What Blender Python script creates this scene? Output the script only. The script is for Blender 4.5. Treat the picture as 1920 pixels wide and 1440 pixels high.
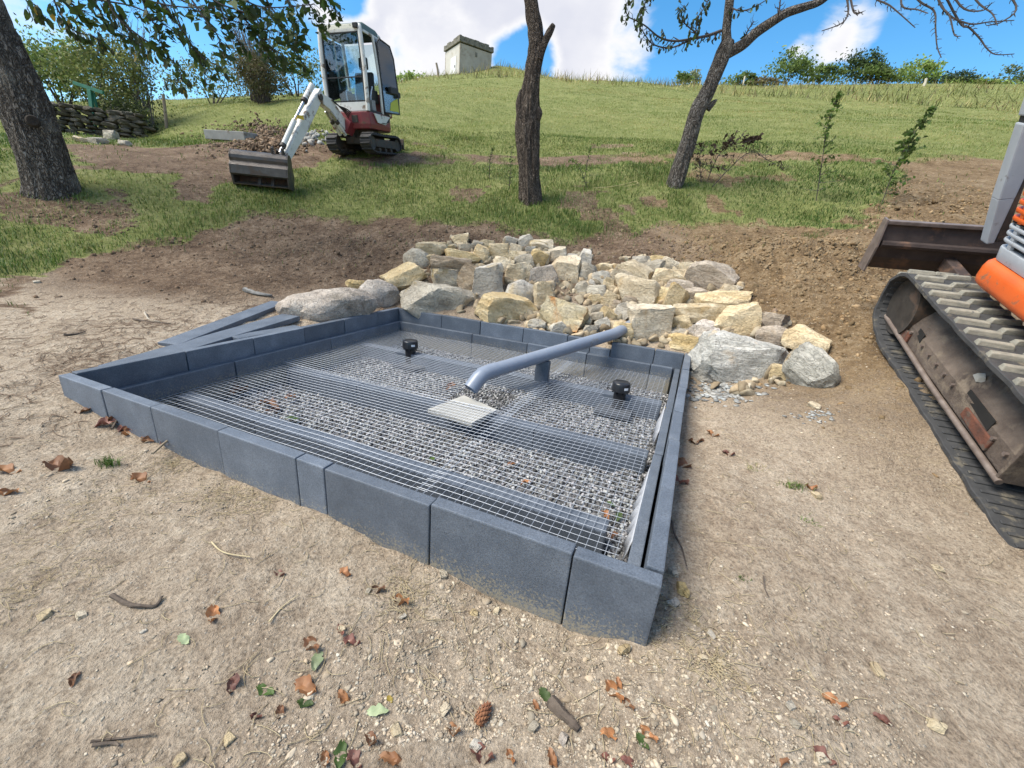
import bpy, bmesh, math, random
import numpy as np
from mathutils import Vector, Matrix, Euler

for o in list(bpy.data.objects):
    bpy.data.objects.remove(o, do_unlink=True)
scene = bpy.context.scene
col = scene.collection
R = math.radians

# ------------------------------------------------------------------ camera
CAM_H = 1.25
PITCH, ROLL, FPX = R(20.0), R(5.0), 785.0          # focal length in pixels of a 1920 px wide picture
cam = bpy.data.objects.new('camera', bpy.data.cameras.new('camera'))
col.objects.link(cam)
cam.data.sensor_fit = 'HORIZONTAL'
cam.data.sensor_width = 36.0
cam.data.lens = 36.0 * FPX / 1920.0
cam.data.clip_start = 0.05
cam.data.clip_end = 3000
_F = Vector((0, math.cos(PITCH), -math.sin(PITCH)))
_U0 = Vector((0, math.sin(PITCH), math.cos(PITCH)))
_R = Vector((1, 0, 0)) * math.cos(ROLL) + _U0 * math.sin(ROLL)
_U = -Vector((1, 0, 0)) * math.sin(ROLL) + _U0 * math.cos(ROLL)
cam.matrix_world = Matrix(((_R.x, _U.x, -_F.x, 0), (_R.y, _U.y, -_F.y, 0), (_R.z, _U.z, -_F.z, CAM_H), (0, 0, 0, 1)))
scene.camera = cam

# ------------------------------------------------------------------ world, sun, exposure
SUN_EL, SUN_AZ = R(55), R(-105)                      # azimuth from +Y, clockwise: veiled sun, high on the left
world = bpy.data.worlds.new('World')
scene.world = world
world.use_nodes = True
nt = world.node_tree
nt.nodes.clear()
N = nt.nodes.new
L = nt.links.new
w_out = N('ShaderNodeOutputWorld')
w_bg = N('ShaderNodeBackground')
w_bg.inputs['Strength'].default_value = 0.10
sky = N('ShaderNodeTexSky')
sky.sky_type = 'NISHITA'
sky.sun_disc = False
sky.sun_elevation = SUN_EL
sky.sun_rotation = SUN_AZ
sky.altitude = 400
sky.air_density = 1.0
sky.dust_density = 0.15
sky.ozone_density = 1.6
hsv = N('ShaderNodeHueSaturation')
hsv.inputs['Saturation'].default_value = 1.34
hsv.inputs['Value'].default_value = 0.92
hsv.inputs['Hue'].default_value = 0.492
L(sky.outputs[0], hsv.inputs['Color'])
tc = N('ShaderNodeTexCoord')
# cumulus: warped noise over the direction, thicker where the clouds of the photograph stand
mp = N('ShaderNodeMapping')
mp.inputs['Scale'].default_value = (1, 1, 1.6)
L(tc.outputs['Generated'], mp.inputs['Vector'])
n1 = N('ShaderNodeTexNoise')
n1.inputs['Scale'].default_value = 5.0
n1.inputs['Detail'].default_value = 7
n1.inputs['Roughness'].default_value = 0.56
n1.inputs['Distortion'].default_value = 0.25
L(mp.outputs[0], n1.inputs['Vector'])


def wmath(op, a, b=None, c=None, clamp=False):
    n = N('ShaderNodeMath')
    n.operation = op
    n.use_clamp = clamp
    for i, v in enumerate((a, b, c)):
        if v is None:
            continue
        if isinstance(v, (int, float)):
            n.inputs[i].default_value = v
        else:
            L(v, n.inputs[i])
    return n.outputs[0]


def pix_dir(px, py):
    d = _F + _R * ((px - 960) / FPX) - _U * ((py - 720) / FPX)
    return d.normalized()


CLOUDS = [  # direction given as picture position, angular radius (rad)
    (690, 20, .13), (800, 60, .13), (930, 0, .15), (1085, 45, .15), (1185, 75, .08), (1020, -120, .22),
    (1575, 85, .075), (1635, 70, .060), (1495, 92, .040),
    (10, 0, .15), (140, 72, .05), (95, 140, .035), (1900, 40, .09), (1700, 30, .045),
]
HOLES = [(650, 0, .035), (985, 108, .05), (1370, 70, .16), (1790, 110, .14), (340, 100, .20), (560, 140, .08), (1450, 20, .05), (1560, 150, .03)]


def lobes(lst):
    out = None
    for (px, py, rad) in lst:
        d = pix_dir(px, py)
        vl = N('ShaderNodeVectorMath'); vl.operation = 'DISTANCE'
        L(tc.outputs['Generated'], vl.inputs[0]); vl.inputs[1].default_value = d
        q = wmath('MULTIPLY_ADD', vl.outputs['Value'], -1.0 / (rad * 1.6), 1.0, clamp=True)
        out = q if out is None else wmath('MAXIMUM', out, q)
    return out


acc = wmath('MULTIPLY_ADD', n1.outputs['Fac'], 2.6, -1.3 + .14)
acc = wmath('MULTIPLY_ADD', lobes(CLOUDS), 1.0, acc)
acc = wmath('MULTIPLY_ADD', lobes(HOLES), -1.7, acc)
mr = N('ShaderNodeMapRange')
mr.interpolation_type = 'SMOOTHSTEP'
mr.inputs['From Min'].default_value = 0.02
mr.inputs['From Max'].default_value = 0.55
L(acc, mr.inputs['Value'])
# cloud body: bright rims, faintly grey-lilac thick middles
mr2 = N('ShaderNodeMapRange')
mr2.interpolation_type = 'SMOOTHSTEP'
mr2.inputs['From Min'].default_value = 0.30
mr2.inputs['From Max'].default_value = 0.95
L(acc, mr2.inputs['Value'])
n2 = N('ShaderNodeTexNoise')
n2.inputs['Scale'].default_value = 7
n2.inputs['Detail'].default_value = 6
L(mp.outputs[0], n2.inputs['Vector'])
thick = wmath('MULTIPLY', mr2.outputs[0], wmath('MULTIPLY_ADD', n2.outputs['Fac'], 2.0, -0.3, clamp=True), clamp=True)
cm = N('ShaderNodeMix'); cm.data_type = 'RGBA'
cm.inputs['A'].default_value = (4.1, 4.07, 4.12, 1)
cm.inputs['B'].default_value = (3.05, 3.12, 3.5, 1)
L(thick, cm.inputs['Factor'])
mx = N('ShaderNodeMix'); mx.data_type = 'RGBA'
L(mr.outputs[0], mx.inputs['Factor'])
L(hsv.outputs[0], mx.inputs['A'])
L(cm.outputs['Result'], mx.inputs['B'])
L(mx.outputs['Result'], w_bg.inputs['Color'])
L(w_bg.outputs[0], w_out.inputs['Surface'])

sun_d = bpy.data.lights.new('sun', 'SUN')
sun_d.energy = 2.6
sun_d.angle = R(34)
sun_d.color = (1.0, 0.925, 0.80)
sun = bpy.data.objects.new('sun', sun_d)
col.objects.link(sun)
_sd = Vector((math.sin(SUN_AZ) * math.cos(SUN_EL), math.cos(SUN_AZ) * math.cos(SUN_EL), math.sin(SUN_EL)))
sun.rotation_euler = _sd.to_track_quat('Z', 'Y').to_euler()
sun.location = (-20, -10, 30)

scene.view_settings.view_transform = 'Standard'
scene.view_settings.look = 'None'
scene.view_settings.gamma = 1.0
scene.view_settings.use_curve_mapping = False
scene.view_settings.exposure = 1.35

# ------------------------------------------------------------------ helpers


def tag(o, label=None, cat=None, group=None, kind=None):
    if label: o['label'] = label
    if cat: o['category'] = cat
    if group: o['group'] = group
    if kind: o['kind'] = kind
    return o


def empty(name, loc=(0, 0, 0), mat=None):
    o = bpy.data.objects.new(name, None)
    o.empty_display_size = 0.1
    col.objects.link(o)
    if mat is not None:
        o.matrix_world = mat
    else:
        o.location = loc
    return o


def link(name, me, parent=None, loc=None, rot=None, scale=None):
    o = bpy.data.objects.new(name, me)
    col.objects.link(o)
    if parent: o.parent = parent
    if loc is not None: o.location = loc
    if rot is not None: o.rotation_euler = rot
    if scale is not None: o.scale = scale
    return o


class MB:
    """collects shapes; build() links them as one mesh object"""
    def __init__(s):
        s.v = []; s.f = []; s.mi = []

    def add(s, vs, fs, mi=0):
        o = len(s.v)
        s.v.extend([tuple(v) for v in vs])
        s.f.extend([tuple(i + o for i in f) for f in fs])
        s.mi.extend([mi] * len(fs))
        return s

    def box(s, c, size, M=None, mi=0):
        hx, hy, hz = size[0] / 2, size[1] / 2, size[2] / 2
        vs = [Vector((sx * hx, sy * hy, sz * hz)) for sx in (-1, 1) for sy in (-1, 1) for sz in (-1, 1)]
        if M is not None: vs = [M @ v for v in vs]
        vs = [v + Vector(c) for v in vs]
        return s.add(vs, [(0, 1, 3, 2), (4, 6, 7, 5), (0, 4, 5, 1), (2, 3, 7, 6), (0, 2, 6, 4), (1, 5, 7, 3)], mi)

    def hexa(s, p, mi=0):
        """8 points: bottom loop then top loop, counter-clockwise from above"""
        return s.add(p, [(3, 2, 1, 0), (4, 5, 6, 7), (0, 1, 5, 4), (1, 2, 6, 5), (2, 3, 7, 6), (3, 0, 4, 7)], mi)

    def prism(s, poly, a, b, f, mi=0):
        """poly of 2-D points swept from a to b; f(u, v, w) -> point"""
        n = len(poly)
        vs = [f(u, v, a) for u, v in poly] + [f(u, v, b) for u, v in poly]
        fs = [tuple(range(n)), tuple(range(2 * n - 1, n - 1, -1))]
        fs += [(i, i + n, (i + 1) % n + n, (i + 1) % n) for i in range(n)]
        return s.add(vs, fs, mi)

    def tube(s, pts, rad, n=8, cap=True, mi=0, wob=None):
        pts = [Vector(p) for p in pts]
        if not hasattr(rad, '__len__'): rad = [rad] * len(pts)
        vs = []; ref = None
        for i, p in enumerate(pts):
            t = (pts[min(i + 1, len(pts) - 1)] - pts[max(i - 1, 0)])
            if t.length < 1e-9: t = Vector((0, 0, 1))
            t.normalize()
            if ref is None:
                ref = Vector((0, 0, 1)) if abs(t.z) < .9 else Vector((1, 0, 0))
            x = (ref - t * ref.dot(t))
            if x.length < 1e-6: x = t.orthogonal()
            x.normalize(); ref = x
            y = t.cross(x)
            for k in range(n):
                a = 2 * math.pi * k / n
                r = rad[i] * (wob(i, k) if wob else 1)
                vs.append(p + (x * math.cos(a) + y * math.sin(a)) * r)
        fs = []
        for i in range(len(pts) - 1):
            for k in range(n):
                a, b = i * n + k, i * n + (k + 1) % n
                fs.append((a, b, b + n, a + n))
        if cap:
            fs.append(tuple(range(n - 1, -1, -1)))
            fs.append(tuple(range((len(pts) - 1) * n, len(pts) * n)))
        return s.add(vs, fs, mi)

    def lathe(s, prof, n=24, c=(0, 0, 0), mi=0):
        vs = []; fs = []
        for r, z in prof:
            for k in range(n):
                a = 2 * math.pi * k / n
                vs.append((c[0] + r * math.cos(a), c[1] + r * math.sin(a), c[2] + z))
        for i in range(len(prof) - 1):
            for k in range(n):
                a, b = i * n + k, i * n + (k + 1) % n
                fs.append((a, b, b + n, a + n))
        return s.add(vs, fs, mi)

    def mesh(s, name, mats, smooth=False, bevel=0, seg=2, angle=30):
        me = bpy.data.meshes.new(name)
        me.from_pydata(s.v, [], s.f)
        if not isinstance(mats, (list, tuple)): mats = [mats]
        for m in mats: me.materials.append(m)
        if any(s.mi): me.polygons.foreach_set('material_index', s.mi)
        bm = bmesh.new(); bm.from_mesh(me)
        bmesh.ops.recalc_face_normals(bm, faces=bm.faces)
        if bevel:
            ed = [e for e in bm.edges if len(e.link_faces) == 2 and e.calc_face_angle(0) > R(angle)]
            if ed:
                bmesh.ops.bevel(bm, geom=ed, offset=bevel, segments=seg, affect='EDGES', profile=0.6, clamp_overlap=True)
        bm.to_mesh(me); bm.free()
        if smooth:
            me.polygons.foreach_set('use_smooth', [True] * len(me.polygons))
            try: me.set_sharp_from_angle(angle=R(40))
            except Exception: pass
        me.update()
        return me

    def build(s, name, mats, parent=None, smooth=False, bevel=0, seg=2, angle=30, loc=None):
        return link(name, s.mesh(name, mats, smooth, bevel, seg, angle), parent, loc)


def np_mesh(name, verts, quads=None, tris=None, mats=None, smooth=False, colattr=None, mi=None):
    """fast mesh from numpy arrays"""
    me = bpy.data.meshes.new(name)
    nv = len(verts)
    me.vertices.add(nv)
    me.vertices.foreach_set('co', np.asarray(verts, np.float32).ravel())
    parts = []; sizes = []
    if quads is not None and len(quads): parts.append(np.asarray(quads, np.int32).ravel()); sizes += [np.full(len(quads), 4, np.int32)]
    if tris is not None and len(tris): parts.append(np.asarray(tris, np.int32).ravel()); sizes += [np.full(len(tris), 3, np.int32)]
    li = np.concatenate(parts); sz = np.concatenate(sizes)
    me.loops.add(len(li)); me.loops.foreach_set('vertex_index', li)
    me.polygons.add(len(sz))
    st = np.concatenate(([0], np.cumsum(sz)[:-1])).astype(np.int32)
    me.polygons.foreach_set('loop_start', st)
    try: me.polygons.foreach_set('loop_total', sz)
    except Exception: pass
    for m in (mats or []): me.materials.append(m)
    if mi is not None: me.polygons.foreach_set('material_index', np.asarray(mi, np.int32))
    if smooth: me.polygons.foreach_set('use_smooth', np.ones(len(sz), bool))
    if colattr is not None:
        at = me.color_attributes.new('Col', 'FLOAT_COLOR', 'POINT')
        at.data.foreach_set('color', np.asarray(colattr, np.float32).ravel())
    me.update(calc_edges=True)
    me.validate()
    return me


# ---- value noise in numpy
def _hash(ix, iy, seed):
    h = (ix.astype(np.int64) * 374761393 + iy.astype(np.int64) * 668265263 + seed * 1442695041) & 0xFFFFFFFF
    h = ((h ^ (h >> 13)) * 1274126177) & 0xFFFFFFFF
    h = h ^ (h >> 16)
    return (h & 0xFFFFFF) / float(0xFFFFFF)


def vnoise(x, y, seed=0):
    x = np.asarray(x, float); y = np.asarray(y, float)
    ix = np.floor(x); iy = np.floor(y)
    fx = x - ix; fy = y - iy
    fx = fx * fx * (3 - 2 * fx); fy = fy * fy * (3 - 2 * fy)
    a = _hash(ix, iy, seed); b = _hash(ix + 1, iy, seed); c = _hash(ix, iy + 1, seed); d = _hash(ix + 1, iy + 1, seed)
    return (a + (b - a) * fx) * (1 - fy) + (c + (d - c) * fx) * fy - 0.5


def fbm(x, y, scale, octv=4, seed=0, gain=.5):
    s = 0; amp = 1.0; fr = 1.0 / scale
    for i in range(octv):
        s = s + amp * vnoise(x * fr + i * 17.3, y * fr - i * 9.1, seed + i)
        amp *= gain; fr *= 2.03
    return s


# ------------------------------------------------------------------ materials
def new_mat(name):
    m = bpy.data.materials.new(name)
    m.use_nodes = True
    t = m.node_tree
    b = t.nodes['Principled BSDF']
    return m, t, b


def ramp(t, fac, stops):
    r = t.nodes.new('ShaderNodeValToRGB')
    el = r.color_ramp.elements
    while len(el) > 1: el.remove(el[-1])
    el[0].position = stops[0][0]; el[0].color = (*stops[0][1], 1)
    for p, c in stops[1:]:
        e = el.new(p); e.color = (*c, 1)
    t.links.new(fac, r.inputs[0])
    return r.outputs[0]


def tnoise(t, vec, scale, detail=6, rough=.55, dist=0.0):
    n = t.nodes.new('ShaderNodeTexNoise')
    n.inputs['Scale'].default_value = scale
    n.inputs['Detail'].default_value = detail
    n.inputs['Roughness'].default_value = rough
    n.inputs['Distortion'].default_value = dist
    t.links.new(vec, n.inputs['Vector'])
    return n.outputs['Fac']


def tmix(t, fac, a, b, mode='MIX'):
    n = t.nodes.new('ShaderNodeMix'); n.data_type = 'RGBA'; n.blend_type = mode
    for sock, v in (('Factor', fac), ('A', a), ('B', b)):
        if isinstance(v, (int, float)): n.inputs[sock].default_value = v
        elif isinstance(v, tuple): n.inputs[sock].default_value = (*v, 1)
        else: t.links.new(v, n.inputs[sock])
    return n.outputs['Result']


def tmath(t, op, a, b=0.0, clamp=False):
    n = t.nodes.new('ShaderNodeMath'); n.operation = op; n.use_clamp = clamp
    for i, v in enumerate((a, b)):
        if isinstance(v, (int, float)): n.inputs[i].default_value = v
        else: t.links.new(v, n.inputs[i])
    return n.outputs[0]


def tbump(t, b, h, strength, dist=.01):
    n = t.nodes.new('ShaderNodeBump')
    n.inputs['Strength'].default_value = strength
    n.inputs['Distance'].default_value = dist
    t.links.new(h, n.inputs['Height'])
    t.links.new(n.outputs[0], b.inputs['Normal'])
    return n


def coords(t, kind='Object', scale=None, offset_random=False):
    c = t.nodes.new('ShaderNodeTexCoord')
    out = c.outputs[kind]
    if scale is not None:
        m = t.nodes.new('ShaderNodeMapping'); m.inputs['Scale'].default_value = scale
        t.links.new(out, m.inputs['Vector']); out = m.outputs[0]
    if offset_random:
        oi = t.nodes.new('ShaderNodeObjectInfo')
        mu = t.nodes.new('ShaderNodeVectorMath'); mu.operation = 'SCALE'
        mu.inputs[0].default_value = (37, 53, 71)
        t.links.new(oi.outputs['Random'], mu.inputs['Scale'])
        ad = t.nodes.new('ShaderNodeVectorMath'); ad.operation = 'ADD'
        t.links.new(out, ad.inputs[0]); t.links.new(mu.outputs[0], ad.inputs[1])
        out = ad.outputs[0]
    return out


def simple(name, c1, c2, scale=8, rough=.6, bump=.2, bscale=None, bdist=.01, metal=0.0, dirt=None, dirt_amt=.5, dirt_scale=5, vscale=None, spec=.5, rnd=0.0):
    """two-tone noise surface, optional dirt or rust patches"""
    m, t, b = new_mat(name)
    v = coords(t, 'Object', vscale, True)
    n = tnoise(t, v, scale, 7, .6)
    c = ramp(t, n, [(.3, c1), (.7, c2)])
    rg = None
    if dirt:
        d = tnoise(t, v, dirt_scale, 9, .68, .3)
        dm = ramp(t, d, [(.62 - dirt_amt * .25, (0, 0, 0)), (.70 - dirt_amt * .2, (1, 1, 1))])
        c = tmix(t, dm, c, dirt)
        rg = dm
    if rnd:
        oi = t.nodes.new('ShaderNodeObjectInfo')
        f = tmath(t, 'MULTIPLY_ADD', oi.outputs['Random'], 2 * rnd)
        f.node.inputs[2].default_value = 1 - rnd
        hs = t.nodes.new('ShaderNodeHueSaturation')
        t.links.new(c, hs.inputs['Color']); t.links.new(f, hs.inputs['Value'])
        c = hs.outputs[0]
    t.links.new(c, b.inputs['Base Color'])
    b.inputs['Roughness'].default_value = rough
    b.inputs['Metallic'].default_value = metal
    b.inputs['Specular IOR Level'].default_value = spec
    if rg is not None:
        rr = tmath(t, 'MULTIPLY_ADD', rg, .9 - rough); rr.node.inputs[2].default_value = rough
        t.links.new(rr, b.inputs['Roughness'])
        if metal:
            mm = tmath(t, 'MULTIPLY_ADD', rg, -metal); mm.node.inputs[2].default_value = metal
            t.links.new(mm, b.inputs['Metallic'])
    if bump:
        h = tnoise(t, v, bscale or scale * 5, 8, .65)
        tbump(t, b, h, bump, bdist)
    return m


def glass_mat(name, tint, gloss=.12, rough=.02):
    m = bpy.data.materials.new(name); m.use_nodes = True
    t = m.node_tree; t.nodes.clear()
    o = t.nodes.new('ShaderNodeOutputMaterial')
    tr = t.nodes.new('ShaderNodeBsdfTransparent'); tr.inputs[0].default_value = (*tint, 1)
    gl = t.nodes.new('ShaderNodeBsdfGlossy'); gl.inputs['Roughness'].default_value = rough
    gl.inputs['Color'].default_value = (.9, .95, 1, 1)
    fr = t.nodes.new('ShaderNodeFresnel'); fr.inputs[0].default_value = 1.5
    ad = t.nodes.new('ShaderNodeMath'); ad.operation = 'ADD'; ad.inputs[1].default_value = gloss; ad.use_clamp = True
    t.links.new(fr.outputs[0], ad.inputs[0])
    mx = t.nodes.new('ShaderNodeMixShader')
    t.links.new(ad.outputs[0], mx.inputs[0]); t.links.new(tr.outputs[0], mx.inputs[1]); t.links.new(gl.outputs[0], mx.inputs[2])
    t.links.new(mx.outputs[0], o.inputs[0])
    return m
# ------------------------------------------------------------------ terrain: a levelled pad cut into a hillside
CTRL = np.array([
    # in front of and beside the basin
    (.60, .98, .02), (.283, 1.10, -.07), (-.25, 1.28, -.055), (-.75, 1.44, .0), (-1.37, 1.68, .015), (-1.84, 1.87, .04), (-2.68, 2.2, .10),
    (0, .35, -.10), (-1.1, .57, -.05), (1.5, .75, -.02), (0, -2, -.35), (-4, -1, -.2), (4, -1, -.15), (0, -8, -1.6), (-12, -8, -1.4), (12, -8, -1.0),
    (2.2, 1.42, .05), (2.445, 1.915, .14), (2.63, 2.50, .33), (2.85, 3.13, .56), (3.4, 1.4, .15), (4.2, 2.6, .45),
    (1.1, 2.0, .04), (1.45, 2.9, .10), (1.80, 3.85, .19), (1.9, 3.3, .19), (2.25, 2.95, .29),
    (-3.5, 2.4, .16), (-2.5, 3.4, .20), (-2.0, 4.6, .24), (-1.62, 5.3, .27), (0.1, 4.72, .24),
    (-3.4, 4.1, .30), (-5.58, 4.45, .33), (-5.39, 5.04, .48), (-4.72, 5.88, .73), (-2.03, 5.5, .50),
    # pile and cut bank
    (-1.3, 5.85, .82), (-.64, 6.34, 1.03), (.2, 6.34, 1.03), (1.21, 5.86, .92), (2.22, 5.09, .84), (2.43, 4.04, .58), (2.55, 3.68, .48),
    (3.15, 5.63, 1.20), (3.33, 4.5, .98), (3.1, 3.9, .80), (4.54, 6.27, 1.50), (.93, 6.68, 1.16), (2.72, 7.33, 1.50), (4.31, 7.16, 1.61), (-2.16, 7.35, 1.25), (-4.08, 6.99, 1.14),
    (5.62, 6.81, 1.80), (6.7, 7.22, 2.04), (5.2, 4.2, 1.05), (7.5, 4, 1.2), (-2.2, 6.3, .80),
    # grass terrace
    (-4.55, 7.87, 1.52), (.03, 8.18, 1.78), (2.76, 8.91, 2.33), (-3.75, 10.71, 2.60), (-6.87, 6.4, 1.28), (-9.95, 8.83, 2.10), (-8, 5, .75), (-10, 2, .3),
    (.04, 11.46, 2.88), (5.21, 11.66, 3.43), (8.08, 11.03, 3.48), (-7.11, 11.19, 2.73), (-11.42, 13.34, 2.80), (-10.98, 14.07, 3.30), (-12.48, 12.39, 2.7), (-9.35, 16.12, 4.5), (-6.8, 13.2, 3.5),
    # meadow and crest
    (-.05, 17.31, 4.92), (9.46, 17.59, 5.70), (15.07, 16.55, 5.75), (20, 8, 3.2), (-9.13, 35.37, 10.70), (1.74, 40.45, 12.95), (13.29, 43.04, 14.22), (28.49, 45.9, 16.2), (42.99, 46.22, 17.1),
    (-13.62, 27.81, 7.5), (-6.31, 39.16, 12.3), (-22, 24, 5.6), (-24, 14, 2.8), (0, 28, 8.85), (14, 30, 9.9), (30, 30, 11.0), (-35, 35, 6.5),
    # beyond the crest the hill flattens
    (-9, 50, 12.3), (2, 56, 14.6), (15, 60, 16.2), (32, 64, 18.2), (55, 60, 18.6), (-30, 50, 9.0),
], float)


def _tps(d2):
    return np.where(d2 > 1e-12, 0.5 * d2 * np.log(np.maximum(d2, 1e-12)), 0.0)


def _fit():
    P = CTRL[:, :2]; n = len(P)
    d2 = ((P[:, None] - P[None]) ** 2).sum(-1)
    K = _tps(d2) + np.eye(n) * 2e-3
    A = np.zeros((n + 3, n + 3)); A[:n, :n] = K
    Q = np.c_[np.ones(n), P]; A[:n, n:] = Q; A[n:, :n] = Q.T
    return np.linalg.solve(A, np.r_[CTRL[:, 2], 0, 0, 0])


_W = _fit()


def base_z(x, y):
    x = np.atleast_1d(np.asarray(x, float)); y = np.atleast_1d(np.asarray(y, float))
    r = np.hypot(x, y - 18)
    lim = 46.0
    k = np.where(r > lim, lim / np.maximum(r, 1e-6), 1.0)
    xx = x * k; yy = 18 + (y - 18) * k
    z = np.full(x.shape, _W[-3]) + _W[-2] * xx + _W[-1] * yy
    for i in range(len(CTRL)):
        z = z + _W[i] * _tps((xx - CTRL[i, 0]) ** 2 + (yy - CTRL[i, 1]) ** 2)
    z = z - np.maximum(r - lim, 0) * 0.03                     # falls away gently outside the built valley side
    z = z + 1.35 * np.exp(-(((x + 3.3) / 3.4) ** 2 + ((y - 44) / 4.0) ** 2))   # mound against the hut
    return z


# ---- basin corners (top outside of the kerb frame), slightly out of square as laid
FA, FB, FC, FD = (np.array(p) for p in ((-2.646, 2.235), (.525, 1.028), (-1.499, 5.158), (1.749, 4.067)))
FS, FT, FZ = 1.705, 1.605, 0.25


def fr(s, t, z=0.0):
    """frame coordinates (metres along / across the basin) -> world"""
    a = (s / FS + 1) / 2; b = (t / FT + 1) / 2
    p = FA * (1 - a) * (1 - b) + FB * a * (1 - b) + FC * (1 - a) * b + FD * a * b
    return Vector((p[0], p[1], z))


def fr_inv(x, y):
    a = np.full(np.shape(x), .5); b = np.full(np.shape(x), .5)
    for _ in range(8):
        px = FA[0] * (1 - a) * (1 - b) + FB[0] * a * (1 - b) + FC[0] * (1 - a) * b + FD[0] * a * b
        py = FA[1] * (1 - a) * (1 - b) + FB[1] * a * (1 - b) + FC[1] * (1 - a) * b + FD[1] * a * b
        ax = (FB[0] - FA[0]) * (1 - b) + (FD[0] - FC[0]) * b; ay = (FB[1] - FA[1]) * (1 - b) + (FD[1] - FC[1]) * b
        bx = (FC[0] - FA[0]) * (1 - a) + (FD[0] - FB[0]) * a; by = (FC[1] - FA[1]) * (1 - a) + (FD[1] - FB[1]) * a
        det = ax * by - ay * bx
        ex = x - px; ey = y - py
        a = np.clip(a + (ex * by - ey * bx) / det, -3, 4); b = np.clip(b + (ax * ey - ay * ex) / det, -3, 4)
    return (a * 2 - 1) * FS, (b * 2 - 1) * FT


def ground_z(x, y):
    """terrain with clods"""
    x = np.atleast_1d(np.asarray(x, float)); y = np.atleast_1d(np.asarray(y, float))
    z = base_z(x, y)
    d = np.hypot(x, y)
    z = z + .035 * fbm(x, y, .9, 3, 3) * np.clip(d / 2, .4, 1.5)
    near = np.clip(1.3 - d / 12, 0, 1)
    z = z + near * (.022 * fbm(x, y, .16, 4, 11, .62))
    heap = np.exp(-(((x - 3.6) / 1.3) ** 2 + ((y - 5.7) / 1.25) ** 2)) + .8 * np.exp(-(((x - 6.3) / 1.4) ** 2 + ((y - 7.4) / 1.3) ** 2)) + .6 * np.exp(-(((x + 1.8) / 1.6) ** 2 + ((y - 6.3) / .6) ** 2))
    heap = heap + .8 * np.exp(-(((x + 5.0) / 1.3) ** 2 + ((y - 9.6) / 1.2) ** 2))
    z = z + np.clip(heap, 0, 1) * (.17 * fbm(x, y, .30, 5, 21, .66) + .05)
    z = z + np.clip((d - 9) / 10, 0, 1) * .22 * fbm(x, y, 2.6, 3, 31)
    return z


def gz(x, y):
    return float(ground_z(x, y)[0])


def cast(px, py, surf=ground_z, tmax=90.0, t0=.55):
    """the spot of ground seen at a picture position"""
    d = _F + _R * ((px - 960) / FPX) - _U * ((py - 720) / FPX)
    ts = t0 * np.power(tmax / t0, np.linspace(0, 1, 700))
    X = d.x * ts; Y = d.y * ts; Z = CAM_H + d.z * ts
    g = surf(X, Y)
    below = np.nonzero(Z < g)[0]
    if not len(below): i = len(ts) - 1; return Vector((X[i], Y[i], g[i])), ts[i]
    i = below[0]
    if i == 0: return Vector((X[0], Y[0], g[0])), ts[0]
    h0 = Z[i - 1] - g[i - 1]; h1 = Z[i] - g[i]
    k = h0 / (h0 - h1)
    t = ts[i - 1] + (ts[i] - ts[i - 1]) * k
    return Vector((d.x * t, d.y * t, CAM_H + d.z * t)), t


def pt(px, py, depth):
    d = _F + _R * ((px - 960) / FPX) - _U * ((py - 720) / FPX)
    return Vector((0, 0, CAM_H)) + d * depth


def world_poly(pp):
    return np.array([[*cast(px, py, base_z)[0].xy] for px, py in pp])


def inside(poly, x, y):
    c = np.zeros(np.shape(x), bool)
    n = len(poly)
    for i in range(n):
        x0, y0 = poly[i]; x1, y1 = poly[(i + 1) % n]
        cond = ((y0 > y) != (y1 > y))
        with np.errstate(divide='ignore', invalid='ignore'):
            xi = (x1 - x0) * (y - y0) / (y1 - y0 + 1e-12) + x0
        c ^= cond & (x < xi)
    return c


# turf zone: everything uphill of the excavated edge
_edge = world_poly([(0, 548), (60, 522), (130, 492), (250, 466), (330, 455), (420, 421), (520, 406), (620, 415), (740, 412), (850, 424), (960, 440), (1040, 455), (1130, 455), (1250, 432), (1400, 427), (1500, 432), (1600, 442), (1640, 440), (1655, 410), (1675, 360), (1690, 325), (1665, 303), (1760, 297), (1880, 297), (1919, 300)])
TURF = np.concatenate((np.array([[-320, _edge[0][1] - 1.5]]), np.array([[-9, _edge[0][1] - .4]]), _edge, np.array([[14, 11.2], [320, 12], [320, 400], [-320, 400]])))
BARE = [world_poly(p) for p in (
    [(740, 287), (960, 292), (1200, 289), (1400, 281), (1665, 292), (1665, 305), (1400, 299), (1200, 306), (1000, 312), (860, 306), (750, 312), (620, 300)],
    [(120, 268), (400, 272), (560, 252), (612, 268), (640, 300), (560, 318), (450, 340), (350, 385), (312, 380), (330, 335), (200, 312), (130, 292)],
    [(1160, 378), (1200, 370), (1245, 382), (1240, 397), (1180, 398)],
    [(150, 425), (190, 408), (230, 412), (180, 432), (110, 445)],
    [(60, 600), (0, 560), (0, 520), (60, 515)],
)]
TRACKP = world_poly([(1105, 274), (1190, 270), (1185, 277), (1100, 280)])


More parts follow.
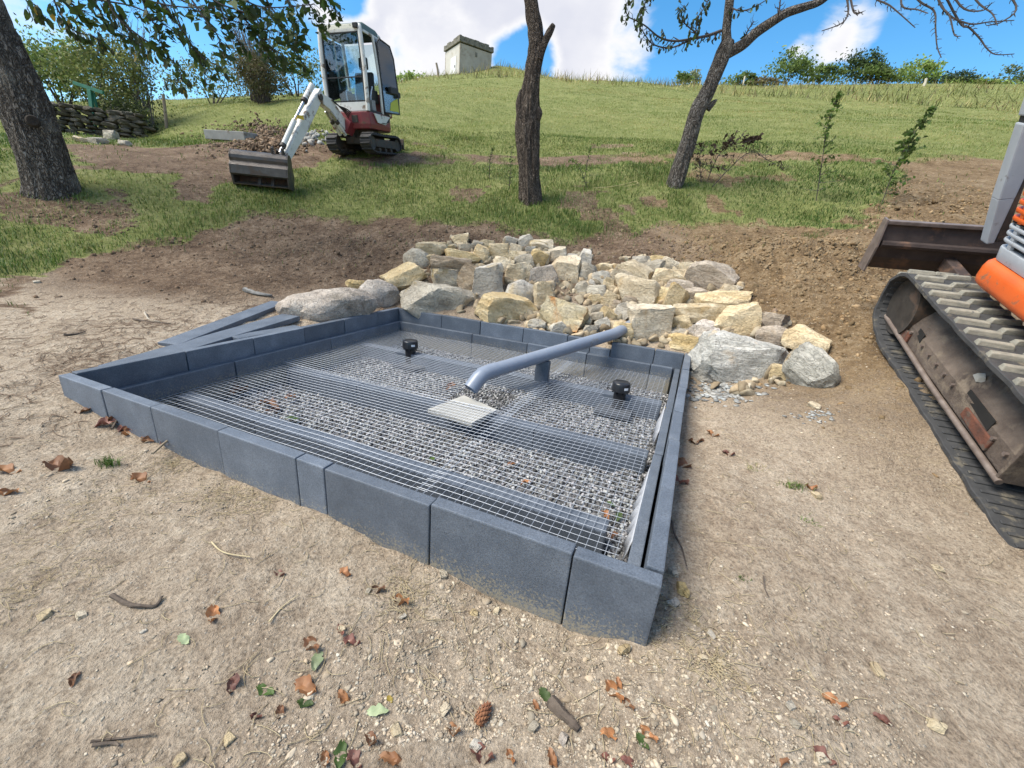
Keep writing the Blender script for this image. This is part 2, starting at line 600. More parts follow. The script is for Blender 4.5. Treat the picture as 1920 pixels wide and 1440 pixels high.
def zones(x, y):
    """grass cover, ochre clay, dark humus: each 0..1"""
    jx = x + .30 * fbm(x, y, .55, 4, 41, .6); jy = y + .34 * fbm(x, y, .55, 4, 43, .6)
    g = inside(TURF, jx, jy).astype(float)
    g2 = inside(TURF, jx, jy - .28).astype(float)               # thin straggling rim
    g = np.where(g2 < .5, g * .45, g)
    bald = fbm(x, y, 1.2, 4, 45, .6)
    g = np.where((bald < -.30) & (y < 13), g * .35, g)
    brown = np.zeros(np.shape(x))
    for b in BARE:
        inb_ = inside(b, jx, jy)
        g = np.where(inb_, np.where(x < -3.3, .03, np.clip(.18 + 1.5 * fbm(x, y, .6, 3, 47), 0.03, .9) * .8), g)
        brown = np.maximum(brown, inb_ * 1.0)
    g = np.where(inside(TRACKP, jx, jy), .3, g)
    clay = np.clip(1.25 * np.exp(-(((x - 3.7) / 1.7) ** 2 + ((y - 5.3) / 1.9) ** 2)) + np.exp(-(((x - 6.6) / 2.2) ** 2 + ((y - 7.6) / 2.0) ** 2)) + .5 * np.exp(-(((x - 2.6) / 1.1) ** 2 + ((y - 3.0) / 1.4) ** 2)), 0, 1)
    hum = np.clip(1.1 * np.exp(-((y - 6.4 - .05 * x) / 1.35) ** 2) * np.clip((2.6 - x) / 1.8, 0, 1) + .6 * np.exp(-(((x + 4) / 1.6) ** 2 + ((y - 5.0) / 1.2) ** 2)) + .9 * np.exp(-(((x + 5.2) / 2.6) ** 2 + ((y - 9.6) / 1.8) ** 2)), 0, 1)
    ss = lambda a, b, v: np.clip((v - a) / (b - a), 0, 1)
    clay = np.maximum(clay, .95 * ss(1.6, 2.8, x) * ss(4.3, 5.3, y + .25 * x - .7))
    hum = np.maximum(hum, .9 * ss(5.1, 5.9, y + .03 * x) * ss(3.0, 1.8, x))
    hum = np.maximum(hum, brown * .85)
    return g, clay, hum


def axis(lo, hi, a, b, step, grow, top=9.0):
    mid = list(np.arange(a, b + 1e-6, step))
    up = []; s = step; v = mid[-1]
    while v < hi: s = min(s * grow, top); v += s; up.append(v)
    dn = []; s = step; v = mid[0]
    while v > lo: s = min(s * grow, top); v -= s; dn.append(v)
    return np.array(dn[::-1] + mid + up)


def build_ground():
    xs = axis(-330, 330, -3.4, 3.6, .03, 1.04)
    ys = axis(-60, 420, .35, 5.0, .03, 1.038)
    X, Y = np.meshgrid(xs, ys)
    x = X.ravel(); y = Y.ravel()
    z = ground_z(x, y)
    s, t = fr_inv(x, y)
    inb = (np.abs(s) < FS - .035) & (np.abs(t) < FT - .035)
    # soil heaped a little against the kerbs, dug out inside the basin
    z = np.where(inb, -.33, z)
    g, clay, hum = zones(x, y)
    nx, ny = len(xs), len(ys)
    idx = np.arange(nx * ny).reshape(ny, nx)
    q = np.stack((idx[:-1, :-1], idx[:-1, 1:], idx[1:, 1:], idx[1:, :-1]), -1).reshape(-1, 4)
    me = np_mesh('ground', np.c_[x, y, z], quads=q, mats=[ground_mat()], smooth=True, colattr=np.c_[g, clay, hum, np.ones(len(x))])
    o = link('ground', me)
    tag(o, kind='structure')
    return o


def ground_mat():
    m, t, b = new_mat('ground_soil')
    v = coords(t, 'Object')
    at = t.nodes.new('ShaderNodeVertexColor'); at.layer_name = 'Col'
    sp = t.nodes.new('ShaderNodeSeparateColor'); t.links.new(at.outputs[0], sp.inputs[0])
    nA = tnoise(t, v, 2.2, 6, .6); nB = tnoise(t, v, 14, 8, .7); nC = tnoise(t, v, 85, 5, .7); nD = tnoise(t, v, 36, 6, .7)
    mixn = tmath(t, 'ADD', tmath(t, 'MULTIPLY', nA, .4), tmath(t, 'MULTIPLY', nB, .6))
    dry = ramp(t, mixn, [(.36, (.30, .232, .168)), (.50, (.425, .345, .258)), (.64, (.53, .45, .35))])
    fine = ramp(t, nC, [(.36, (.50, .48, .46)), (.47, (.92, .92, .92)), (.64, (1.28, 1.28, 1.28))])
    hum = ramp(t, mixn, [(.38, (.075, .047, .030)), (.50, (.165, .112, .073)), (.64, (.29, .215, .148))])
    clay = ramp(t, mixn, [(.38, (.095, .060, .030)), (.50, (.21, .143, .078)), (.64, (.32, .24, .148))])
    turf = ramp(t, mixn, [(.34, (.105, .12, .038)), (.5, (.175, .195, .062)), (.66, (.29, .275, .125))])
    br = lambda s, lo, hi: ramp(t, tmath(t, 'ADD', s, tmath(t, 'MULTIPLY', tmath(t, 'SUBTRACT', nB, .5), .9)), [(lo, (0, 0, 0)), (hi, (1, 1, 1))])
    c = tmix(t, br(sp.outputs[2], .25, .75), dry, hum)
    c = tmix(t, br(sp.outputs[1], .25, .75), c, clay)
    c = tmix(t, .75, c, fine, 'MULTIPLY')
    c = tmix(t, .55, c, ramp(t, nD, [(.36, (.60, .58, .56)), (.48, (.98, .98, .98)), (.66, (1.2, 1.2, 1.2))]), 'MULTIPLY')
    # pale gravel specks embedded in the soil
    vo = t.nodes.new('ShaderNodeTexVoronoi'); vo.inputs['Scale'].default_value = 62
    t.links.new(v, vo.inputs['Vector'])
    spk = ramp(t, vo.outputs['Distance'], [(.16, (1, 1, 1)), (.27, (0, 0, 0))])
    sel = t.nodes.new('ShaderNodeSeparateColor'); t.links.new(vo.outputs['Color'], sel.inputs[0])
    pick = ramp(t, sel.outputs[0], [(.62, (0, 0, 0)), (.66, (1, 1, 1))])
    spm = tmath(t, 'MULTIPLY', spk, pick)
    c = tmix(t, tmath(t, 'MULTIPLY', spm, .7), c, ramp(t, sel.outputs[1], [(0, (.30, .26, .21)), (1, (.56, .52, .45))]))
    c = tmix(t, br(sp.outputs[0], .35, .65), c, turf)
    t.links.new(c, b.inputs['Base Color'])
    b.inputs['Roughness'].default_value = .95
    b.inputs['Specular IOR Level'].default_value = .2
    h = tmath(t, 'ADD', tmath(t, 'MULTIPLY', nB, .9), tmath(t, 'ADD', tmath(t, 'MULTIPLY', nC, .35), tmath(t, 'MULTIPLY', nD, .6)))
    h = tmath(t, 'ADD', h, tmath(t, 'MULTIPLY', spm, .12))
    tbump(t, b, h, 1.0, .036)
    return m


build_ground()
# ------------------------------------------------------------------ the kerb-framed filter basin
rng = random.Random(7)


def kerb_mat(name='slate_grey_concrete', mud=.75):
    m, t, b = new_mat(name)
    v = coords(t, 'Object', None, True)
    n = tnoise(t, v, 6, 8, .65); f = tnoise(t, v, 160, 4, .7)
    c = ramp(t, n, [(.3, (.080, .098, .126)), (.55, (.112, .134, .168)), (.75, (.155, .180, .218))])
    c = tmix(t, .8, c, ramp(t, f, [(.3, (.55, .55, .55)), (.5, (1, 1, 1)), (.7, (1.4, 1.4, 1.4))]), 'MULTIPLY')
    pore = ramp(t, tnoise(t, v, 240, 2, .5), [(.30, (0, 0, 0)), (.36, (1, 1, 1))])
    c = tmix(t, pore, tmix(t, .6, c, (.02, .024, .03)), c)
    # dried mud splashed on the foot and smears of sand
    geo = t.nodes.new('ShaderNodeNewGeometry')
    sp = t.nodes.new('ShaderNodeSeparateXYZ'); t.links.new(geo.outputs['Position'], sp.inputs[0])
    mu = tnoise(t, v, 90, 5, .8)
    mr_ = t.nodes.new('ShaderNodeMapRange'); mr_.inputs['From Min'].default_value = -.08; mr_.inputs['From Max'].default_value = .14
    mr_.inputs['To Min'].default_value = .22; mr_.inputs['To Max'].default_value = -.08
    t.links.new(sp.outputs[2], mr_.inputs['Value'])
    mm = ramp(t, tmath(t, 'ADD', mu, mr_.outputs[0]), [(.60, (0, 0, 0)), (.70, (1, 1, 1))])
    c = tmix(t, tmath(t, 'MULTIPLY', mm, mud), c, (.33, .285, .20))
    sm = ramp(t, tnoise(t, v, 3.2, 8, .7), [(.66, (0, 0, 0)), (.76, (1, 1, 1))])
    c = tmix(t, tmath(t, 'MULTIPLY', sm, .30), c, (.32, .30, .25))
    oi = t.nodes.new('ShaderNodeObjectInfo'); hs = t.nodes.new('ShaderNodeHueSaturation')
    vv = tmath(t, 'MULTIPLY_ADD', oi.outputs['Random'], .34); vv.node.inputs[2].default_value = .83
    t.links.new(vv, hs.inputs['Value']); t.links.new(c, hs.inputs['Color']); c = hs.outputs[0]
    t.links.new(c, b.inputs['Base Color'])
    b.inputs['Roughness'].default_value = .55
    b.inputs['Specular IOR Level'].default_value = .55
    tbump(t, b, tmath(t, 'ADD', f, n), .25, .004)
    return m


M_KERB = kerb_mat()
M_BEAM = kerb_mat('slate_grey_concrete_clean', 0.0)
M_WIRE = simple('galvanised_wire', (.30, .335, .39), (.40, .435, .49), 30, .5, .05, metal=.4)
M_PIPE = simple('grey_pvc_pipe', (.20, .235, .30), (.235, .272, .335), 5, .36, .04, 60, .003, dirt=(.22, .22, .22), dirt_amt=.05, dirt_scale=9)
M_BLACKPL = simple('black_plastic', (.012, .013, .016), (.02, .021, .025), 12, .3, .05)
M_WHITE = simple('white_label', (.75, .75, .75), (.8, .8, .8), 20, .6, 0)
M_PLATE = simple('dark_rubber_sheet', (.055, .062, .072), (.075, .082, .095), 20, .7, .2)
M_SLAB = simple('pale_concrete_slab', (.33, .325, .30), (.43, .42, .385), 9, .85, .25, 90, .004, dirt=(.3, .27, .2), dirt_amt=.1)
M_FLEECE = simple('grey_white_fleece', (.34, .36, .40), (.50, .52, .56), 40, .9, .3)


def gravel_mat():
    m, t, b = new_mat('grey_gravel')
    at = t.nodes.new('ShaderNodeVertexColor'); at.layer_name = 'Col'
    n = tnoise(t, coords(t, 'Object'), 90, 4)
    c = tmix(t, .5, at.outputs[0], ramp(t, n, [(.3, (.7, .7, .7)), (.7, (1.25, 1.25, 1.25))]), 'MULTIPLY')
    t.links.new(c, b.inputs['Base Color']); b.inputs['Roughness'].default_value = .85
    return m


M_GRAVEL = gravel_mat()

basin = empty('kerb_frame', fr(0, 0, 0))
basin_inv = basin.matrix_basis.inverted()
TH = .058


def kerb(s0, s1, side, ztop=FZ, zbot=-.22, off=0.0, th=TH, name='kerb_stone', parent=None, jit=.0045):
    """one stone along a side; s0..s1 in metres along that side, off = distance inside the outer face"""
    j = rng.uniform(-jit, jit); zt = ztop + rng.uniform(-jit, jit)
    g = .0028
    a, b_ = s0 + g, s1 - g
    o0, o1 = off + j, off + th + j
    if side == 'front': f = lambda u, w, z: fr(u, -FT + w, z)
    elif side == 'back': f = lambda u, w, z: fr(u, FT - w, z)
    elif side == 'left': f = lambda u, w, z: fr(-FS + w, u, z)
    else: f = lambda u, w, z: fr(FS - w, u, z)
    mb = MB()
    mb.hexa([f(a, o0, zbot), f(b_, o0, zbot), f(b_, o1, zbot), f(a, o1, zbot), f(a, o0, zt), f(b_, o0, zt), f(b_, o1, zt), f(a, o1, zt)])
    me = mb.mesh(name, M_KERB, bevel=.006, seg=2)
    o = link(name, me)
    o.parent = parent or basin
    o.matrix_parent_inverse = (parent or basin).matrix_basis.inverted()
    return o


def run(side, cuts, **k):
    for a, b_ in zip(cuts[:-1], cuts[1:]): kerb(a, b_, side, **k)


run('front', [-FS] + [-FS + c for c in (.427, .855, 1.37, 1.87, 2.03, 2.555, 3.118)] + [FS])
run('right', [-FT + TH + .002, -1.02, -.50, -.05, .48, 1.0, FT])
run('left', [-FT + TH + .002, -.93, -.40, .12, .64, 1.16, FT])
# back row with the notch for the pipe
run('back', [-FS + TH + .002, -1.05, -.55, -.03, .47, .72])
kerb(.72, .935, 'back', ztop=.175)
run('back', [.935, 1.37, FS - TH - .002])
# lower second row inside
run('left', [-FT + TH + .004, -.62, .38, FT - TH - .006], ztop=.105, off=TH + .003, th=.05)
run('back', [-FS + .116, -.62, .05, .71, 1.36, FS - .135], ztop=.10, off=TH + .003, th=.05)
run('right', [-FT + TH + .004, -1.08, -.42, .30, 1.0, FT - TH - .006], ztop=.10, off=TH + .012, th=.05)
tag(basin, 'slate-grey kerb-stone frame round the gravel basin', 'kerb frame')

# support beams standing in the gravel under the mesh
for (t0, t1, lab, s0, s1) in ((-1.095, -.985, 'slate-grey support beam under the mesh along the near kerb', -1.56, 1.46), (-.20, -.09, 'slate-grey support beam under the middle of the mesh', -1.56, 1.55), (.74, .85, 'slate-grey support beam under the mesh nearest the stone pile', -1.56, 1.55)):
    bm_ = empty('support_beam', fr((s0 + s1) / 2, (t0 + t1) / 2, -.2))
    n = 4; zt = -.052 if abs(t0 + .20) < .01 else -.022
    for i in range(n):
        a = s0 + (s1 - s0) * i / n + .001; b_ = s0 + (s1 - s0) * (i + 1) / n - .001
        mb = MB(); mb.hexa([fr(a, t0, -.32), fr(b_, t0, -.32), fr(b_, t1, -.32), fr(a, t1, -.32), fr(a, t0, zt), fr(b_, t0, zt), fr(b_, t1, zt), fr(a, t1, zt)])
        o = mb.build('kerb_stone', M_BEAM, None, bevel=.006)
        o.parent = bm_; o.matrix_parent_inverse = bm_.matrix_basis.inverted()
    tag(bm_, lab, 'support beam', 'support beams in the gravel')

GRAV_Z = -.165


def build_gravel():
    r = np.random.default_rng(5)
    n = 34000
    s = r.uniform(-1.58, 1.58, n); t = r.uniform(-1.54, 1.48, n)
    keep = ~((t < -1.06) & (s < 1.46)) & ~((t > -.30) & (t < -.16) & (s < 1.4))
    s, t = s[keep], t[keep]; n = len(s)
    size = r.uniform(.006, .0135, n)
    P = np.array([fr(a, b_)[:2] for a, b_ in zip(s, t)])
    z = GRAV_Z + .022 * fbm(P[:, 0], P[:, 1], .5, 3, 77) + r.uniform(-.006, .006, n)
    octv = np.array([(1, 0, 0), (-1, 0, 0), (0, 1, 0), (0, -1, 0), (0, 0, 1), (0, 0, -1)], float)
    octf = np.array([(0, 2, 4), (2, 1, 4), (1, 3, 4), (3, 0, 4), (2, 0, 5), (1, 2, 5), (3, 1, 5), (0, 3, 5)])
    q = r.normal(size=(n, 4)); q /= np.linalg.norm(q, axis=1)[:, None]
    a, b_, c, d = q.T
    Rm = np.stack([1 - 2 * (c * c + d * d), 2 * (b_ * c - a * d), 2 * (b_ * d + a * c), 2 * (b_ * c + a * d), 1 - 2 * (b_ * b_ + d * d), 2 * (c * d - a * b_), 2 * (b_ * d - a * c), 2 * (c * d + a * b_), 1 - 2 * (b_ * b_ + c * c)], -1).reshape(n, 3, 3)
    sc = r.uniform(.6, 1.3, (n, 6, 1)) * size[:, None, None] * 1.15
    V = np.einsum('nij,nkj->nki', Rm, octv[None] * sc) + np.stack([P[:, 0], P[:, 1], z], -1)[:, None]
    F = (octf[None] + (np.arange(n) * 6)[:, None, None]).reshape(-1, 3)
    g = r.beta(1.0, 1.7, n) * .52 + .035
    colr = np.stack([g * r.uniform(.95, 1.05, n), g, g * r.uniform(.95, 1.06, n), np.ones(n)], -1)
    # soil-free bed below the loose stones
    k = 40
    gs, gt = np.meshgrid(np.linspace(-1.6, 1.6, k), np.linspace(-1.56, 1.5, k))
    GP = np.array([fr(a, b_)[:2] for a, b_ in zip(gs.ravel(), gt.ravel())])
    GZ = GRAV_Z - .006 + .022 * fbm(GP[:, 0], GP[:, 1], .5, 3, 77)
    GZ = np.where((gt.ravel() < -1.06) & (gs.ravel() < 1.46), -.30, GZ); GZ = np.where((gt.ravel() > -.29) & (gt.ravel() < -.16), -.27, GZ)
    i0 = n * 6
    idx = np.arange(k * k).reshape(k, k) + i0
    Q = np.stack((idx[:-1, :-1], idx[:-1, 1:], idx[1:, 1:], idx[1:, :-1]), -1).reshape(-1, 4)
    Vall = np.concatenate((V.reshape(-1, 3), np.c_[GP, GZ]))
    C = np.concatenate((np.repeat(colr, 6, 0), np.where(((gt.ravel() < -1.06) & (gs.ravel() < 1.46) | (gt.ravel() > -.29) & (gt.ravel() < -.16))[:, None], np.array([[.03, .033, .038, 1]]), np.array([[.13, .13, .135, 1]]))))  # trench beds coloured near-black, painting in the shade of the void
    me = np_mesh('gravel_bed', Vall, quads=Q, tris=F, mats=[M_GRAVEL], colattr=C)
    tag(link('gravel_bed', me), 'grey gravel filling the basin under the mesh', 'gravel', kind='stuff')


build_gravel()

# ---- welded mesh panels
CELL, WIRE = .0432, .00145
HOLES_M = [(.03, .46, -.13, .24), (-1.02, -.84, .62, .86), (1.08, 1.30, .58, .84)]


def mesh_panel(s0, s1, t0, t1, zb, label, seed, skew=0.0):
    r = random.Random(seed)
    mb = MB()
    ph = r.uniform(0, 6)
    sag = lambda s, t: zb + .006 * math.sin(2.1 * s + ph) * math.cos(1.7 * t + ph) + .003 * math.sin(6 * s + 4 * t + ph)

    def holes(fix, lo, hi, along_s):
        segs = [(lo, hi)]
        for (h0, h1, k0, k1) in HOLES_M:
            c0, c1, d0, d1 = (h0, h1, k0, k1) if along_s else (k0, k1, h0, h1)
            if d0 < fix < d1:
                nn = []
                for a, b_ in segs:
                    if c1 <= a or c0 >= b_: nn.append((a, b_)); continue
                    if c0 > a + .01: nn.append((a, c0 - r.uniform(0, .02)))
                    if c1 < b_ - .01: nn.append((c1 + r.uniform(0, .02), b_))
                segs = nn
        return segs
    ns = int((s1 - s0) / CELL); ntt = int((t1 - t0) / CELL)
    for i in range(ns + 1):
        s = s0 + i * CELL
        for a, b_ in holes(s, t0 - .012, t0 + ntt * CELL + .012, False):
            k = max(2, int((b_ - a) / .15))
            mb.tube([fr(s + skew * (u - t0), u, sag(s, u)) for u in np.linspace(a, b_, k + 1)], WIRE, 5)
    for i in range(ntt + 1):
        t = t0 + i * CELL
        for a, b_ in holes(t, s0 - .012, s0 + ns * CELL + .012, True):
            k = max(2, int((b_ - a) / .15))
            mb.tube([fr(u + skew * (t - t0), t, sag(u, t) + WIRE * 1.7) for u in np.linspace(a, b_, k + 1)], WIRE, 5)
    o = mb.build('wire_mesh_panel', M_WIRE, smooth=True)
    tag(o, label, 'wire mesh', 'wire mesh panels over the gravel')


mesh_panel(-1.585, .60, -1.53, -.105, -.012, 'large galvanised wire mesh panel along the near kerb, reaching the left corner', 1)
mesh_panel(-1.582, .585, -.185, 1.475, -.005, 'galvanised wire mesh panel with the left black vent cap standing through it', 2, .002)
mesh_panel(-1.585 + 49 * CELL + .004, 1.535, -1.53, -.12, -.004, 'galvanised wire mesh panel in the near right corner of the basin', 3)
mesh_panel(-1.582 + 49 * CELL - .003, 1.53, -.20, 1.47, .002, 'galvanised wire mesh panel with the right black vent cap standing through it', 4, -.002)

# ---- inlet pipe with its elbow
pts = [Vector(p) for p in (fr(1.16, 2.10, .462), fr(.94, 1.60, .335), fr(.60, .93, .255), fr(.245, .14, .185))]
d = (pts[-1] - pts[-2]).normalized()
e = [pts[-1] + d * .03]
dn = (d * .72 + Vector((0, 0, -.69))).normalized()
mid = e[0] + (d * .75 + dn * .25).normalized() * .045
elbow = [pts[-1] + d * -.07, pts[-1] + d * .02, mid, mid + (d * .3 + dn * .7).normalized() * .05, mid + (d * .3 + dn * .7).normalized() * .05 + dn * .10]
pipe = empty('inlet_pipe', pts[-1])
mb = MB(); mb.tube(pts, .058, 28, True)
o = mb.build('pipe', M_PIPE, None, smooth=True); o.parent = pipe; o.matrix_parent_inverse = pipe.matrix_basis.inverted()
mb = MB(); mb.tube(elbow, .0615, 28, False)
end = elbow[-1]; ax = dn
mb.tube([end, end - ax * .08], [.057, .057], 28, False)
# rim between outer and inner wall
mb.tube([end + ax * .0005, end], [.0571, .0615], 28, False)
o = mb.build('elbow', M_PIPE, None, smooth=True); o.parent = pipe; o.matrix_parent_inverse = pipe.matrix_basis.inverted()
tag(pipe, 'grey-blue plastic pipe running from the stone pile into the basin, ending in an elbow', 'pipe')

# post holding the pipe
pp = fr(.50, .70, 0)
mb = MB(); mb.box((0, 0, 0), (.125, .055, .37), Matrix.Rotation(R(-20), 3, 'Z'))
o = mb.build('pipe_support', M_BEAM, bevel=.006, loc=(pp.x, pp.y, .0))
tag(o, 'short upright kerb offcut propping up the grey pipe', 'support')

# splash slab on the gravel below the pipe mouth
mb = MB(); q = [(.0, -.352), (.384, -.396), (.433, -.09), (.084, .034)]
mb.hexa([fr(a, b_, -.050) for a, b_ in q] + [fr(a, b_, -.017) for a, b_ in q])
tag(mb.build('splash_slab', M_SLAB, bevel=.004), 'pale square concrete slab on the gravel below the pipe mouth', 'slab')


def vent(s, t, label, rot, q):
    p = fr(s, t, 0)
    root = empty('vent_cap', (p.x, p.y, -.17))
    root.rotation_euler = (0, 0, R(rot))
    mb = MB(); mb.lathe([(.052, 0), (.052, .205)], 28)
    mb.build('stem', M_BLACKPL, root, smooth=True)
    mb = MB(); mb.lathe([(.0, .285), (.066, .285), (.072, .281), (.075, .272), (.079, .232), (.081, .212), (.078, .208), (.0, .206)], 32)
    mb.build('cap', M_BLACKPL, root, smooth=True)
    for k in range(6):
        mb = MB(); mb.box((.062 * math.cos(k * 1.047), .062 * math.sin(k * 1.047), .198), (.014, .006, .03), Matrix.Rotation(k * 1.047, 3, 'Z'))
        mb.build('vent_rib', M_BLACKPL, root)
    mb = MB()
    a0 = R(-68)
    vs = []; fs = []
    for i in range(5):
        a = a0 + i * R(7)
        for z, rr in ((.236, .0800), (.257, .0781)): vs.append((rr * math.cos(a), rr * math.sin(a), z))
    fs = [(2 * i, 2 * i + 2, 2 * i + 3, 2 * i + 1) for i in range(4)]
    mb.add(vs, fs); mb.build('sticker', M_WHITE, root)
    tag(root, label, 'vent cap', 'vent caps in the basin')
    mb = MB(); mb.hexa([fr(a, b_, -.155) for a, b_ in q] + [fr(a, b_, -.120) for a, b_ in q])
    tag(mb.build('base_plate', M_PLATE, bevel=.003), 'dark grey plate under the mesh at the ' + ('left' if s < 0 else 'right') + ' vent cap', 'plate', 'plates at the vent caps')


vent(-.95, .78, 'black mushroom vent cap near the far left corner of the basin', 0, [(-1.03, .60), (-.78, .60), (-.70, .92), (-1.0, .92)])
vent(1.20, .73, 'black mushroom vent cap near the right end of the stone-pile kerb', -15, [(1.03, .55), (1.33, .55), (1.33, .80), (1.03, .80)])

# torn fleece showing along the right inner kerb
for (t0, t1, lab) in ((-1.12, -.40, 'white fleece strip along the right inner kerb, nearer piece'), (.15, .75, 'white fleece strip along the right inner kerb below the vent cap')):
    vs = []; k = 26
    for i in range(k):
        t = t0 + (t1 - t0) * i / (k - 1)
        w = .014 * math.sin(math.pi * i / (k - 1)) + .012 * math.sin(i * 1.7) * (1 if 2 < i < k - 3 else 0)
        vs += [fr(1.578 + .002, t, .0), fr(1.574, t, -.03 + .012 * math.sin(i)), fr(1.574 - max(w, .004) * .6, t, -.055), fr(1.56 - max(w, .004), t, -.13)]
    fs = [(4 * i + j, 4 * i + 4 + j, 4 * i + 5 + j, 4 * i + 1 + j) for i in range(k - 1) for j in range(3)]
    mb = MB(); mb.add(vs, fs)
    o = mb.build('fleece_strip', M_FLEECE, smooth=True)
    sm_ = o.modifiers.new('thick', 'SOLIDIFY'); sm_.thickness = .003
    tag(o, lab, 'fleece', 'fleece strips in the basin')

# ---- spare kerb stones dumped beside the frame
for (p0, p1, w, zo, lab) in (((-2.60, 4.50), (-2.66, 3.05), .17, .004, 'spare slate kerb plank farthest from the frame'), ((-2.28, 4.14), (-2.62, 2.52), .20, .030, 'long spare slate kerb plank lying tight along the left kerb'), ((-2.06, 3.86), (-2.33, 3.32), .13, .03, 'short spare slate kerb piece squeezed between boulder and left kerb')):
    p0, p1 = Vector((*p0, 0)), Vector((*p1, 0))
    p0.z = gz(p0.x, p0.y) + zo; p1.z = gz(p1.x, p1.y) + zo
    c = (p0 + p1) / 2; d = p1 - p0
    mb = MB(); mb.box((0, 0, 0), (d.length, w, .05))
    o = mb.build('spare_kerb_stone', M_BEAM, bevel=.006, loc=c)
    o.rotation_euler = d.to_track_quat('X', 'Z').to_euler()
    tag(o, lab, 'kerb stone', 'spare kerb stones beside the basin')
# ------------------------------------------------------------------ stone pile
from mathutils import noise as mnoise


def rock_mat(name, cols, stain=None, stain_amt=.3, bed=2.2, speck=0.0, scale=4.0):
    m, t, b = new_mat(name)
    v = coords(t, 'Object', (1, 1, bed), True)
    v0 = coords(t, 'Object', None, True)
    n = tnoise(t, v, scale, 8, .62, .4); f = tnoise(t, v0, 38, 8, .7); l = tnoise(t, v0, 1.8, 3, .5)
    c = ramp(t, tmath(t, 'ADD', tmath(t, 'MULTIPLY', n, .65), tmath(t, 'MULTIPLY', l, .35)), [(.36, cols[0]), (.5, cols[1]), (.63, cols[2])])
    c = tmix(t, .6, c, ramp(t, f, [(.30, (.45, .44, .42)), (.45, (.95, .95, .95)), (.72, (1.3, 1.3, 1.3))]), 'MULTIPLY')
    if stain:
        s = ramp(t, tnoise(t, v0, 3.0, 7, .6, .5), [(.62 - stain_amt * .3, (0, 0, 0)), (.74 - stain_amt * .3, (1, 1, 1))])
        c = tmix(t, tmath(t, 'MULTIPLY', s, .85), c, stain)
    if speck:
        s = ramp(t, tnoise(t, v0, 110, 3, .5), [(.56, (0, 0, 0)), (.62, (1, 1, 1))])
        c = tmix(t, tmath(t, 'MULTIPLY', s, speck), c, (.10, .09, .08))
    oi = t.nodes.new('ShaderNodeObjectInfo')
    hs = t.nodes.new('ShaderNodeHueSaturation')
    vv = tmath(t, 'MULTIPLY_ADD', oi.outputs['Random'], .34); vv.node.inputs[2].default_value = 1.02
    ss = tmath(t, 'MULTIPLY_ADD', oi.outputs['Random'], -.45); ss.node.inputs[2].default_value = 1.2
    t.links.new(vv, hs.inputs['Value']); t.links.new(ss, hs.inputs['Saturation']); t.links.new(c, hs.inputs['Color'])
    t.links.new(hs.outputs[0], b.inputs['Base Color'])
    b.inputs['Roughness'].default_value = .92
    b.inputs['Specular IOR Level'].default_value = .25
    cr = t.nodes.new('ShaderNodeTexVoronoi'); cr.feature = 'DISTANCE_TO_EDGE'; cr.inputs['Scale'].default_value = 5
    wv = t.nodes.new('ShaderNodeVectorMath'); wv.operation = 'ADD'
    nc = t.nodes.new('ShaderNodeTexNoise'); nc.inputs['Scale'].default_value = 6
    t.links.new(v, nc.inputs['Vector']); t.links.new(v, wv.inputs[0]); t.links.new(nc.outputs['Color'], wv.inputs[1])
    t.links.new(wv.outputs[0], cr.inputs['Vector'])
    ce = ramp(t, cr.outputs['Distance'], [(0, (0, 0, 0)), (.035, (1, 1, 1))])
    h = tmath(t, 'ADD', tmath(t, 'MULTIPLY', f, .5), tmath(t, 'MULTIPLY', n, .9))
    h = tmath(t, 'ADD', h, tmath(t, 'MULTIPLY', ce, .16))
    tbump(t, b, h, 1.0, .045)
    return m


RM = {
    't': rock_mat('tan_sandstone', ((.33, .255, .155), (.47, .385, .255), (.58, .50, .365)), (.38, .24, .09), .05),
    'y': rock_mat('yellow_sandstone', ((.42, .305, .16), (.56, .44, .265), (.66, .56, .385)), (.42, .25, .07), .08),
    'g': rock_mat('grey_limestone', ((.27, .235, .185), (.39, .35, .285), (.51, .47, .39)), (.40, .30, .15), .12),
    'b': rock_mat('brown_grey_stone', ((.22, .17, .125), (.34, .275, .205), (.45, .38, .30)), (.30, .20, .10), .1, bed=4),
    'p': rock_mat('speckled_granite', ((.28, .235, .195), (.42, .365, .31), (.56, .50, .435)), (.16, .14, .11), .2, 1.0, .5),
    'o': rock_mat('rust_streaked_stone', ((.36, .28, .15), (.48, .39, .23), (.58, .50, .35)), (.45, .18, .035), .42),
    's': rock_mat('slate_blue_boulder', ((.25, .24, .21), (.37, .36, .32), (.50, .48, .43)), (.48, .30, .11), .04, bed=3.2, scale=6),
}


def _ico(sub):
    bm = bmesh.new(); bmesh.ops.create_icosphere(bm, subdivisions=sub, radius=1)
    v = np.array([x.co[:] for x in bm.verts]); f = [tuple(y.index for y in x.verts) for x in bm.faces]
    bm.free(); return v, f


ICO = {k: _ico(k) for k in (1, 2, 3, 4)}


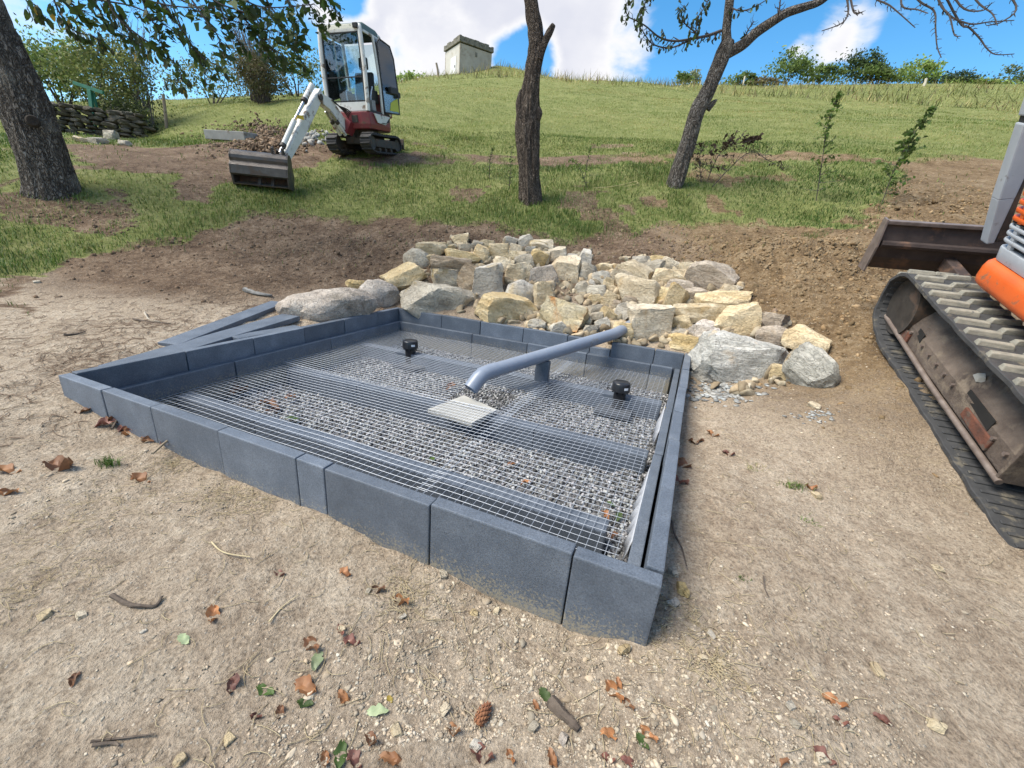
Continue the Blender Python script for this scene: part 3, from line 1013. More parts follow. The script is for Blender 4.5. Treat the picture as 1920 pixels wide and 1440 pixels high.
def rock_mesh(name, dims, seed, mat, sub=3, ang=1.0, rough=.05, layers=0.0):
    r = np.random.default_rng(seed)
    v, f = ICO[sub]
    v = v.copy()
    # broad facets
    npl = int(12 + 5 * ang)
    nn = r.normal(size=(npl, 3)); nn /= np.linalg.norm(nn, axis=1)[:, None]
    if ang > .5:   # blocky: near-axis faces dominate
        ax = np.array([(1, 0, 0), (-1, 0, 0), (0, 1, 0), (0, -1, 0), (0, 0, 1), (0, 0, -1)], float) + r.normal(scale=.22, size=(6, 3))
        ax /= np.linalg.norm(ax, axis=1)[:, None]
        nn = np.concatenate((ax, nn))
        off = np.concatenate((r.uniform(.50, .68, 6), r.uniform(.66, .92, npl)))
    else:
        off = r.uniform(.78, .97, npl)
    for n_, o_ in zip(nn, off):
        e = v @ n_ - o_
        v -= np.outer(np.maximum(e, 0), n_)
    mx = np.abs(v).max(0); v = v / mx
    sv = r.uniform(-50, 50, 3)
    for i in range(len(v)):
        p = Vector(v[i])
        k = mnoise.fractal(p * 1.6 + Vector(sv), .9, 2.1, 4) * rough
        k += mnoise.noise(p * 7 + Vector(sv)) * rough * .22
        if layers:
            q = p.z * 6 + mnoise.noise(p * 2 + Vector(sv)) * 1.6
            k += layers * ((q - math.floor(q)) - .5)
        v[i] *= 1 + k
    v = v * np.array(dims) / 2
    me = bpy.data.meshes.new(name)
    me.from_pydata([tuple(x) for x in v], [], f)
    me.materials.append(mat)
    me.polygons.foreach_set('use_smooth', [True] * len(f))
    try: me.set_sharp_from_angle(angle=R(24))
    except Exception: pass
    return me


Z7 = (520, 420, .2708); Z8 = (1000, 420, .3229)
ROCKS = [  # view, cx, cy, w, h, tilt, kind, angularity, label (None = named from its neighbours)
    (Z7, 360, 585, 620, 230, 7, 'p', .2, 'long rounded pinkish-grey boulder behind the left kerb, beside the spare planks'),
    (Z7, 705, 500, 275, 225, -5, 'p', .2, 'rounded whitish-grey boulder at the far left corner of the frame'),
    (Z7, 535, 425, 110, 70, 0, 'y', 1, 'small square tan stone peeping over the long grey boulder'),
    (Z7, 880, 375, 280, 165, 24, 'y', 1, 'oblong tan block tilted above the far left corner'),
    (Z7, 970, 265, 165, 150, -25, 'g', .4, 'round beige-grey cobble at the left rim of the pile'),
    (Z7, 1055, 187, 190, 100, 0, 't', .8, 'flat-topped beige stone at the upper left of the pile'),
    (Z7, 1068, 248, 85, 60, 0, 't', .8, None),
    (Z7, 1130, 545, 500, 270, -10, 'g', .9, 'largest broad grey slab with cracked face, right behind the far left corner'),
    (Z7, 1165, 385, 215, 150, -5, 'g', 1, 'squarish slate-grey block on top of the broad cracked slab'),
    (Z7, 1190, 292, 290, 120, 0, 'b', .8, 'layered grey and tan flat stone in the upper left of the pile'),
    (Z7, 1275, 232, 240, 100, -8, 'y', 1, 'long pale yellow stone below the top left stone'),
    (Z7, 1275, 118, 118, 90, 0, 'y', .7, 'topmost yellow stone at the upper left peak of the pile'),
    (Z7, 1187, 182, 80, 55, 10, 't', 1, None),
    (Z7, 1310, 172, 95, 75, 0, 'g', 1, None),
    (Z7, 1415, 222, 120, 130, 0, 'y', 1, None),
    (Z7, 1325, 380, 165, 230, -30, 'b', 1, 'tall brown slab leaning steeply left of the pile middle'),
    (Z7, 1385, 152, 75, 65, 0, 'g', 1, None),
    (Z7, 1455, 152, 95, 65, 0, 't', .8, None),
    (Z7, 1535, 203, 145, 115, 0, 't', .9, None),
    (Z7, 1450, 425, 250, 250, 10, 'g', .9, 'big grey-tan rock directly above the broad yellow slab'),
    (Z7, 1570, 292, 130, 120, -10, 'y', 1, None),
    (Z7, 1610, 228, 95, 65, 0, 't', .9, None),
    (Z7, 1655, 182, 105, 65, -10, 't', .9, None),
    (Z7, 1610, 128, 95, 60, 0, 'g', .9, None),
    (Z7, 1722, 132, 95, 95, 0, 'g', .8, None),
    (Z7, 1682, 232, 85, 65, 0, 't', .9, None),
    (Z7, 1710, 278, 150, 115, 0, 'g', .8, None),
    (Z7, 1680, 352, 180, 140, 0, 't', 1, None),
    (Z7, 1835, 168, 135, 95, 0, 't', .8, None),
    (Z7, 1815, 248, 125, 115, 0, 't', .8, None),
    (Z7, 1560, 605, 400, 240, -14, 'y', 1, 'broad flat yellow slab leaning on the back kerb left of the rust-streaked stone'),
    (Z7, 1685, 508, 230, 200, -25, 'g', .5, 'smooth grey boulder above the broad yellow slab'),
    (Z7, 1855, 370, 225, 165, 12, 'p', .7, 'speckled pinkish-grey block in the upper middle of the pile'),
    (Z7, 1850, 522, 155, 185, 5, 't', .7, 'tan stone with grey streaks left above the rust-streaked stone'),
    (Z7, 1748, 188, 80, 55, 0, 'g', 1, None),
    (Z7, 1800, 702, 115, 75, 0, 'g', .8, None),
    (Z7, 1805, 648, 55, 45, 0, 't', .5, None),
    (Z8, 40, 142, 105, 75, 0, 't', .9, None),
    (Z8, 40, 214, 95, 105, 0, 'y', .9, None),
    (Z8, 138, 184, 98, 85, 10, 't', 1, None),
    (Z8, 195, 275, 170, 140, 0, 'y', .9, None),
    (Z8, 295, 220, 80, 115, -10, 'g', 1, 'narrow grey stone standing upright at the top of the pile'),
    (Z8, 312, 292, 95, 105, 0, 'g', .9, None),
    (Z8, 230, 197, 65, 40, 0, 'g', 1, None),
    (Z8, 415, 257, 88, 55, 0, 'y', .8, None),
    (Z8, 483, 254, 45, 35, 0, 't', .6, None),
    (Z8, 390, 322, 95, 70, 10, 'g', 1, None),
    (Z8, 500, 302, 130, 75, 0, 't', .8, None),
    (Z8, 605, 293, 225, 115, -20, 't', .9, 'long tan-brown stone sloping down to the right at the top of the pile'),
    (Z8, 625, 217, 98, 65, 0, 'g', 1, None),
    (Z8, 715, 212, 88, 42, 0, 'y', 1, None),
    (Z8, 700, 252, 115, 65, 15, 'g', 1, None),
    (Z8, 790, 243, 110, 75, -10, 't', 1, None),
    (Z8, 800, 318, 170, 95, 5, 'y', 1, 'flat pale yellow stone with grey underside left of the brown layered boulder'),
    (Z8, 905, 262, 98, 85, 0, 't', .7, None),
    (Z8, 1035, 322, 275, 170, -10, 'b', .8, 'large brown-grey layered boulder at the top right of the pile'),
    (Z8, 855, 372, 135, 80, 0, 'b', .7, None),
    (Z8, 440, 367, 68, 85, 0, 't', .7, None),
    (Z8, 290, 377, 95, 70, 10, 'g', 1, None),
    (Z8, 365, 397, 115, 75, 0, 'g', .8, None),
    (Z8, 365, 442, 75, 60, 20, 't', 1, None),
    (Z8, 440, 450, 95, 100, 0, 't', .7, None),
    (Z8, 600, 408, 270, 180, 0, 't', .8, 'broad smooth tan boulder right of the pile middle'),
    (Z8, 735, 422, 130, 105, 15, 'y', 1, 'angular pale yellow stone right of the broad smooth tan boulder'),
    (Z8, 822, 455, 105, 170, -12, 't', 1, 'upright tan blade of stone above the large beige slab'),
    (Z8, 935, 422, 118, 85, 10, 'b', .9, None),
    (Z8, 1105, 443, 290, 100, 8, 'y', 1, 'flat yellow wedge with a dark broken right end'),
    (Z8, 1150, 382, 105, 48, 0, 't', .9, None),
    (Z8, 975, 522, 300, 120, 3, 't', 1, 'long tan slab lying below the flat yellow wedge'),
    (Z8, 1180, 570, 270, 180, 18, 'y', 1, 'split yellow-tan block above the big blue-grey boulder'),
    (Z8, 1395, 562, 165, 80, 0, 'b', 1, 'dark flaky stone half sunk in the soil right of the pile'),
    (Z8, 190, 545, 285, 210, -15, 'o', 1, 'rust-streaked pale stone standing behind the back kerb'),
    (Z8, 140, 610, 100, 75, 20, 'g', 1, None),
    (Z8, 520, 522, 85, 105, -15, 'g', .9, None),
    (Z8, 440, 532, 105, 65, -15, 't', .8, None),
    (Z8, 365, 500, 95, 55, 0, 'g', .8, None),
    (Z8, 358, 542, 85, 55, 0, 'g', .7, None),
    (Z8, 395, 592, 85, 75, 20, 'g', 1, None),
    (Z8, 475, 588, 98, 55, 0, 't', .8, None),
    (Z8, 525, 640, 108, 112, 5, 'y', 1, 'small yellow block wedged against the grey pipe'),
    (Z8, 680, 592, 250, 275, 8, 't', .8, 'large beige upright slab right of the pipe'),
    (Z8, 850, 582, 140, 85, 5, 't', 1, None),
    (Z8, 985, 618, 175, 100, 0, 'p', 1, 'pinkish-grey angular stone below the long tan slab'),
    (Z8, 845, 637, 85, 55, 0, 'g', 1, None),
    (Z8, 935, 702, 335, 115, -3, 'y', 1, 'long low yellow block just behind the back right corner'),
    (Z8, 1185, 795, 530, 275, 0, 's', .6, 'big blue-grey flaky boulder with an orange spot beside the back right corner'),
    (Z8, 1395, 668, 160, 125, 0, 'b', .5, 'brown rounded stone above the big blue-grey boulder'),
    (Z8, 1590, 692, 240, 160, -5, 'y', .7, 'blocky yellow boulder at the right end of the pile'),
    (Z8, 1600, 862, 290, 265, -28, 's', .9, 'grey-white angular boulder lying rightmost and nearest in the pile'),
    (Z8, 1432, 872, 88, 95, 0, 't', .9, 'tan stone wedged between the two nearest grey boulders'),
    (Z8, 1238, 952, 45, 48, 0, 't', .9, 'small tan stone in front of the big blue-grey boulder'),
    (Z8, 20, 592, 65, 65, 0, 'g', .8, None),
    (Z8, 330, 617, 75, 55, 0, 'g', .8, None),
    (Z8, 28, 542, 45, 42, 0, 't', .5, None),
    (Z8, 480, 480, 50, 60, 0, 'b', .8, None),
    (Z8, 340, 350, 50, 45, 0, 'g', .9, None),
    (Z8, 560, 460, 70, 70, 0, 'b', .8, None),
    (Z8, 1130, 640, 60, 60, 0, 'b', .8, None),
]


def pile_z(x, y):
    return base_z(x, y) + .03


COLN = {'t': 'tan', 'y': 'yellow', 'g': 'grey', 'b': 'brown', 'p': 'pinkish-grey', 'o': 'rusty', 's': 'blue-grey'}
_rk = []
for i, (zv, cx, cy, w, h, tilt, kind, ang, lab) in enumerate(ROCKS):
    _rk.append((zv[0] + cx * zv[2], zv[1] + cy * zv[2], w * zv[2], h * zv[2], tilt, kind, ang, lab, 1000 + i))
_used = set()
_key = [(k[0], k[1], k[7]) for k in _rk if k[7]]
ROCK_XY = []
for (px, py, w, h, tilt, kind, ang, lab, seed) in _rk:
    p, dep = cast(px, py + h * .12, pile_z)
    dep2 = dep
    p = pt(px, py, dep)
    sc = dep2 / FPX
    big = max(w, h)
    for _ in range(60):                                      # keep clear of the kerb frame
        sc = dep / FPX
        kk = 1.06 if big > 60 else 1.22
        W = w * sc * kk; H = h * sc * kk * 1.07
        T = min(max(.62 * W, .55 * H), 1.1 * min(W, H) + .05)
        fs_, ft_ = fr_inv(np.array([p.x]), np.array([p.y]))
        gap = T * .42
        if (fs_[0] < -FS - gap) or (fs_[0] > FS + min(W, T) * .3) or (ft_[0] > FT + gap): break
        dep *= 1.008; p = pt(px, py, dep)
    me = rock_mesh('pile_rock', (W, T, H), seed, RM[kind], 4 if big > 45 else 3, ang, .10 if kind != 's' else .13, layers=(.05 if kind in 'bs' else (.02 if kind in 'gy' else 0)))
    o = link('pile_rock', me, None, p)
    az = math.atan2(p.x, p.y)
    Rz = Matrix.Rotation(-az + R(random.Random(seed).uniform(-10, 10)), 3, 'Z')
    Rx = Matrix.Rotation(R(random.Random(seed + 5).uniform(-10, 4)), 3, 'X')
    Ry = Matrix.Rotation(R(-tilt) , 3, 'Y')
    o.rotation_euler = (Rz @ Rx @ Ry).to_euler()
    ROCK_XY.append((p.x, p.y, max(W, T) * .5))
    if lab is None:
        size = 'tiny' if big < 20 else ('small' if big < 32 else 'middling')
        kx, ky, kl = min(_key, key=lambda k: math.hypot(k[0] - px, k[1] - py))
        dx, dy = px - kx, py - ky
        if abs(dx) > 1.6 * abs(dy): way = 'right of' if dx > 0 else 'left of'
        elif abs(dy) > 1.6 * abs(dx): way = 'below' if dy > 0 else 'above'
        else: way = ('lower ' if dy > 0 else 'upper ') + ('right of' if dx > 0 else 'left of')
        short = ' '.join(kl.split(' ')[:6])
        for cut in (' with', ' behind', ' above', ' below', ' at', ' in', ' right', ' left', ' lying', ' just', ' of', ' the', ' on', ' directly'):
            if short.endswith(cut): short = short[:-len(cut)]
        short = short.replace(',', '')
        lab = '%s %s stone %s the %s' % (size, COLN[kind], way, short)
        extra = ['next', 'further', 'outer', 'second', 'third']
        k = 0
        while lab in _used:
            lab = '%s %s %s stone %s the %s' % (extra[k], size, COLN[kind], way, short); k += 1
    _used.add(lab)
    tag(o, lab, 'stone', 'stones of the pile')

# rubble filling the gaps between the stones, and grey shards flaked off the near boulder
OCT = (np.array([(1, 0, 0), (-1, 0, 0), (0, 1, 0), (0, -1, 0), (0, 0, 1), (0, 0, -1)], float), [(0, 2, 4), (2, 1, 4), (1, 3, 4), (3, 0, 4), (2, 0, 5), (1, 2, 5), (3, 1, 5), (0, 3, 5)])


def stone_bits(name, spots, mat, label, cat, sub=1, seed=3, flat=.7):
    r = np.random.default_rng(seed)
    v, f = ICO[sub] if sub else OCT; f = np.array(f)
    n = len(spots)
    nv = len(v)
    S = np.array(spots)                                       # x, y, z, size
    q = r.normal(size=(n, 4)); q /= np.linalg.norm(q, axis=1)[:, None]
    a, b_, c, d = q.T
    Rm = np.stack([1 - 2 * (c * c + d * d), 2 * (b_ * c - a * d), 2 * (b_ * d + a * c), 2 * (b_ * c + a * d), 1 - 2 * (b_ * b_ + d * d), 2 * (c * d - a * b_), 2 * (b_ * d - a * c), 2 * (c * d + a * b_), 1 - 2 * (b_ * b_ + c * c)], -1).reshape(n, 3, 3)
    st = np.stack([r.uniform(.75, 1.25, n), r.uniform(.6, 1.0, n), r.uniform(.4, .8, n) * flat / .7], -1)[:, None]
    V = np.repeat(v[None], n, 0)
    for _k in range(9 if sub else 0):                          # broken facets
        nn = r.normal(size=(n, 3)); nn /= np.linalg.norm(nn, axis=1)[:, None]
        e = np.maximum(np.einsum('nki,ni->nk', V, nn) - r.uniform(.35, .8, n)[:, None], 0)
        V = V - e[:, :, None] * nn[:, None]
    V = V * r.uniform(.92, 1.08, (n, nv, 1)) * (1.25 if sub else r.uniform(.85, 1.1, (n, nv, 1))) * st * S[:, 3][:, None, None]
    if flat >= .65:
        V = np.einsum('nij,nkj->nki', Rm, V)
    else:
        th = r.uniform(0, 6.28, n); cs, sn = np.cos(th), np.sin(th)
        V = np.stack([V[..., 0] * cs[:, None] - V[..., 1] * sn[:, None], V[..., 0] * sn[:, None] + V[..., 1] * cs[:, None], V[..., 2]], -1)
    V = V + S[:, None, :3]
    F = (f[None] + (np.arange(n) * nv)[:, None, None]).reshape(-1, 3)
    g = r.uniform(.6, 1.35, n); w_ = r.uniform(-.06, .06, n)
    C = np.repeat(np.stack([g * (1 + w_), g, g * (1 - w_), np.ones(n)], -1), nv, 0)
    me = np_mesh(name, V.reshape(-1, 3), tris=F, mats=[mat], colattr=C)
    return tag(link(name, me), label, cat, kind='stuff')


def bits_mat(name, c1, c2, c3):
    m, t, b = new_mat(name)
    at = t.nodes.new('ShaderNodeVertexColor'); at.layer_name = 'Col'
    v = coords(t, 'Object')
    c = ramp(t, tnoise(t, v, 9, 5, .6), [(.3, c1), (.5, c2), (.7, c3)])
    c = tmix(t, 1.0, c, at.outputs[0], 'MULTIPLY')
    c = tmix(t, .5, c, ramp(t, tnoise(t, v, 120, 4, .7), [(.3, (.7, .7, .7)), (.7, (1.2, 1.2, 1.2))]), 'MULTIPLY')
    t.links.new(c, b.inputs['Base Color']); b.inputs['Roughness'].default_value = .93
    b.inputs['Specular IOR Level'].default_value = .2
    tbump(t, b, tnoise(t, v, 150, 4, .7), .4, .004)
    return m


M_RUB = bits_mat('rubble_stone', (.24, .185, .12), (.37, .30, .205), (.48, .41, .30))
M_SHARD = bits_mat('grey_shards', (.20, .20, .19), (.30, .30, .285), (.40, .40, .38))
rr = np.random.default_rng(12)
sp = []
for k in range(1300):
    a = rr.integers(0, len(_rk)); px, py, w, h = _rk[a][:4]
    if a in (0, 1, 2) or px > 1480: continue
    qx = px + rr.uniform(-.6, .6) * w; qy = py + rr.uniform(-.35, .5) * h
    if k % 3 == 0:
        qx = rr.uniform(860, 1300); qy = rr.uniform(470, 640)
        if qy < 452 + max(0, (qx - 1050)) * .18: continue
    p, dep = cast(qx, qy, pile_z)
    s, t = fr_inv(np.array([p.x]), np.array([p.y]))
    if abs(s[0]) < FS + .05 and t[0] < FT + .05: continue
    sp.append((p.x, p.y, p.z - .02, rr.uniform(.03, .085)))
stone_bits('stone_rubble', sp, M_RUB, 'small tan and grey rubble filling the gaps of the stone pile', 'rubble', 2, 4)
sp = []
for k in range(260):
    px = 1345 + rr.normal() * 38; py = 733 + rr.normal() * 12 - abs(px - 1345) * .05
    p, dep = cast(px, py)
    s, t = fr_inv(np.array([p.x]), np.array([p.y]))
    if s[0] < FS + .02: continue
    sp.append((p.x, p.y, p.z + .003, rr.uniform(.012, .04)))
for k in range(60):
    p, dep = cast(1530 + rr.normal() * 22, 780 + rr.normal() * 5); sp.append((p.x, p.y, p.z + .002, rr.uniform(.008, .02)))
stone_bits('grey_shards', sp, M_SHARD, 'flat grey stone shards flaked off beside the frame', 'shards', 1, 6, .35)
# ------------------------------------------------------------------ vegetation
def leaf_mat(name, trans=.35, rough=.55):
    m = bpy.data.materials.new(name); m.use_nodes = True
    t = m.node_tree
    b = t.nodes['Principled BSDF']; out = t.nodes['Material Output']
    at = t.nodes.new('ShaderNodeVertexColor'); at.layer_name = 'Col'
    t.links.new(at.outputs[0], b.inputs['Base Color'])
    b.inputs['Roughness'].default_value = rough; b.inputs['Specular IOR Level'].default_value = .3
    tr = t.nodes.new('ShaderNodeBsdfTranslucent'); t.links.new(at.outputs[0], tr.inputs[0])
    mx = t.nodes.new('ShaderNodeMixShader'); mx.inputs[0].default_value = trans
    t.links.new(b.outputs[0], mx.inputs[1]); t.links.new(tr.outputs[0], mx.inputs[2]); t.links.new(mx.outputs[0], out.inputs[0])
    return m


M_GRASS = leaf_mat('grass_blades', .3)
M_LEAF = leaf_mat('foliage', .35)


def single_leaf_mat(name, c1, c2, trans=.3):
    m = bpy.data.materials.new(name); m.use_nodes = True
    t = m.node_tree; b = t.nodes['Principled BSDF']; out = t.nodes['Material Output']
    v = coords(t, 'Object', None, True)
    c = ramp(t, tnoise(t, v, 26, 4, .6), [(.32, c1), (.68, c2)])
    oi = t.nodes.new('ShaderNodeObjectInfo'); hs = t.nodes.new('ShaderNodeHueSaturation')
    vv = tmath(t, 'MULTIPLY_ADD', oi.outputs['Random'], .6); vv.node.inputs[2].default_value = .7
    t.links.new(vv, hs.inputs['Value']); t.links.new(c, hs.inputs['Color'])
    t.links.new(hs.outputs[0], b.inputs['Base Color']); b.inputs['Roughness'].default_value = .6
    tr = t.nodes.new('ShaderNodeBsdfTranslucent'); t.links.new(hs.outputs[0], tr.inputs[0])
    mx = t.nodes.new('ShaderNodeMixShader'); mx.inputs[0].default_value = trans
    t.links.new(b.outputs[0], mx.inputs[1]); t.links.new(tr.outputs[0], mx.inputs[2]); t.links.new(mx.outputs[0], out.inputs[0])
    return m


def bark_mat(name, cols, vs=(1, 1, .42), scale=18, moss=None):
    m, t, b = new_mat(name)
    v = coords(t, 'Object', vs)
    n = tnoise(t, v, scale, 9, .72, 1.2)
    vo = t.nodes.new('ShaderNodeTexVoronoi'); vo.feature = 'DISTANCE_TO_EDGE'; vo.inputs['Scale'].default_value = scale * 1.5
    ad = t.nodes.new('ShaderNodeVectorMath'); ad.operation = 'ADD'
    nc = t.nodes.new('ShaderNodeTexNoise'); nc.inputs['Scale'].default_value = scale * .8; t.links.new(v, nc.inputs['Vector'])
    sc_ = t.nodes.new('ShaderNodeVectorMath'); sc_.operation = 'SCALE'; sc_.inputs['Scale'].default_value = .30
    t.links.new(nc.outputs['Color'], sc_.inputs[0]); t.links.new(v, ad.inputs[0]); t.links.new(sc_.outputs[0], ad.inputs[1])
    t.links.new(ad.outputs[0], vo.inputs['Vector'])
    crack = ramp(t, vo.outputs['Distance'], [(0, (0, 0, 0)), (.22, (1, 1, 1))])
    c = ramp(t, n, [(.3, cols[0]), (.5, cols[1]), (.7, cols[2])])
    c = tmix(t, crack, tmix(t, .8, c, (.028, .022, .018)), c)
    if moss:
        mm = ramp(t, tnoise(t, coords(t, 'Object'), 2.4, 5, .6), [(.54, (0, 0, 0)), (.66, (1, 1, 1))])
        c = tmix(t, tmath(t, 'MULTIPLY', mm, .65), c, moss)
    t.links.new(c, b.inputs['Base Color']); b.inputs['Roughness'].default_value = .95; b.inputs['Specular IOR Level'].default_value = .15
    tbump(t, b, tmath(t, 'ADD', tmath(t, 'MULTIPLY', crack, .9), tmath(t, 'ADD', n, tnoise(t, v, scale * 3.5, 6, .7))), 1.0, .04)
    return m


M_BARK = bark_mat('rough_fruit_tree_bark', ((.065, .052, .043), (.185, .15, .125), (.36, .305, .255)))
M_BARKG = bark_mat('pale_ridged_bark', ((.085, .074, .064), (.225, .20, .175), (.42, .385, .345)), (1, 1, .36), 15, (.33, .305, .265))
M_TWIG = simple('dark_twig_bark', (.035, .028, .026), (.075, .062, .055), 30, .9, .3)
M_DEAD = simple('dry_branch', (.06, .045, .035), (.14, .11, .085), 30, .95, .3)
M_WOOD = simple('weathered_post_wood', (.16, .12, .085), (.30, .25, .19), 20, .9, .4, vscale=(1, 1, .1))
M_WOODP = simple('pale_post_wood', (.5, .45, .36), (.66, .60, .5), 20, .9, .3, vscale=(1, 1, .1))


def ptY(px, py, Y):
    d = _F + _R * ((px - 960) / FPX) - _U * ((py - 720) / FPX)
    return Vector((0, 0, CAM_H)) + d * (Y / d.y)


def pxr(wpx, p):
    """radius in metres of something wpx wide at point p"""
    dep = (p - Vector((0, 0, CAM_H))).dot(_F)
    return wpx * .5 * dep / FPX


def smooth_path(P, W, k=6):
    """Catmull-Rom through points with widths"""
    P = [Vector(p) for p in P]; out = []; ow = []
    for i in range(len(P) - 1):
        p0 = P[max(i - 1, 0)]; p1 = P[i]; p2 = P[i + 1]; p3 = P[min(i + 2, len(P) - 1)]
        for j in range(k):
            u = j / k
            out.append(.5 * ((2 * p1) + (p2 - p0) * u + (2 * p0 - 5 * p1 + 4 * p2 - p3) * u * u + (3 * p1 - p0 - 3 * p2 + p3) * u ** 3))
            ow.append(W[i] + (W[i + 1] - W[i]) * u)
    out.append(P[-1]); ow.append(W[-1])
    return out, ow


def limb(parent, name, P, Wd, mat, n=10, k=6, rough=.08, seed=0, freq=3.0, ridge=0.0):
    pts_, ws = smooth_path(P, Wd, k)
    pts_ = [p for p in pts_]
    def wob(i, q):
        p = pts_[i]; a = 2 * math.pi * q / n
        rg = ridge * (abs(mnoise.noise(Vector((math.cos(a) * 5, math.sin(a) * 5, p.length * 5 + seed)))) * 2 - .5 + mnoise.noise(Vector((math.cos(a) * 11, math.sin(a) * 11, p.length * 14 + seed)))) if ridge else 0
        return 1 + rg + rough * 2 * mnoise.fractal(Vector((math.cos(a) * 1.3, math.sin(a) * 1.3, p.length * freq + seed)), .8, 2.0, 3)
    mb = MB(); mb.tube(pts_, ws, n, True, wob=wob)
    o = mb.build(name, mat, None, smooth=True)
    if parent:
        o.parent = parent; o.matrix_parent_inverse = parent.matrix_basis.inverted()
    return o


# ---- leaf shapes shared by hanging and fallen leaves
def leaf_mesh(name, mat, ln=.09, w=.042, fold=.3, curl=.4, lobes_=0, seed=0):
    r = random.Random(seed)
    mb = MB(); k = 6; vs = []; fs = []
    for i in range(k + 1):
        u = i / k
        ww = w * math.sin(math.pi * min(1, u * .93 + .03)) ** .8 * (1 + .14 * r.uniform(-1, 1))
        if lobes_: ww *= 1 + .45 * math.sin(u * 14)
        z = curl * ln * (u - .5) ** 2 * 2 + r.uniform(-.002, .002)
        x = ln * (u - .5)
        vs += [(x, ww / 2, z + fold * ww / 2 + r.uniform(-.002, .002)), (x, 0, z), (x, -ww / 2, z + fold * ww / 2 + r.uniform(-.002, .002))]
    for i in range(k):
        a = 3 * i
        fs += [(a, a + 3, a + 4, a + 1), (a + 1, a + 4, a + 5, a + 2)]
    mb.add(vs, fs)
    return mb.mesh(name, mat, smooth=True)


M_LG = single_leaf_mat('green_leaf', (.045, .085, .018), (.085, .14, .03))
M_LD = single_leaf_mat('dark_leaf', (.030, .045, .020), (.06, .08, .03))
M_LY = single_leaf_mat('yellow_leaf', (.36, .24, .035), (.42, .33, .06))
M_LB = single_leaf_mat('brown_leaf', (.13, .06, .032), (.24, .12, .06), .1)
M_LO = single_leaf_mat('orange_leaf', (.26, .11, .045), (.36, .175, .075), .1)
M_LR = single_leaf_mat('reddish_leaf', (.12, .048, .038), (.20, .085, .06), .08)
M_LP = single_leaf_mat('pale_green_leaf', (.24, .30, .16), (.32, .37, .22), .2)


def leafy_mesh(name, centers, nrm, size, cols, seed, aspect=.55):
    """many small folded leaves as one mesh: centers Nx3"""
    r = np.random.default_rng(seed)
    n = len(centers)
    a = r.normal(size=(n, 3)); a /= np.linalg.norm(a, axis=1)[:, None]
    b_ = np.cross(a, r.normal(size=(n, 3))); b_ /= np.linalg.norm(b_, axis=1)[:, None]
    c = np.cross(a, b_)
    s = size * r.uniform(.6, 1.35, n)[:, None]
    V = np.stack([centers - a * s * .5, centers + b_ * s * aspect * .5 + c * s * .1, centers + a * s * .5, centers - b_ * s * aspect * .5 + c * s * .1], 1)
    Q = np.arange(4 * n).reshape(n, 4)
    cc = np.array(cols)[r.integers(0, len(cols), n)] * r.uniform(.7, 1.3, (n, 1))
    C = np.repeat(np.c_[cc, np.ones(n)], 4, 0)
    return np_mesh(name, V.reshape(-1, 3), quads=Q, mats=[M_LEAF], colattr=C)


def clump_points(c, rad, n, nclump, seed, spread=.28, low=-.6):
    r = np.random.default_rng(seed)
    k = r.normal(size=(nclump, 3)); k /= np.linalg.norm(k, axis=1)[:, None]
    k[:, 2] = np.where(k[:, 2] < low, -k[:, 2], k[:, 2])
    k *= r.uniform(.45, .95, (nclump, 1))
    w = r.uniform(.5, 1.5, nclump); w /= w.sum()
    i = r.choice(nclump, n, p=w)
    p = k[i] + r.normal(scale=spread, size=(n, 3)) * r.uniform(.4, 1.2, nclump)[i][:, None]
    return np.array(c) + p * np.array(rad)


def bush(name, label, base, rad, n, leaf, cols, seed, stems=6, group=None, cat='shrub', nclump=26, trunk_h=None, spread=.26):
    """crown of small leaves on a few stems"""
    base = Vector(base)
    root = empty(name, base)
    zc = (trunk_h if trunk_h is not None else rad[2] * .75)
    P = clump_points((0, 0, zc), rad, n, nclump, seed, spread)
    P = P[P[:, 2] > -.1]
    o = link('crown', leafy_mesh('crown', P, None, leaf, cols, seed)); o.parent = root
    r = random.Random(seed)
    mb = MB()
    for k in range(stems):
        a = r.uniform(0, 6.28); q = r.uniform(.2, .75)
        e = Vector((math.cos(a) * rad[0] * q, math.sin(a) * rad[1] * q, zc + rad[2] * r.uniform(.0, .6)))
        m_ = e * .5 + Vector((r.uniform(-.1, .1), r.uniform(-.1, .1), 0)) * rad[0]
        mb.tube([(r.uniform(-.04, .04), r.uniform(-.04, .04), -.25), m_, e], [.022 * rad[2] + .006, .014 * rad[2] + .004, .004], 5)
    o = mb.build('stem', M_TWIG, root)
    if stems > 1: o['kind'] = 'stuff'
    tag(root, label, cat, group)
    return root


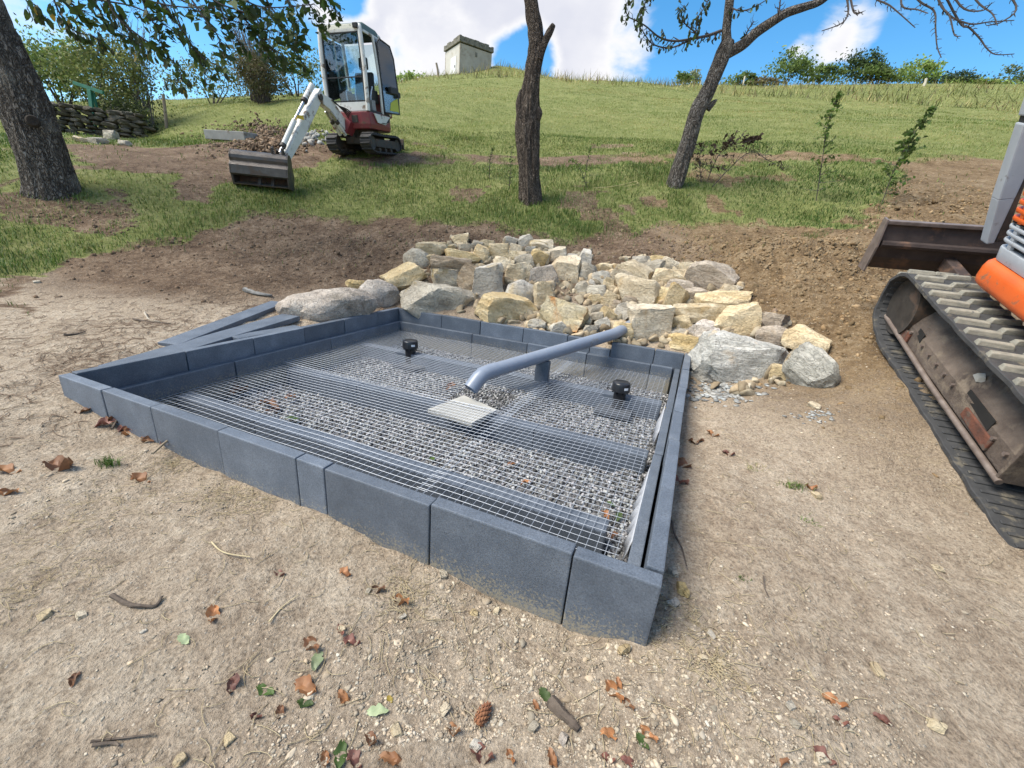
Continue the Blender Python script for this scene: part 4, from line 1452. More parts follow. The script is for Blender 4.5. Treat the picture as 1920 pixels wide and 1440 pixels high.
# ---- turf
def blades(name, x, y, z, h, w, cols, seed, label, two=True):
    r = np.random.default_rng(seed)
    n = len(x)
    th = r.uniform(0, 6.28, n); ln = r.uniform(.25, 1.15, n)
    dx, dy = np.cos(th), np.sin(th)
    lx, ly = np.cos(th + 1.571), np.sin(th + 1.571)
    B = np.stack([x, y, z - .01], -1)
    side = np.stack([lx, ly, np.zeros(n)], -1) * (w * .5)[:, None]
    lean = np.stack([dx, dy, np.zeros(n)], -1)
    mid = B + np.stack([np.zeros(n), np.zeros(n), h * .6], -1) + lean * (h * ln * .25)[:, None]
    tip = B + np.stack([np.zeros(n), np.zeros(n), h * (1 - ln * .35)], -1) + lean * (h * ln)[:, None]
    cc = np.array(cols)[r.integers(0, len(cols), n)] * r.uniform(.75, 1.25, (n, 1))
    pn = fbm(x, y, 2.2, 3, 301); pm = fbm(x, y, .55, 2, 303)
    cc = cc * (1 + .45 * pn + .35 * pm)[:, None] * np.stack([1 + .35 * pn, np.ones(n), 1 + .3 * pn], -1)
    if two:
        V = np.stack([B - side, B + side, mid + side * .8, mid - side * .8, tip], 1).reshape(-1, 3)
        i = np.arange(n) * 5
        Q = np.stack([i, i + 1, i + 2, i + 3], -1); T = np.stack([i + 3, i + 2, i + 4], -1)
        C = np.repeat(np.c_[cc, np.ones(n)], 5, 0)
        me = np_mesh(name, V, quads=Q, tris=T, mats=[M_GRASS], colattr=C)
    else:
        V = np.stack([B - side, B + side, tip], 1).reshape(-1, 3)
        T = np.arange(3 * n).reshape(n, 3)
        C = np.repeat(np.c_[cc, np.ones(n)], 3, 0)
        me = np_mesh(name, V, tris=T, mats=[M_GRASS], colattr=C)
    return tag(link(name, me), label, 'grass', kind='stuff')


GREENS = [(.070, .130, .022), (.09, .160, .028), (.11, .178, .034), (.14, .19, .05), (.052, .10, .018), (.20, .19, .075)]
STRAW = [(.285, .285, .095), (.335, .32, .12), (.39, .35, .155), (.23, .255, .07), (.43, .375, .195), (.19, .235, .055)]


def scatter(n, r0, r1, seed, az=(-62, 62), power=1.0):
    """spots spread over the fan of hillside in view, closer together nearer the camera"""
    r = np.random.default_rng(seed)
    u = r.uniform(0, 1, n)
    d = r0 * (r1 / r0) ** (u ** power)
    a = np.radians(r.uniform(az[0], az[1], n))
    return d * np.sin(a), d * np.cos(a), d, r


x, y, d_, r_ = scatter(330000, 5.0, 15.0, 51)
g, cl, hu = zones(x, y)
dens = np.clip(.75 + .9 * fbm(x, y, 1.1, 3, 91), .25, 1)
k = (r_.uniform(0, 1, len(x)) < g * dens) | (r_.uniform(0, 1, len(x)) < .012 * (y > 5.6))
x, y, d_ = x[k], y[k], d_[k]
h = r_.uniform(.03, .085, len(x)) * (1 + 1.5 * np.clip(fbm(x, y, .7, 3, 92), 0, 1)) * np.where(y < 10.5, 1, .85)
blades('terrace_grass', x, y, ground_z(x, y), h, r_.uniform(.004, .008, len(x)) * np.clip(d_ / 7, 1, 2.2), GREENS, 61, 'rough green grass on the terrace round the tree trunks')
x, y, d_, r_ = scatter(380000, 11.0, 58, 52, power=.92)
g, cl, hu = zones(x, y)
k = r_.uniform(0, 1, len(x)) < g
x, y, d_ = x[k], y[k], d_[k]
h = r_.uniform(.035, .085, len(x)) * (1 + 1.2 * np.clip(fbm(x, y, 1.8, 3, 93), 0, 1))
far = np.clip((d_ - 14) / 25 + fbm(x, y, 3, 2, 97) * .5, 0, 1)
sel = r_.uniform(0, 1, len(x)) < far
for nm, kk, cs, lab in (('meadow_grass', ~sel, [(.125, .205, .04), (.15, .225, .05), (.19, .24, .065)] + STRAW[:1] + STRAW[3:4] + STRAW[5:], 'short green meadow grass on the lower hillside'), ('dry_meadow_grass', sel, STRAW, 'yellowish dry meadow grass up to the hill crest')):
    blades(nm, x[kk], y[kk], ground_z(x[kk], y[kk]), h[kk], r_.uniform(.006, .013, kk.sum()) * np.clip(d_[kk] / 14, 1, 3), cs, 62 + len(nm), lab, two=False)
# weeds and taller stalks against the sky on the crest
x, y, d_, r_ = scatter(9000, 34, 50, 53)
blades('crest_weeds', x, y, ground_z(x, y), r_.uniform(.25, .75, len(x)) * (1 + .8 * fbm(x, y, 4, 2, 94)), r_.uniform(.03, .06, len(x)), STRAW[:3] + [(.10, .12, .04), (.16, .11, .07)], 66, 'tall withered weeds along the hill crest', two=False)
# small tufts growing in the bare soil
def tuft(px, py, n, rad, hh, label, cols=GREENS):
    p, dep = cast(px, py)
    r = np.random.default_rng(int(px * 7 + py))
    xx = p.x + r.normal(size=n) * rad; yy = p.y + r.normal(size=n) * rad * .7
    o = blades('grass_tuft', xx, yy, ground_z(xx, yy), r.uniform(.4, 1, n) * hh, r.uniform(.002, .005, n), cols, int(px), label)
    o['group'] = 'tufts in the bare soil'
tuft(205, 872, 90, .022, .075, 'bright green grass tuft in the soil before the left kerb')
tuft(1490, 912, 110, .03, .05, 'flattened green grass tuft in the gravel right of the basin')
tuft(1415, 880, 60, .028, .035, 'faded grass tuft in the gravel right of the basin', STRAW)
tuft(1520, 980, 40, .028, .035, 'thin grass tuft nearest the excavator track', GREENS)
tuft(1395, 1085, 22, .012, .03, 'tiny grass sprout right of the near corner', GREENS)
tuft(1520, 445, 160, .10, .12, 'grass tuft on top of the clay heap')
tuft(1100, 435, 300, .22, .16, 'long grass hanging over the cut edge behind the pile')

# ---- middle tree: broken trunk with two stubs
MY = 8.18
root = empty('fruit_tree', (ptY(994, 375, MY).x, MY, gz(ptY(994, 375, MY).x, MY)))
path = [(994, 392, 46), (993, 360, 40), (991, 292, 40), (990, 233, 41), (993, 185, 35), (998, 140, 30), (1005, 96, 31), (1004, 58, 29), (997, 18, 26), (990, -30, 25), (984, -110, 23), (990, -200, 20)]
P = [ptY(a, b_, MY) for a, b_, w in path]
limb(root, 'trunk', P, [pxr(w, p) for p, (a, b_, w) in zip(P, path)], M_BARK, 44, 22, .10, 3, ridge=.09)
for nm, pa in (('broken_stub', [(1012, 112, 14), (1020, 85, 15), (1030, 62, 14), (1038, 46, 8)]), ('broken_stub', [(984, 236, 20), (977, 212, 18), (974, 192, 13), (977, 168, 4)]), ('burl', [(1008, 225, 10), (1011, 212, 13), (1009, 200, 7)])):
    P = [ptY(a, b_, MY - .06) for a, b_, w in pa]
    limb(root, nm, P, [pxr(w, p) for p, (a, b_, w) in zip(P, pa)], M_BARK, 12, 5, .14, 9)
for k, pa in enumerate(([(988, -150, 14), (900, -330, 10), (820, -480, 5)], [(990, -195, 15), (1080, -380, 10), (1150, -560, 5)])):
    P = [ptY(a, b_, MY + .3 * k) for a, b_, w in pa]
    limb(root, 'branch', P, [pxr(w, p) for p, (a, b_, w) in zip(P, pa)], M_BARK, 10, 5, .1, k)
tag(root, 'bare tree trunk with two broken stubs standing behind the stone pile', 'tree')

# ---- right tree: forked, almost leafless
RY = 8.91
base = ptY(1264, 352, RY)
rtree = empty('fruit_tree', (base.x, RY, gz(base.x, RY)))
path = [(1258, 368, 34), (1266, 345, 30), (1278, 306, 27), (1296, 248, 27), (1307, 210, 27), (1325, 175, 26), (1345, 131, 26), (1358, 96, 27), (1366, 76, 22)]
P = [ptY(a, b_, RY) for a, b_, w in path]
limb(rtree, 'trunk', P, [pxr(w, p) for p, (a, b_, w) in zip(P, path)], M_BARKG, 36, 20, .09, 14, ridge=.08)
for pa, dy in (([(1364, 88, 20), (1362, 58, 16), (1366, 18, 15), (1372, -40, 13), (1380, -140, 9)], 0),
               ([(1366, 98, 20), (1392, 84, 18), (1418, 61, 17), (1447, 41, 16), (1477, 23, 15), (1512, 12, 13), (1541, 1, 12), (1590, -35, 10), (1680, -60, 8), (1790, -70, 6)], -.5),
               ([(1326, 205, 12), (1337, 193, 9), (1344, 187, 3)], -.05)):
    P = [ptY(a, b_, RY + dy * i / len(pa)) for i, (a, b_, w) in enumerate(pa)]
    limb(rtree, 'branch', P, [pxr(w, p) for p, (a, b_, w) in zip(P, pa)], M_BARKG, 12, 5, .1, len(pa))
r9 = random.Random(99)
rt_leaves = []


def twigs(parent, pa, Y0, Y1, w0=5, w1=1.6, spur=8, leafy=0, name='twig', sp=16):
    P = [ptY(a, b_, Y0 + (Y1 - Y0) * i / (len(pa) - 1)) for i, (a, b_) in enumerate(pa)]
    W = [pxr(w0 + (w1 - w0) * i / (len(pa) - 1), p) for i, p in enumerate(P)]
    pts_, ws = smooth_path(P, W, 5)
    mb = MB(); mb.tube(pts_, ws, 5)
    for i in range(1, len(pts_) - 1):
        for s_ in range(1 if r9.random() < .8 else 2):
            t_ = (pts_[i + 1] - pts_[i - 1]).normalized()
            sd = Vector((r9.uniform(-1, 1), r9.uniform(-.6, .6), r9.uniform(-1, 1)))
            sd = (sd - t_ * sd.dot(t_)).normalized()
            l_ = pxr(2 * sp, pts_[i]) * r9.uniform(.3, 1)
            e1 = pts_[i] + (t_ * .5 + sd).normalized() * l_ * .55; e2 = e1 + (t_ * .8 + sd * .5 + Vector((0, 0, r9.uniform(-.3, .5)))).normalized() * l_ * .45
            mb.tube([pts_[i], e1, e2], [ws[i] * .6, ws[i] * .45, ws[i] * .25], 4)
            if r9.random() < leafy: rt_leaves.append(e2); rt_leaves.append(e1 + Vector((r9.uniform(-.04, .04), r9.uniform(-.04, .04), r9.uniform(-.05, .02))))
    o = mb.build(name, M_TWIG)
    o.parent = parent; o.matrix_parent_inverse = parent.matrix_basis.inverted()


twigs(rtree, [(1352, 58), (1330, 66), (1307, 71), (1267, 77), (1237, 70), (1208, 47), (1176, 31)], RY, RY - .5, 6, 1.8, leafy=.5)
twigs(rtree, [(1298, 73), (1284, 80), (1255, 90), (1223, 82), (1205, 58), (1195, 45)], RY - .1, RY - .6, 3.6, 1.4, leafy=.6)
twigs(rtree, [(1302, 70), (1302, 60), (1284, 44), (1278, 26), (1282, 10)], RY - .2, RY - .5, 3, 1.3, leafy=.9)
twigs(rtree, [(1304, 66), (1306, 45), (1311, 28), (1325, 8), (1330, -12)], RY - .2, RY - .2, 2.6, 1.4, leafy=.6)
twigs(rtree, [(1205, 50), (1200, 30), (1208, 10), (1215, -8)], RY - .4, RY - .6, 2, 1.2, leafy=.9)
twigs(rtree, [(1180, 33), (1172, 18), (1178, 2)], RY - .5, RY - .6, 2, 1.2, leafy=.9)
twigs(rtree, [(1365, 10), (1385, 20), (1410, 15), (1445, -5)], RY, RY - .5, 3, 1.4, leafy=.5)
twigs(rtree, [(1395, 82), (1400, 62), (1408, 48), (1414, 40)], RY, RY - .1, 3, 1.5, leafy=.7)
twigs(rtree, [(1460, 30), (1462, 12), (1465, -20)], RY - .2, RY - .2, 4, 1.6, leafy=0)
for pa in ([(1625, -45), (1640, -5), (1666, 9), (1687, 26), (1716, 52)], [(1690, -60), (1720, -2), (1751, 20), (1754, 52), (1757, 87), (1765, 108)], [(1740, -65), (1762, 6), (1780, 29), (1789, 64), (1800, 68)],
           [(1745, -65), (1797, 38), (1818, 52), (1838, 73), (1850, 90), (1867, 102), (1902, 101)], [(1735, -65), (1770, 18), (1815, 44), (1856, 41), (1902, 38)], [(1580, -35), (1590, 10), (1588, 32), (1574, 46), (1541, 58)],
           [(1590, -35), (1600, 20), (1612, 24), (1618, 22)], [(1850, -60), (1905, 10), (1880, 40), (1850, 48)], [(1790, -70), (1830, 0), (1860, 25), (1870, 48)], [(1700, -60), (1690, 8), (1720, 18), (1740, 25)], [(1760, -65), (1800, 10), (1840, 20), (1860, 5)]):
    twigs(rtree, pa, RY - .5, RY - 1.1, 4.2, 1.5, leafy=.10 if pa[1][0] < 1760 else .3, sp=12)
# leafy tips of the nearly bare crown
lv = [leaf_mesh('leaf', m_, .085, .04, .35, .5, 0, i) for i, m_ in enumerate((M_LD, M_LG, M_LD, M_LD))]
for i, p in enumerate(rt_leaves[:230]):
    for q in range(1):
        o = link('leaf', lv[i % 4], None, p + Vector((0, 0, -.03)), (r9.uniform(-.6, .6), r9.uniform(.4, 1.6), r9.uniform(0, 6.28)), (r9.uniform(.7, 1.3),) * 3)
        o.parent = rtree; o.matrix_parent_inverse = rtree.matrix_basis.inverted()
tag(rtree, 'leaning forked tree with nearly leafless branches, right of the middle trunk', 'tree')

# ---- left tree: thick leaning trunk, leafy boughs hanging into the picture
LY = 6.4
base = ptY(97, 352, LY)
ltree = empty('walnut_tree', (base.x, LY, gz(base.x, LY)))
path = [(108, 392, 128), (98, 352, 104), (84, 305, 100), (66, 250, 104), (46, 200, 108), (24, 150, 106), (-18, 60, 100), (-60, -40, 96), (-110, -160, 90), (-150, -300, 80)]
P = [ptY(a, b_, LY) for a, b_, w in path]
limb(ltree, 'trunk', P, [pxr(w, p) * .70 for p, (a, b_, w) in zip(P, path)], M_BARKG, 80, 26, .06, 31, 2.2, ridge=.06)
kn = ptY(61, 226, LY - .235)
mb = MB(); mb.lathe([(0, .0), (.03, .004), (.055, .008), (.07, -.006), (.075, -.05)], 14)
o = mb.build('knot_hole', simple('dark_knot', (.012, .009, .007), (.04, .03, .022), 14, .95, .5), None, smooth=True)
o.location = kn; o.rotation_euler = (R(80), 0, R(46)); o.parent = ltree; o.matrix_parent_inverse = ltree.matrix_basis.inverted()
top = ptY(-130, -230, LY)
boughs = [[top, (-6.3, 5.9, 5.35), (-4.6, 5.3, 5.2), (-3.2, 4.9, 4.75), (-2.2, 4.7, 4.3)], [top + Vector((0, 0, -.2)), (-6.6, 5.6, 4.9), (-5.4, 5.0, 4.6), (-4.5, 4.7, 4.35)], [top, (-7.6, 6.8, 6.3), (-6.2, 7.2, 7.2), (-5, 7.2, 7.6)], [top, (-9.6, 6.2, 6.0), (-10.5, 5.6, 6.8)]]
for i, bp in enumerate(boughs):
    limb(ltree, 'bough', bp, [.12 - .10 * j / (len(bp) - 1) for j in range(len(bp))], M_BARKG, 10, 6, .1, 40 + i)
LB = [[(40, -60), (50, -10), (62, 14), (74, 24)], [(85, -60), (105, 10), (120, 36), (140, 58), (175, 68), (188, 78)], [(170, -60), (200, 0), (230, 40), (262, 85), (272, 92)], [(190, -55), (212, 22), (262, 68), (310, 100), (340, 140), (330, 150)],
      [(280, -60), (310, 10), (345, 60), (372, 100), (415, 128)], [(300, -60), (335, 40), (360, 85), (378, 110), (386, 160)], [(320, -60), (380, 30), (410, 70), (420, 98)], [(390, -60), (440, 10), (470, 50), (500, 85), (525, 100), (540, 118)],
      [(470, -60), (500, 0), (530, 45), (545, 75), (560, 105), (572, 125)], [(545, -60), (575, 0), (592, 25), (604, 45)], [(590, -60), (606, -20), (618, 0), (632, 22)], [(60, -50), (150, -8), (250, 12), (300, 40), (330, 62)], [(240, -50), (340, 0), (440, 40), (530, 62)],
      [(420, -50), (460, 10), (490, 50), (500, 84), (516, 112)], [(130, -50), (170, -5), (200, 40), (232, 66)], [(350, -50), (400, 0), (450, 20), (500, 35), (560, 40)], [(500, -50), (540, 0), (548, 30), (556, 55), (560, 78)], [(100, -40), (135, 8), (160, 22)], [(250, -50), (275, 20), (295, 55), (300, 78)],
      [(430, -50), (450, -10), (480, 10), (520, 14), (590, 8)], [(180, -40), (260, -5), (330, 12), (400, 14)], [(400, -40), (415, 20), (430, 55), (452, 84)]]
lvs = [leaf_mesh('leaf', m_, .105, .052, .32, .45, 0, 20 + i) for i, m_ in enumerate((M_LD, M_LG, M_LD, M_LG, M_LY, M_LD, M_LG))]
rl = random.Random(17)
nleaf = 0; extra = []
for bi, pa in enumerate(LB):
    dep = rl.uniform(3.9, 4.9)
    P = [pt(a, b_, dep + .1 * i) for i, (a, b_) in enumerate(pa)]
    W = [.011 - .0075 * i / (len(P) - 1) for i in range(len(P))]
    pts_, ws = smooth_path(P, W, 6)
    mb = MB(); mb.tube(pts_, ws, 6)
    for i in range(2, len(pts_)):
        for q in range(3 if i % 2 else 2):
            t_ = (pts_[i] - pts_[i - 1]).normalized()
            sd = Vector((rl.uniform(-1, 1), rl.uniform(-1, 1), rl.uniform(-1, .35)))
            e = pts_[i] + (sd + t_ * .6).normalized() * rl.uniform(.03, .13)
            mb.tube([pts_[i], e], [.0028, .0016], 3, False)
            dn_ = Vector((rl.uniform(-.5, .5), rl.uniform(-.5, .5), -1)) + t_ * .5
            rot = dn_.to_track_quat('X', 'Z').to_euler()
            rot.rotate_axis('X', rl.uniform(-1.5, 1.5))
            pos = e + dn_.normalized() * .045
            mi_ = 4 if rl.random() < .035 else rl.choice((0, 1, 2, 3, 5, 6))
            if nleaf < 300 and pts_[i].z < 4.05:
                o = link('leaf', lvs[mi_], None, pos, rot, (rl.uniform(.55, 1.0),) * 3)
                o.parent = ltree; o.matrix_parent_inverse = ltree.matrix_basis.inverted(); nleaf += 1
            else: extra.append(pos)
    o = mb.build('branchlet', M_TWIG); o.parent = ltree; o.matrix_parent_inverse = ltree.matrix_basis.inverted()
rx = np.random.default_rng(8)
cr = [np.array([p[:] for p in extra])]
for bp in boughs:
    for p in bp[1:]:
        p = np.array(p if not isinstance(p, Vector) else p[:])
        cr.append(p + rx.normal(size=(420, 3)) * np.array([.75, .6, .28]) + np.array([0, .3, .45]))
cr = np.concatenate(cr)
o = link('foliage', leafy_mesh('foliage', cr, None, .10, [(.045, .085, .018), (.06, .10, .022), (.035, .055, .018)], 5)); o['kind'] = 'stuff'
o.parent = ltree; o.matrix_parent_inverse = ltree.matrix_basis.inverted()
tag(ltree, 'thick leaning trunk at the left edge with leafy boughs hanging overhead', 'tree')

# ---- shrubs at the left end of the terrace
OLV = [(.14, .18, .05), (.18, .215, .07), (.23, .24, .095), (.11, .14, .04)]
DKG = [(.07, .11, .03), (.095, .14, .04), (.13, .175, .055)]
def on_ground(px, py, Y):
    p = ptY(px, py, Y); return (p.x, p.y, gz(p.x, p.y))
LIME = [(.14, .22, .045), (.19, .27, .065), (.25, .31, .095)]
bush('shrub', 'bright green bush behind the green barrier at the far left', on_ground(125, 210, 17), (1.7, 1.3, 1.3), 3600, .13, LIME, 201, 6, 'shrubs at the left end of the meadow', nclump=30)
bush('shrub', 'dense mid-green bush right of the green barrier', on_ground(205, 240, 14.6), (1.15, 1.0, 1.35), 3800, .10, OLV + DKG[2:], 202, 7, 'shrubs at the left end of the meadow', nclump=34)
bush('shrub', 'olive leafy bush left of the wooden fence post', on_ground(262, 236, 14.2), (.85, .8, 1.2), 2600, .085, OLV, 203, 7, 'shrubs at the left end of the meadow', nclump=30)
bush('shrub', 'low dark bush at the end of the stone wall', on_ground(245, 265, 13.6), (.9, .6, .55), 1600, .08, [(.035, .05, .018), (.05, .07, .025)], 204, 5, 'shrubs at the left end of the meadow')
bush('shrub', 'small dark green bush just right of the leaning trunk', on_ground(88, 205, 16), (.9, .8, 1.2), 1500, .10, DKG, 205, 5, 'shrubs at the left end of the meadow')
bush('shrub', 'low olive shrub on the skyline between post and dome bush', on_ground(400, 205, 17), (2.0, 1.0, .8), 2200, .09, OLV, 206, 6, 'shrubs at the left end of the meadow')
bush('shrub', 'green shrub between the dome bush and the white excavator', on_ground(560, 190, 21), (1.8, 1.2, 1.15), 2200, .12, DKG + OLV[:2], 207, 6, 'shrubs at the left end of the meadow')
bush('dome_shrub', 'dome-shaped brown-olive bush with bare shoots left of the white excavator', on_ground(492, 200, 16.2), (.95, .9, .85), 5200, .075, [(.10, .095, .04), (.13, .115, .055), (.085, .10, .035), (.15, .12, .07)], 208, 9, None, nclump=60, spread=.2)


def shoots(label, px, py, Y, n, hmin, hmax, spread, leafy, seed, parent=None):
    b_ = on_ground(px, py, Y)
    root = empty('bare_shrub', b_)
    r = random.Random(seed); mb = MB(); pts_ = []
    for i in range(n):
        a = r.uniform(-1, 1); H = r.uniform(hmin, hmax)
        p0 = Vector((r.uniform(-.3, .3), r.uniform(-.2, .2), 0)); e = Vector((a * spread * H, r.uniform(-.3, .3) * H * spread, H))
        m_ = p0.lerp(e, .5) + Vector((-a * .08, 0, .06 * H))
        mb.tube([p0, m_, e], [.018, .012, .005], 4)
        for q in range(6):
            s_ = p0.lerp(e, r.uniform(.45, 1)); f_ = s_ + Vector((r.uniform(-.25, .25), r.uniform(-.2, .2), r.uniform(.05, .35)))
            mb.tube([s_, f_], [.007, .003], 3)
            if r.random() < leafy: pts_.append(f_[:]); pts_.append(s_[:])
    o = mb.build('shoot', simple('grey_shoot_bark', (.11, .095, .085), (.2, .175, .16), 20, .9, 0), root); o['kind'] = 'stuff'
    if pts_:
        o = link('leaves', leafy_mesh('leaves', np.array(pts_), None, .06, OLV, seed)); o.parent = root; o['kind'] = 'stuff'
    tag(root, label, 'shrub', 'bare-shooted shrubs')


shoots('tall thin bare shoots rising out of the dome bush', 490, 195, 16.6, 70, 1.4, 2.7, .42, .1, 301)
shoots('tall leaning sparse-leaved shoots above the bushes behind the wooden post', 268, 225, 14.4, 26, 1.8, 3.0, .28, .5, 302)
# ---- hedge and trees on the skyline
HG = 'trees and bushes on the skyline'
for i, (px, py, Y, rad, n, cs, lab, nm) in enumerate((
    (770, 160, 44, (1.9, 1.5, 1.5), 1500, LIME, 'round sparse green tree right of the white excavator cab', 'skyline_tree'),
    (1283, 162, 48, (1.0, .8, .8), 500, DKG, 'small bush on the crest left of the leaning tree', 'skyline_bush'),
    (1298, 160, 50, (.9, .8, 1.0), 420, [(.2, .22, .13)], 'pale small bush on the crest touching the leaning tree', 'skyline_bush'),
    (1388, 162, 50, (1.5, 1.0, .9), 900, DKG, 'dark bush on the crest right of the leaning tree', 'skyline_bush'),
    (1470, 160, 50, (2.2, 1.8, 2.1), 2100, DKG + [(.12, .17, .04)], 'round open-crowned tree below the small cloud', 'skyline_tree'),
    (1540, 164, 51, (2.0, 1.3, 1.1), 1200, DKG, 'low dark bush right of the open-crowned tree', 'skyline_bush'),
    (1608, 160, 53, (2.2, 1.6, 1.9), 2000, [(.03, .05, .02), (.045, .07, .025)], 'darkest round tree on the right skyline', 'skyline_tree'),
    (1640, 164, 51, (2.4, 1.4, 1.2), 1600, [(.08, .12, .03), (.10, .14, .04)], 'olive bush in front of the darkest tree', 'skyline_bush'),
    (1718, 162, 52, (2.2, 1.5, 1.5), 1700, LIME + [(.16, .19, .06)], 'yellow-green bush left of the dark wood', 'skyline_bush'),
    (1775, 164, 56, (3.2, 1.8, 1.6), 1900, [(.025, .045, .02), (.04, .06, .025)], 'long dark wood edge on the skyline', 'skyline_tree'),
    (1840, 166, 52, (3.4, 1.4, 1.1), 1700, LIME[:2] + OLV, 'low olive hedge under the dark wood', 'skyline_bush'),
    (1890, 162, 54, (2.3, 1.6, 2.6), 1700, [(.09, .12, .06), (.12, .14, .08), (.06, .09, .03)], 'thin grey-green tree at the right end of the skyline', 'skyline_tree'),
    (1940, 164, 52, (2.6, 1.6, 1.8), 1400, DKG, 'bush at the right picture edge on the skyline', 'skyline_bush'),
    (1420, 168, 49, (2.2, .9, .6), 700, [(.16, .13, .08), (.13, .12, .05)], 'brownish bramble mound on the crest', 'skyline_bush'))):
    Y = Y if px < 1000 else 44.5 + (Y - 50) * .35 + (px - 1300) * .004
    rad = (rad[0] * 1.05, rad[1], rad[2] * .64)
    p = ptY(px, py, Y)
    bush(nm, lab, (p.x, Y, gz(p.x, Y)), rad, n, .24, [tuple(min(v_ * 1.45, .5) for v_ in c_) for c_ in cs], 400 + i, 4, HG, 'tree' if 'tree' in nm else 'bush', nclump=26 if 'open' not in lab else 18, spread=.22, trunk_h=rad[2] * 1.0)

# ---- saplings and dead brush on the terrace
def sapling(name, label, pa, Y, leaves, seed, cols, cat='sapling', branch=.25, w0=3.2, leaf=.055):
    P = [ptY(a, b_, Y) for a, b_ in pa]
    P[0].z = gz(P[0].x, P[0].y) - .02
    root = empty(name, P[0]); r = random.Random(seed)
    pts_, ws = smooth_path([p - P[0] for p in P], [.008 - .006 * i / (len(P) - 1) for i in range(len(P))], 6)
    mb = MB(); mb.tube(pts_, ws, 5); L_ = []
    for i in range(2, len(pts_)):
        u = i / len(pts_)
        for q in range(3):
            e = pts_[i] + Vector((r.uniform(-1, 1), r.uniform(-1, 1), r.uniform(-.1, .8))).normalized() * branch * (1.15 - u) * r.uniform(.4, 1)
            mb.tube([pts_[i], e], [.005, .002], 3)
            for z_ in range(leaves): L_.append((pts_[i].lerp(e, r.uniform(.3, 1.05)) + Vector((r.uniform(-.03, .03),) * 3))[:])
    mb.build('stem', M_TWIG, root)
    if L_:
        o = link('leaves', leafy_mesh('leaves', np.array(L_), None, leaf, cols, seed)); o.parent = root; o['kind'] = 'stuff'
    tag(root, label, cat)


sapling('sapling', 'tall thin sapling with a bare leading shoot, left of the clay patch', [(1540, 345), (1542, 300), (1550, 240), (1562, 205), (1573, 178)], 8.3, 4, 501, GREENS[:4], branch=.34, leaf=.065)
sapling('sapling', 'leaning leafy sapling at the edge of the clay patch', [(1664, 352), (1680, 310), (1702, 275), (1722, 240), (1748, 208)], 8.0, 8, 502, DKG + GREENS[:2], branch=.36, leaf=.075)
sapling('weed', 'thin green weed just left of the middle trunk', [(955, 350), (957, 320), (960, 275)], 8.9, 2, 503, GREENS, 'weed', .14, leaf=.04)
sapling('weed', 'second green weed left of the middle trunk', [(918, 322), (919, 300), (924, 278)], 9.6, 2, 504, GREENS, 'weed', .12, leaf=.04)
sapling('weed', 'yellow-green weed right of the middle trunk', [(1105, 330), (1085, 312), (1068, 300)], 9.0, 2, 505, LIME, 'weed', .14, leaf=.045)
sapling('weed', 'yellow-tipped weed in the dirt strip right of the middle trunk', [(1098, 318), (1103, 295), (1108, 275)], 9.6, 2, 506, LIME, 'weed', .12, leaf=.045)
sapling('dead_branch', 'tangle of dead brown brush right of the leaning forked tree', [(1330, 318), (1352, 285), (1390, 268), (1420, 262)], 9.3, 4, 507, [(.05, .032, .02), (.075, .048, .03)], 'brush', .60, leaf=.085)
sapling('dead_branch', 'low dead twigs spreading to the right of the brown brush', [(1345, 300), (1400, 288), (1440, 300), (1470, 320)], 9.0, 1, 508, [(.06, .04, .025)], 'brush', .45)
sapling('dead_branch', 'dead twigs standing left of the brown brush', [(1318, 330), (1312, 300), (1316, 270)], 9.2, 3, 509, [(.05, .035, .022), (.08, .06, .03)], 'brush', .4)
# ------------------------------------------------------------------ excavators
M_PWHITE = simple('worn_white_paint', (.55, .55, .52), (.68, .68, .65), 5, .42, .08, 40, .004, dirt=(.20, .145, .105), dirt_amt=.32, dirt_scale=6)
M_PRED = simple('worn_dark_red_paint', (.17, .026, .034), (.235, .042, .05), 5, .42, .08, 40, .004, dirt=(.14, .09, .06), dirt_amt=.2, dirt_scale=6)
M_GREENR = simple('weathered_green_roof', (.055, .085, .065), (.10, .135, .105), 6, .4, .08, dirt=(.15, .14, .11), dirt_amt=.12)
M_RUBBER = simple('black_rubber', (.016, .016, .018), (.034, .033, .034), 18, .75, .4, 60, .006, dirt=(.12, .09, .06), dirt_amt=.15, dirt_scale=8)
M_RUBMUD = simple('mud_dusted_rubber', (.028, .029, .031), (.055, .055, .056), 14, .8, .5, 60, .006, dirt=(.13, .115, .088), dirt_amt=.32, dirt_scale=9)
M_LUG = simple('sand_worn_rubber_lug', (.17, .165, .14), (.31, .29, .235), 18, .9, .6, 70, .006, dirt=(.08, .085, .09), dirt_amt=.18, dirt_scale=12)
M_STEEL = simple('dark_dirty_steel', (.045, .040, .037), (.09, .08, .07), 9, .6, .25, 60, .004, metal=.5, dirt=(.10, .065, .045), dirt_amt=.35, dirt_scale=6)
M_RUSTY = simple('rust_brown_steel', (.060, .044, .036), (.185, .145, .115), 6, .85, .7, 50, .010, dirt=(.20, .16, .12), dirt_amt=.38, dirt_scale=5)
M_BLADE = simple('rusty_blade_steel', (.040, .030, .028), (.085, .062, .055), 7, .65, .3, 50, .006, metal=.3, dirt=(.15, .085, .055), dirt_amt=.4, dirt_scale=4)
M_EDGE = simple('worn_bright_steel_edge', (.15, .12, .105), (.26, .21, .19), 14, .5, .2, metal=.4)
M_BUCKET = simple('worn_bucket_steel', (.060, .054, .052), (.115, .105, .10), 7, .45, .2, 50, .004, metal=.55, dirt=(.10, .072, .055), dirt_amt=.3, dirt_scale=5)
M_ORANGE = simple('orange_paint', (.60, .095, .016), (.68, .125, .022), 5, .38, .06, 60, .003, dirt=(.25, .12, .06), dirt_amt=.12, dirt_scale=11)
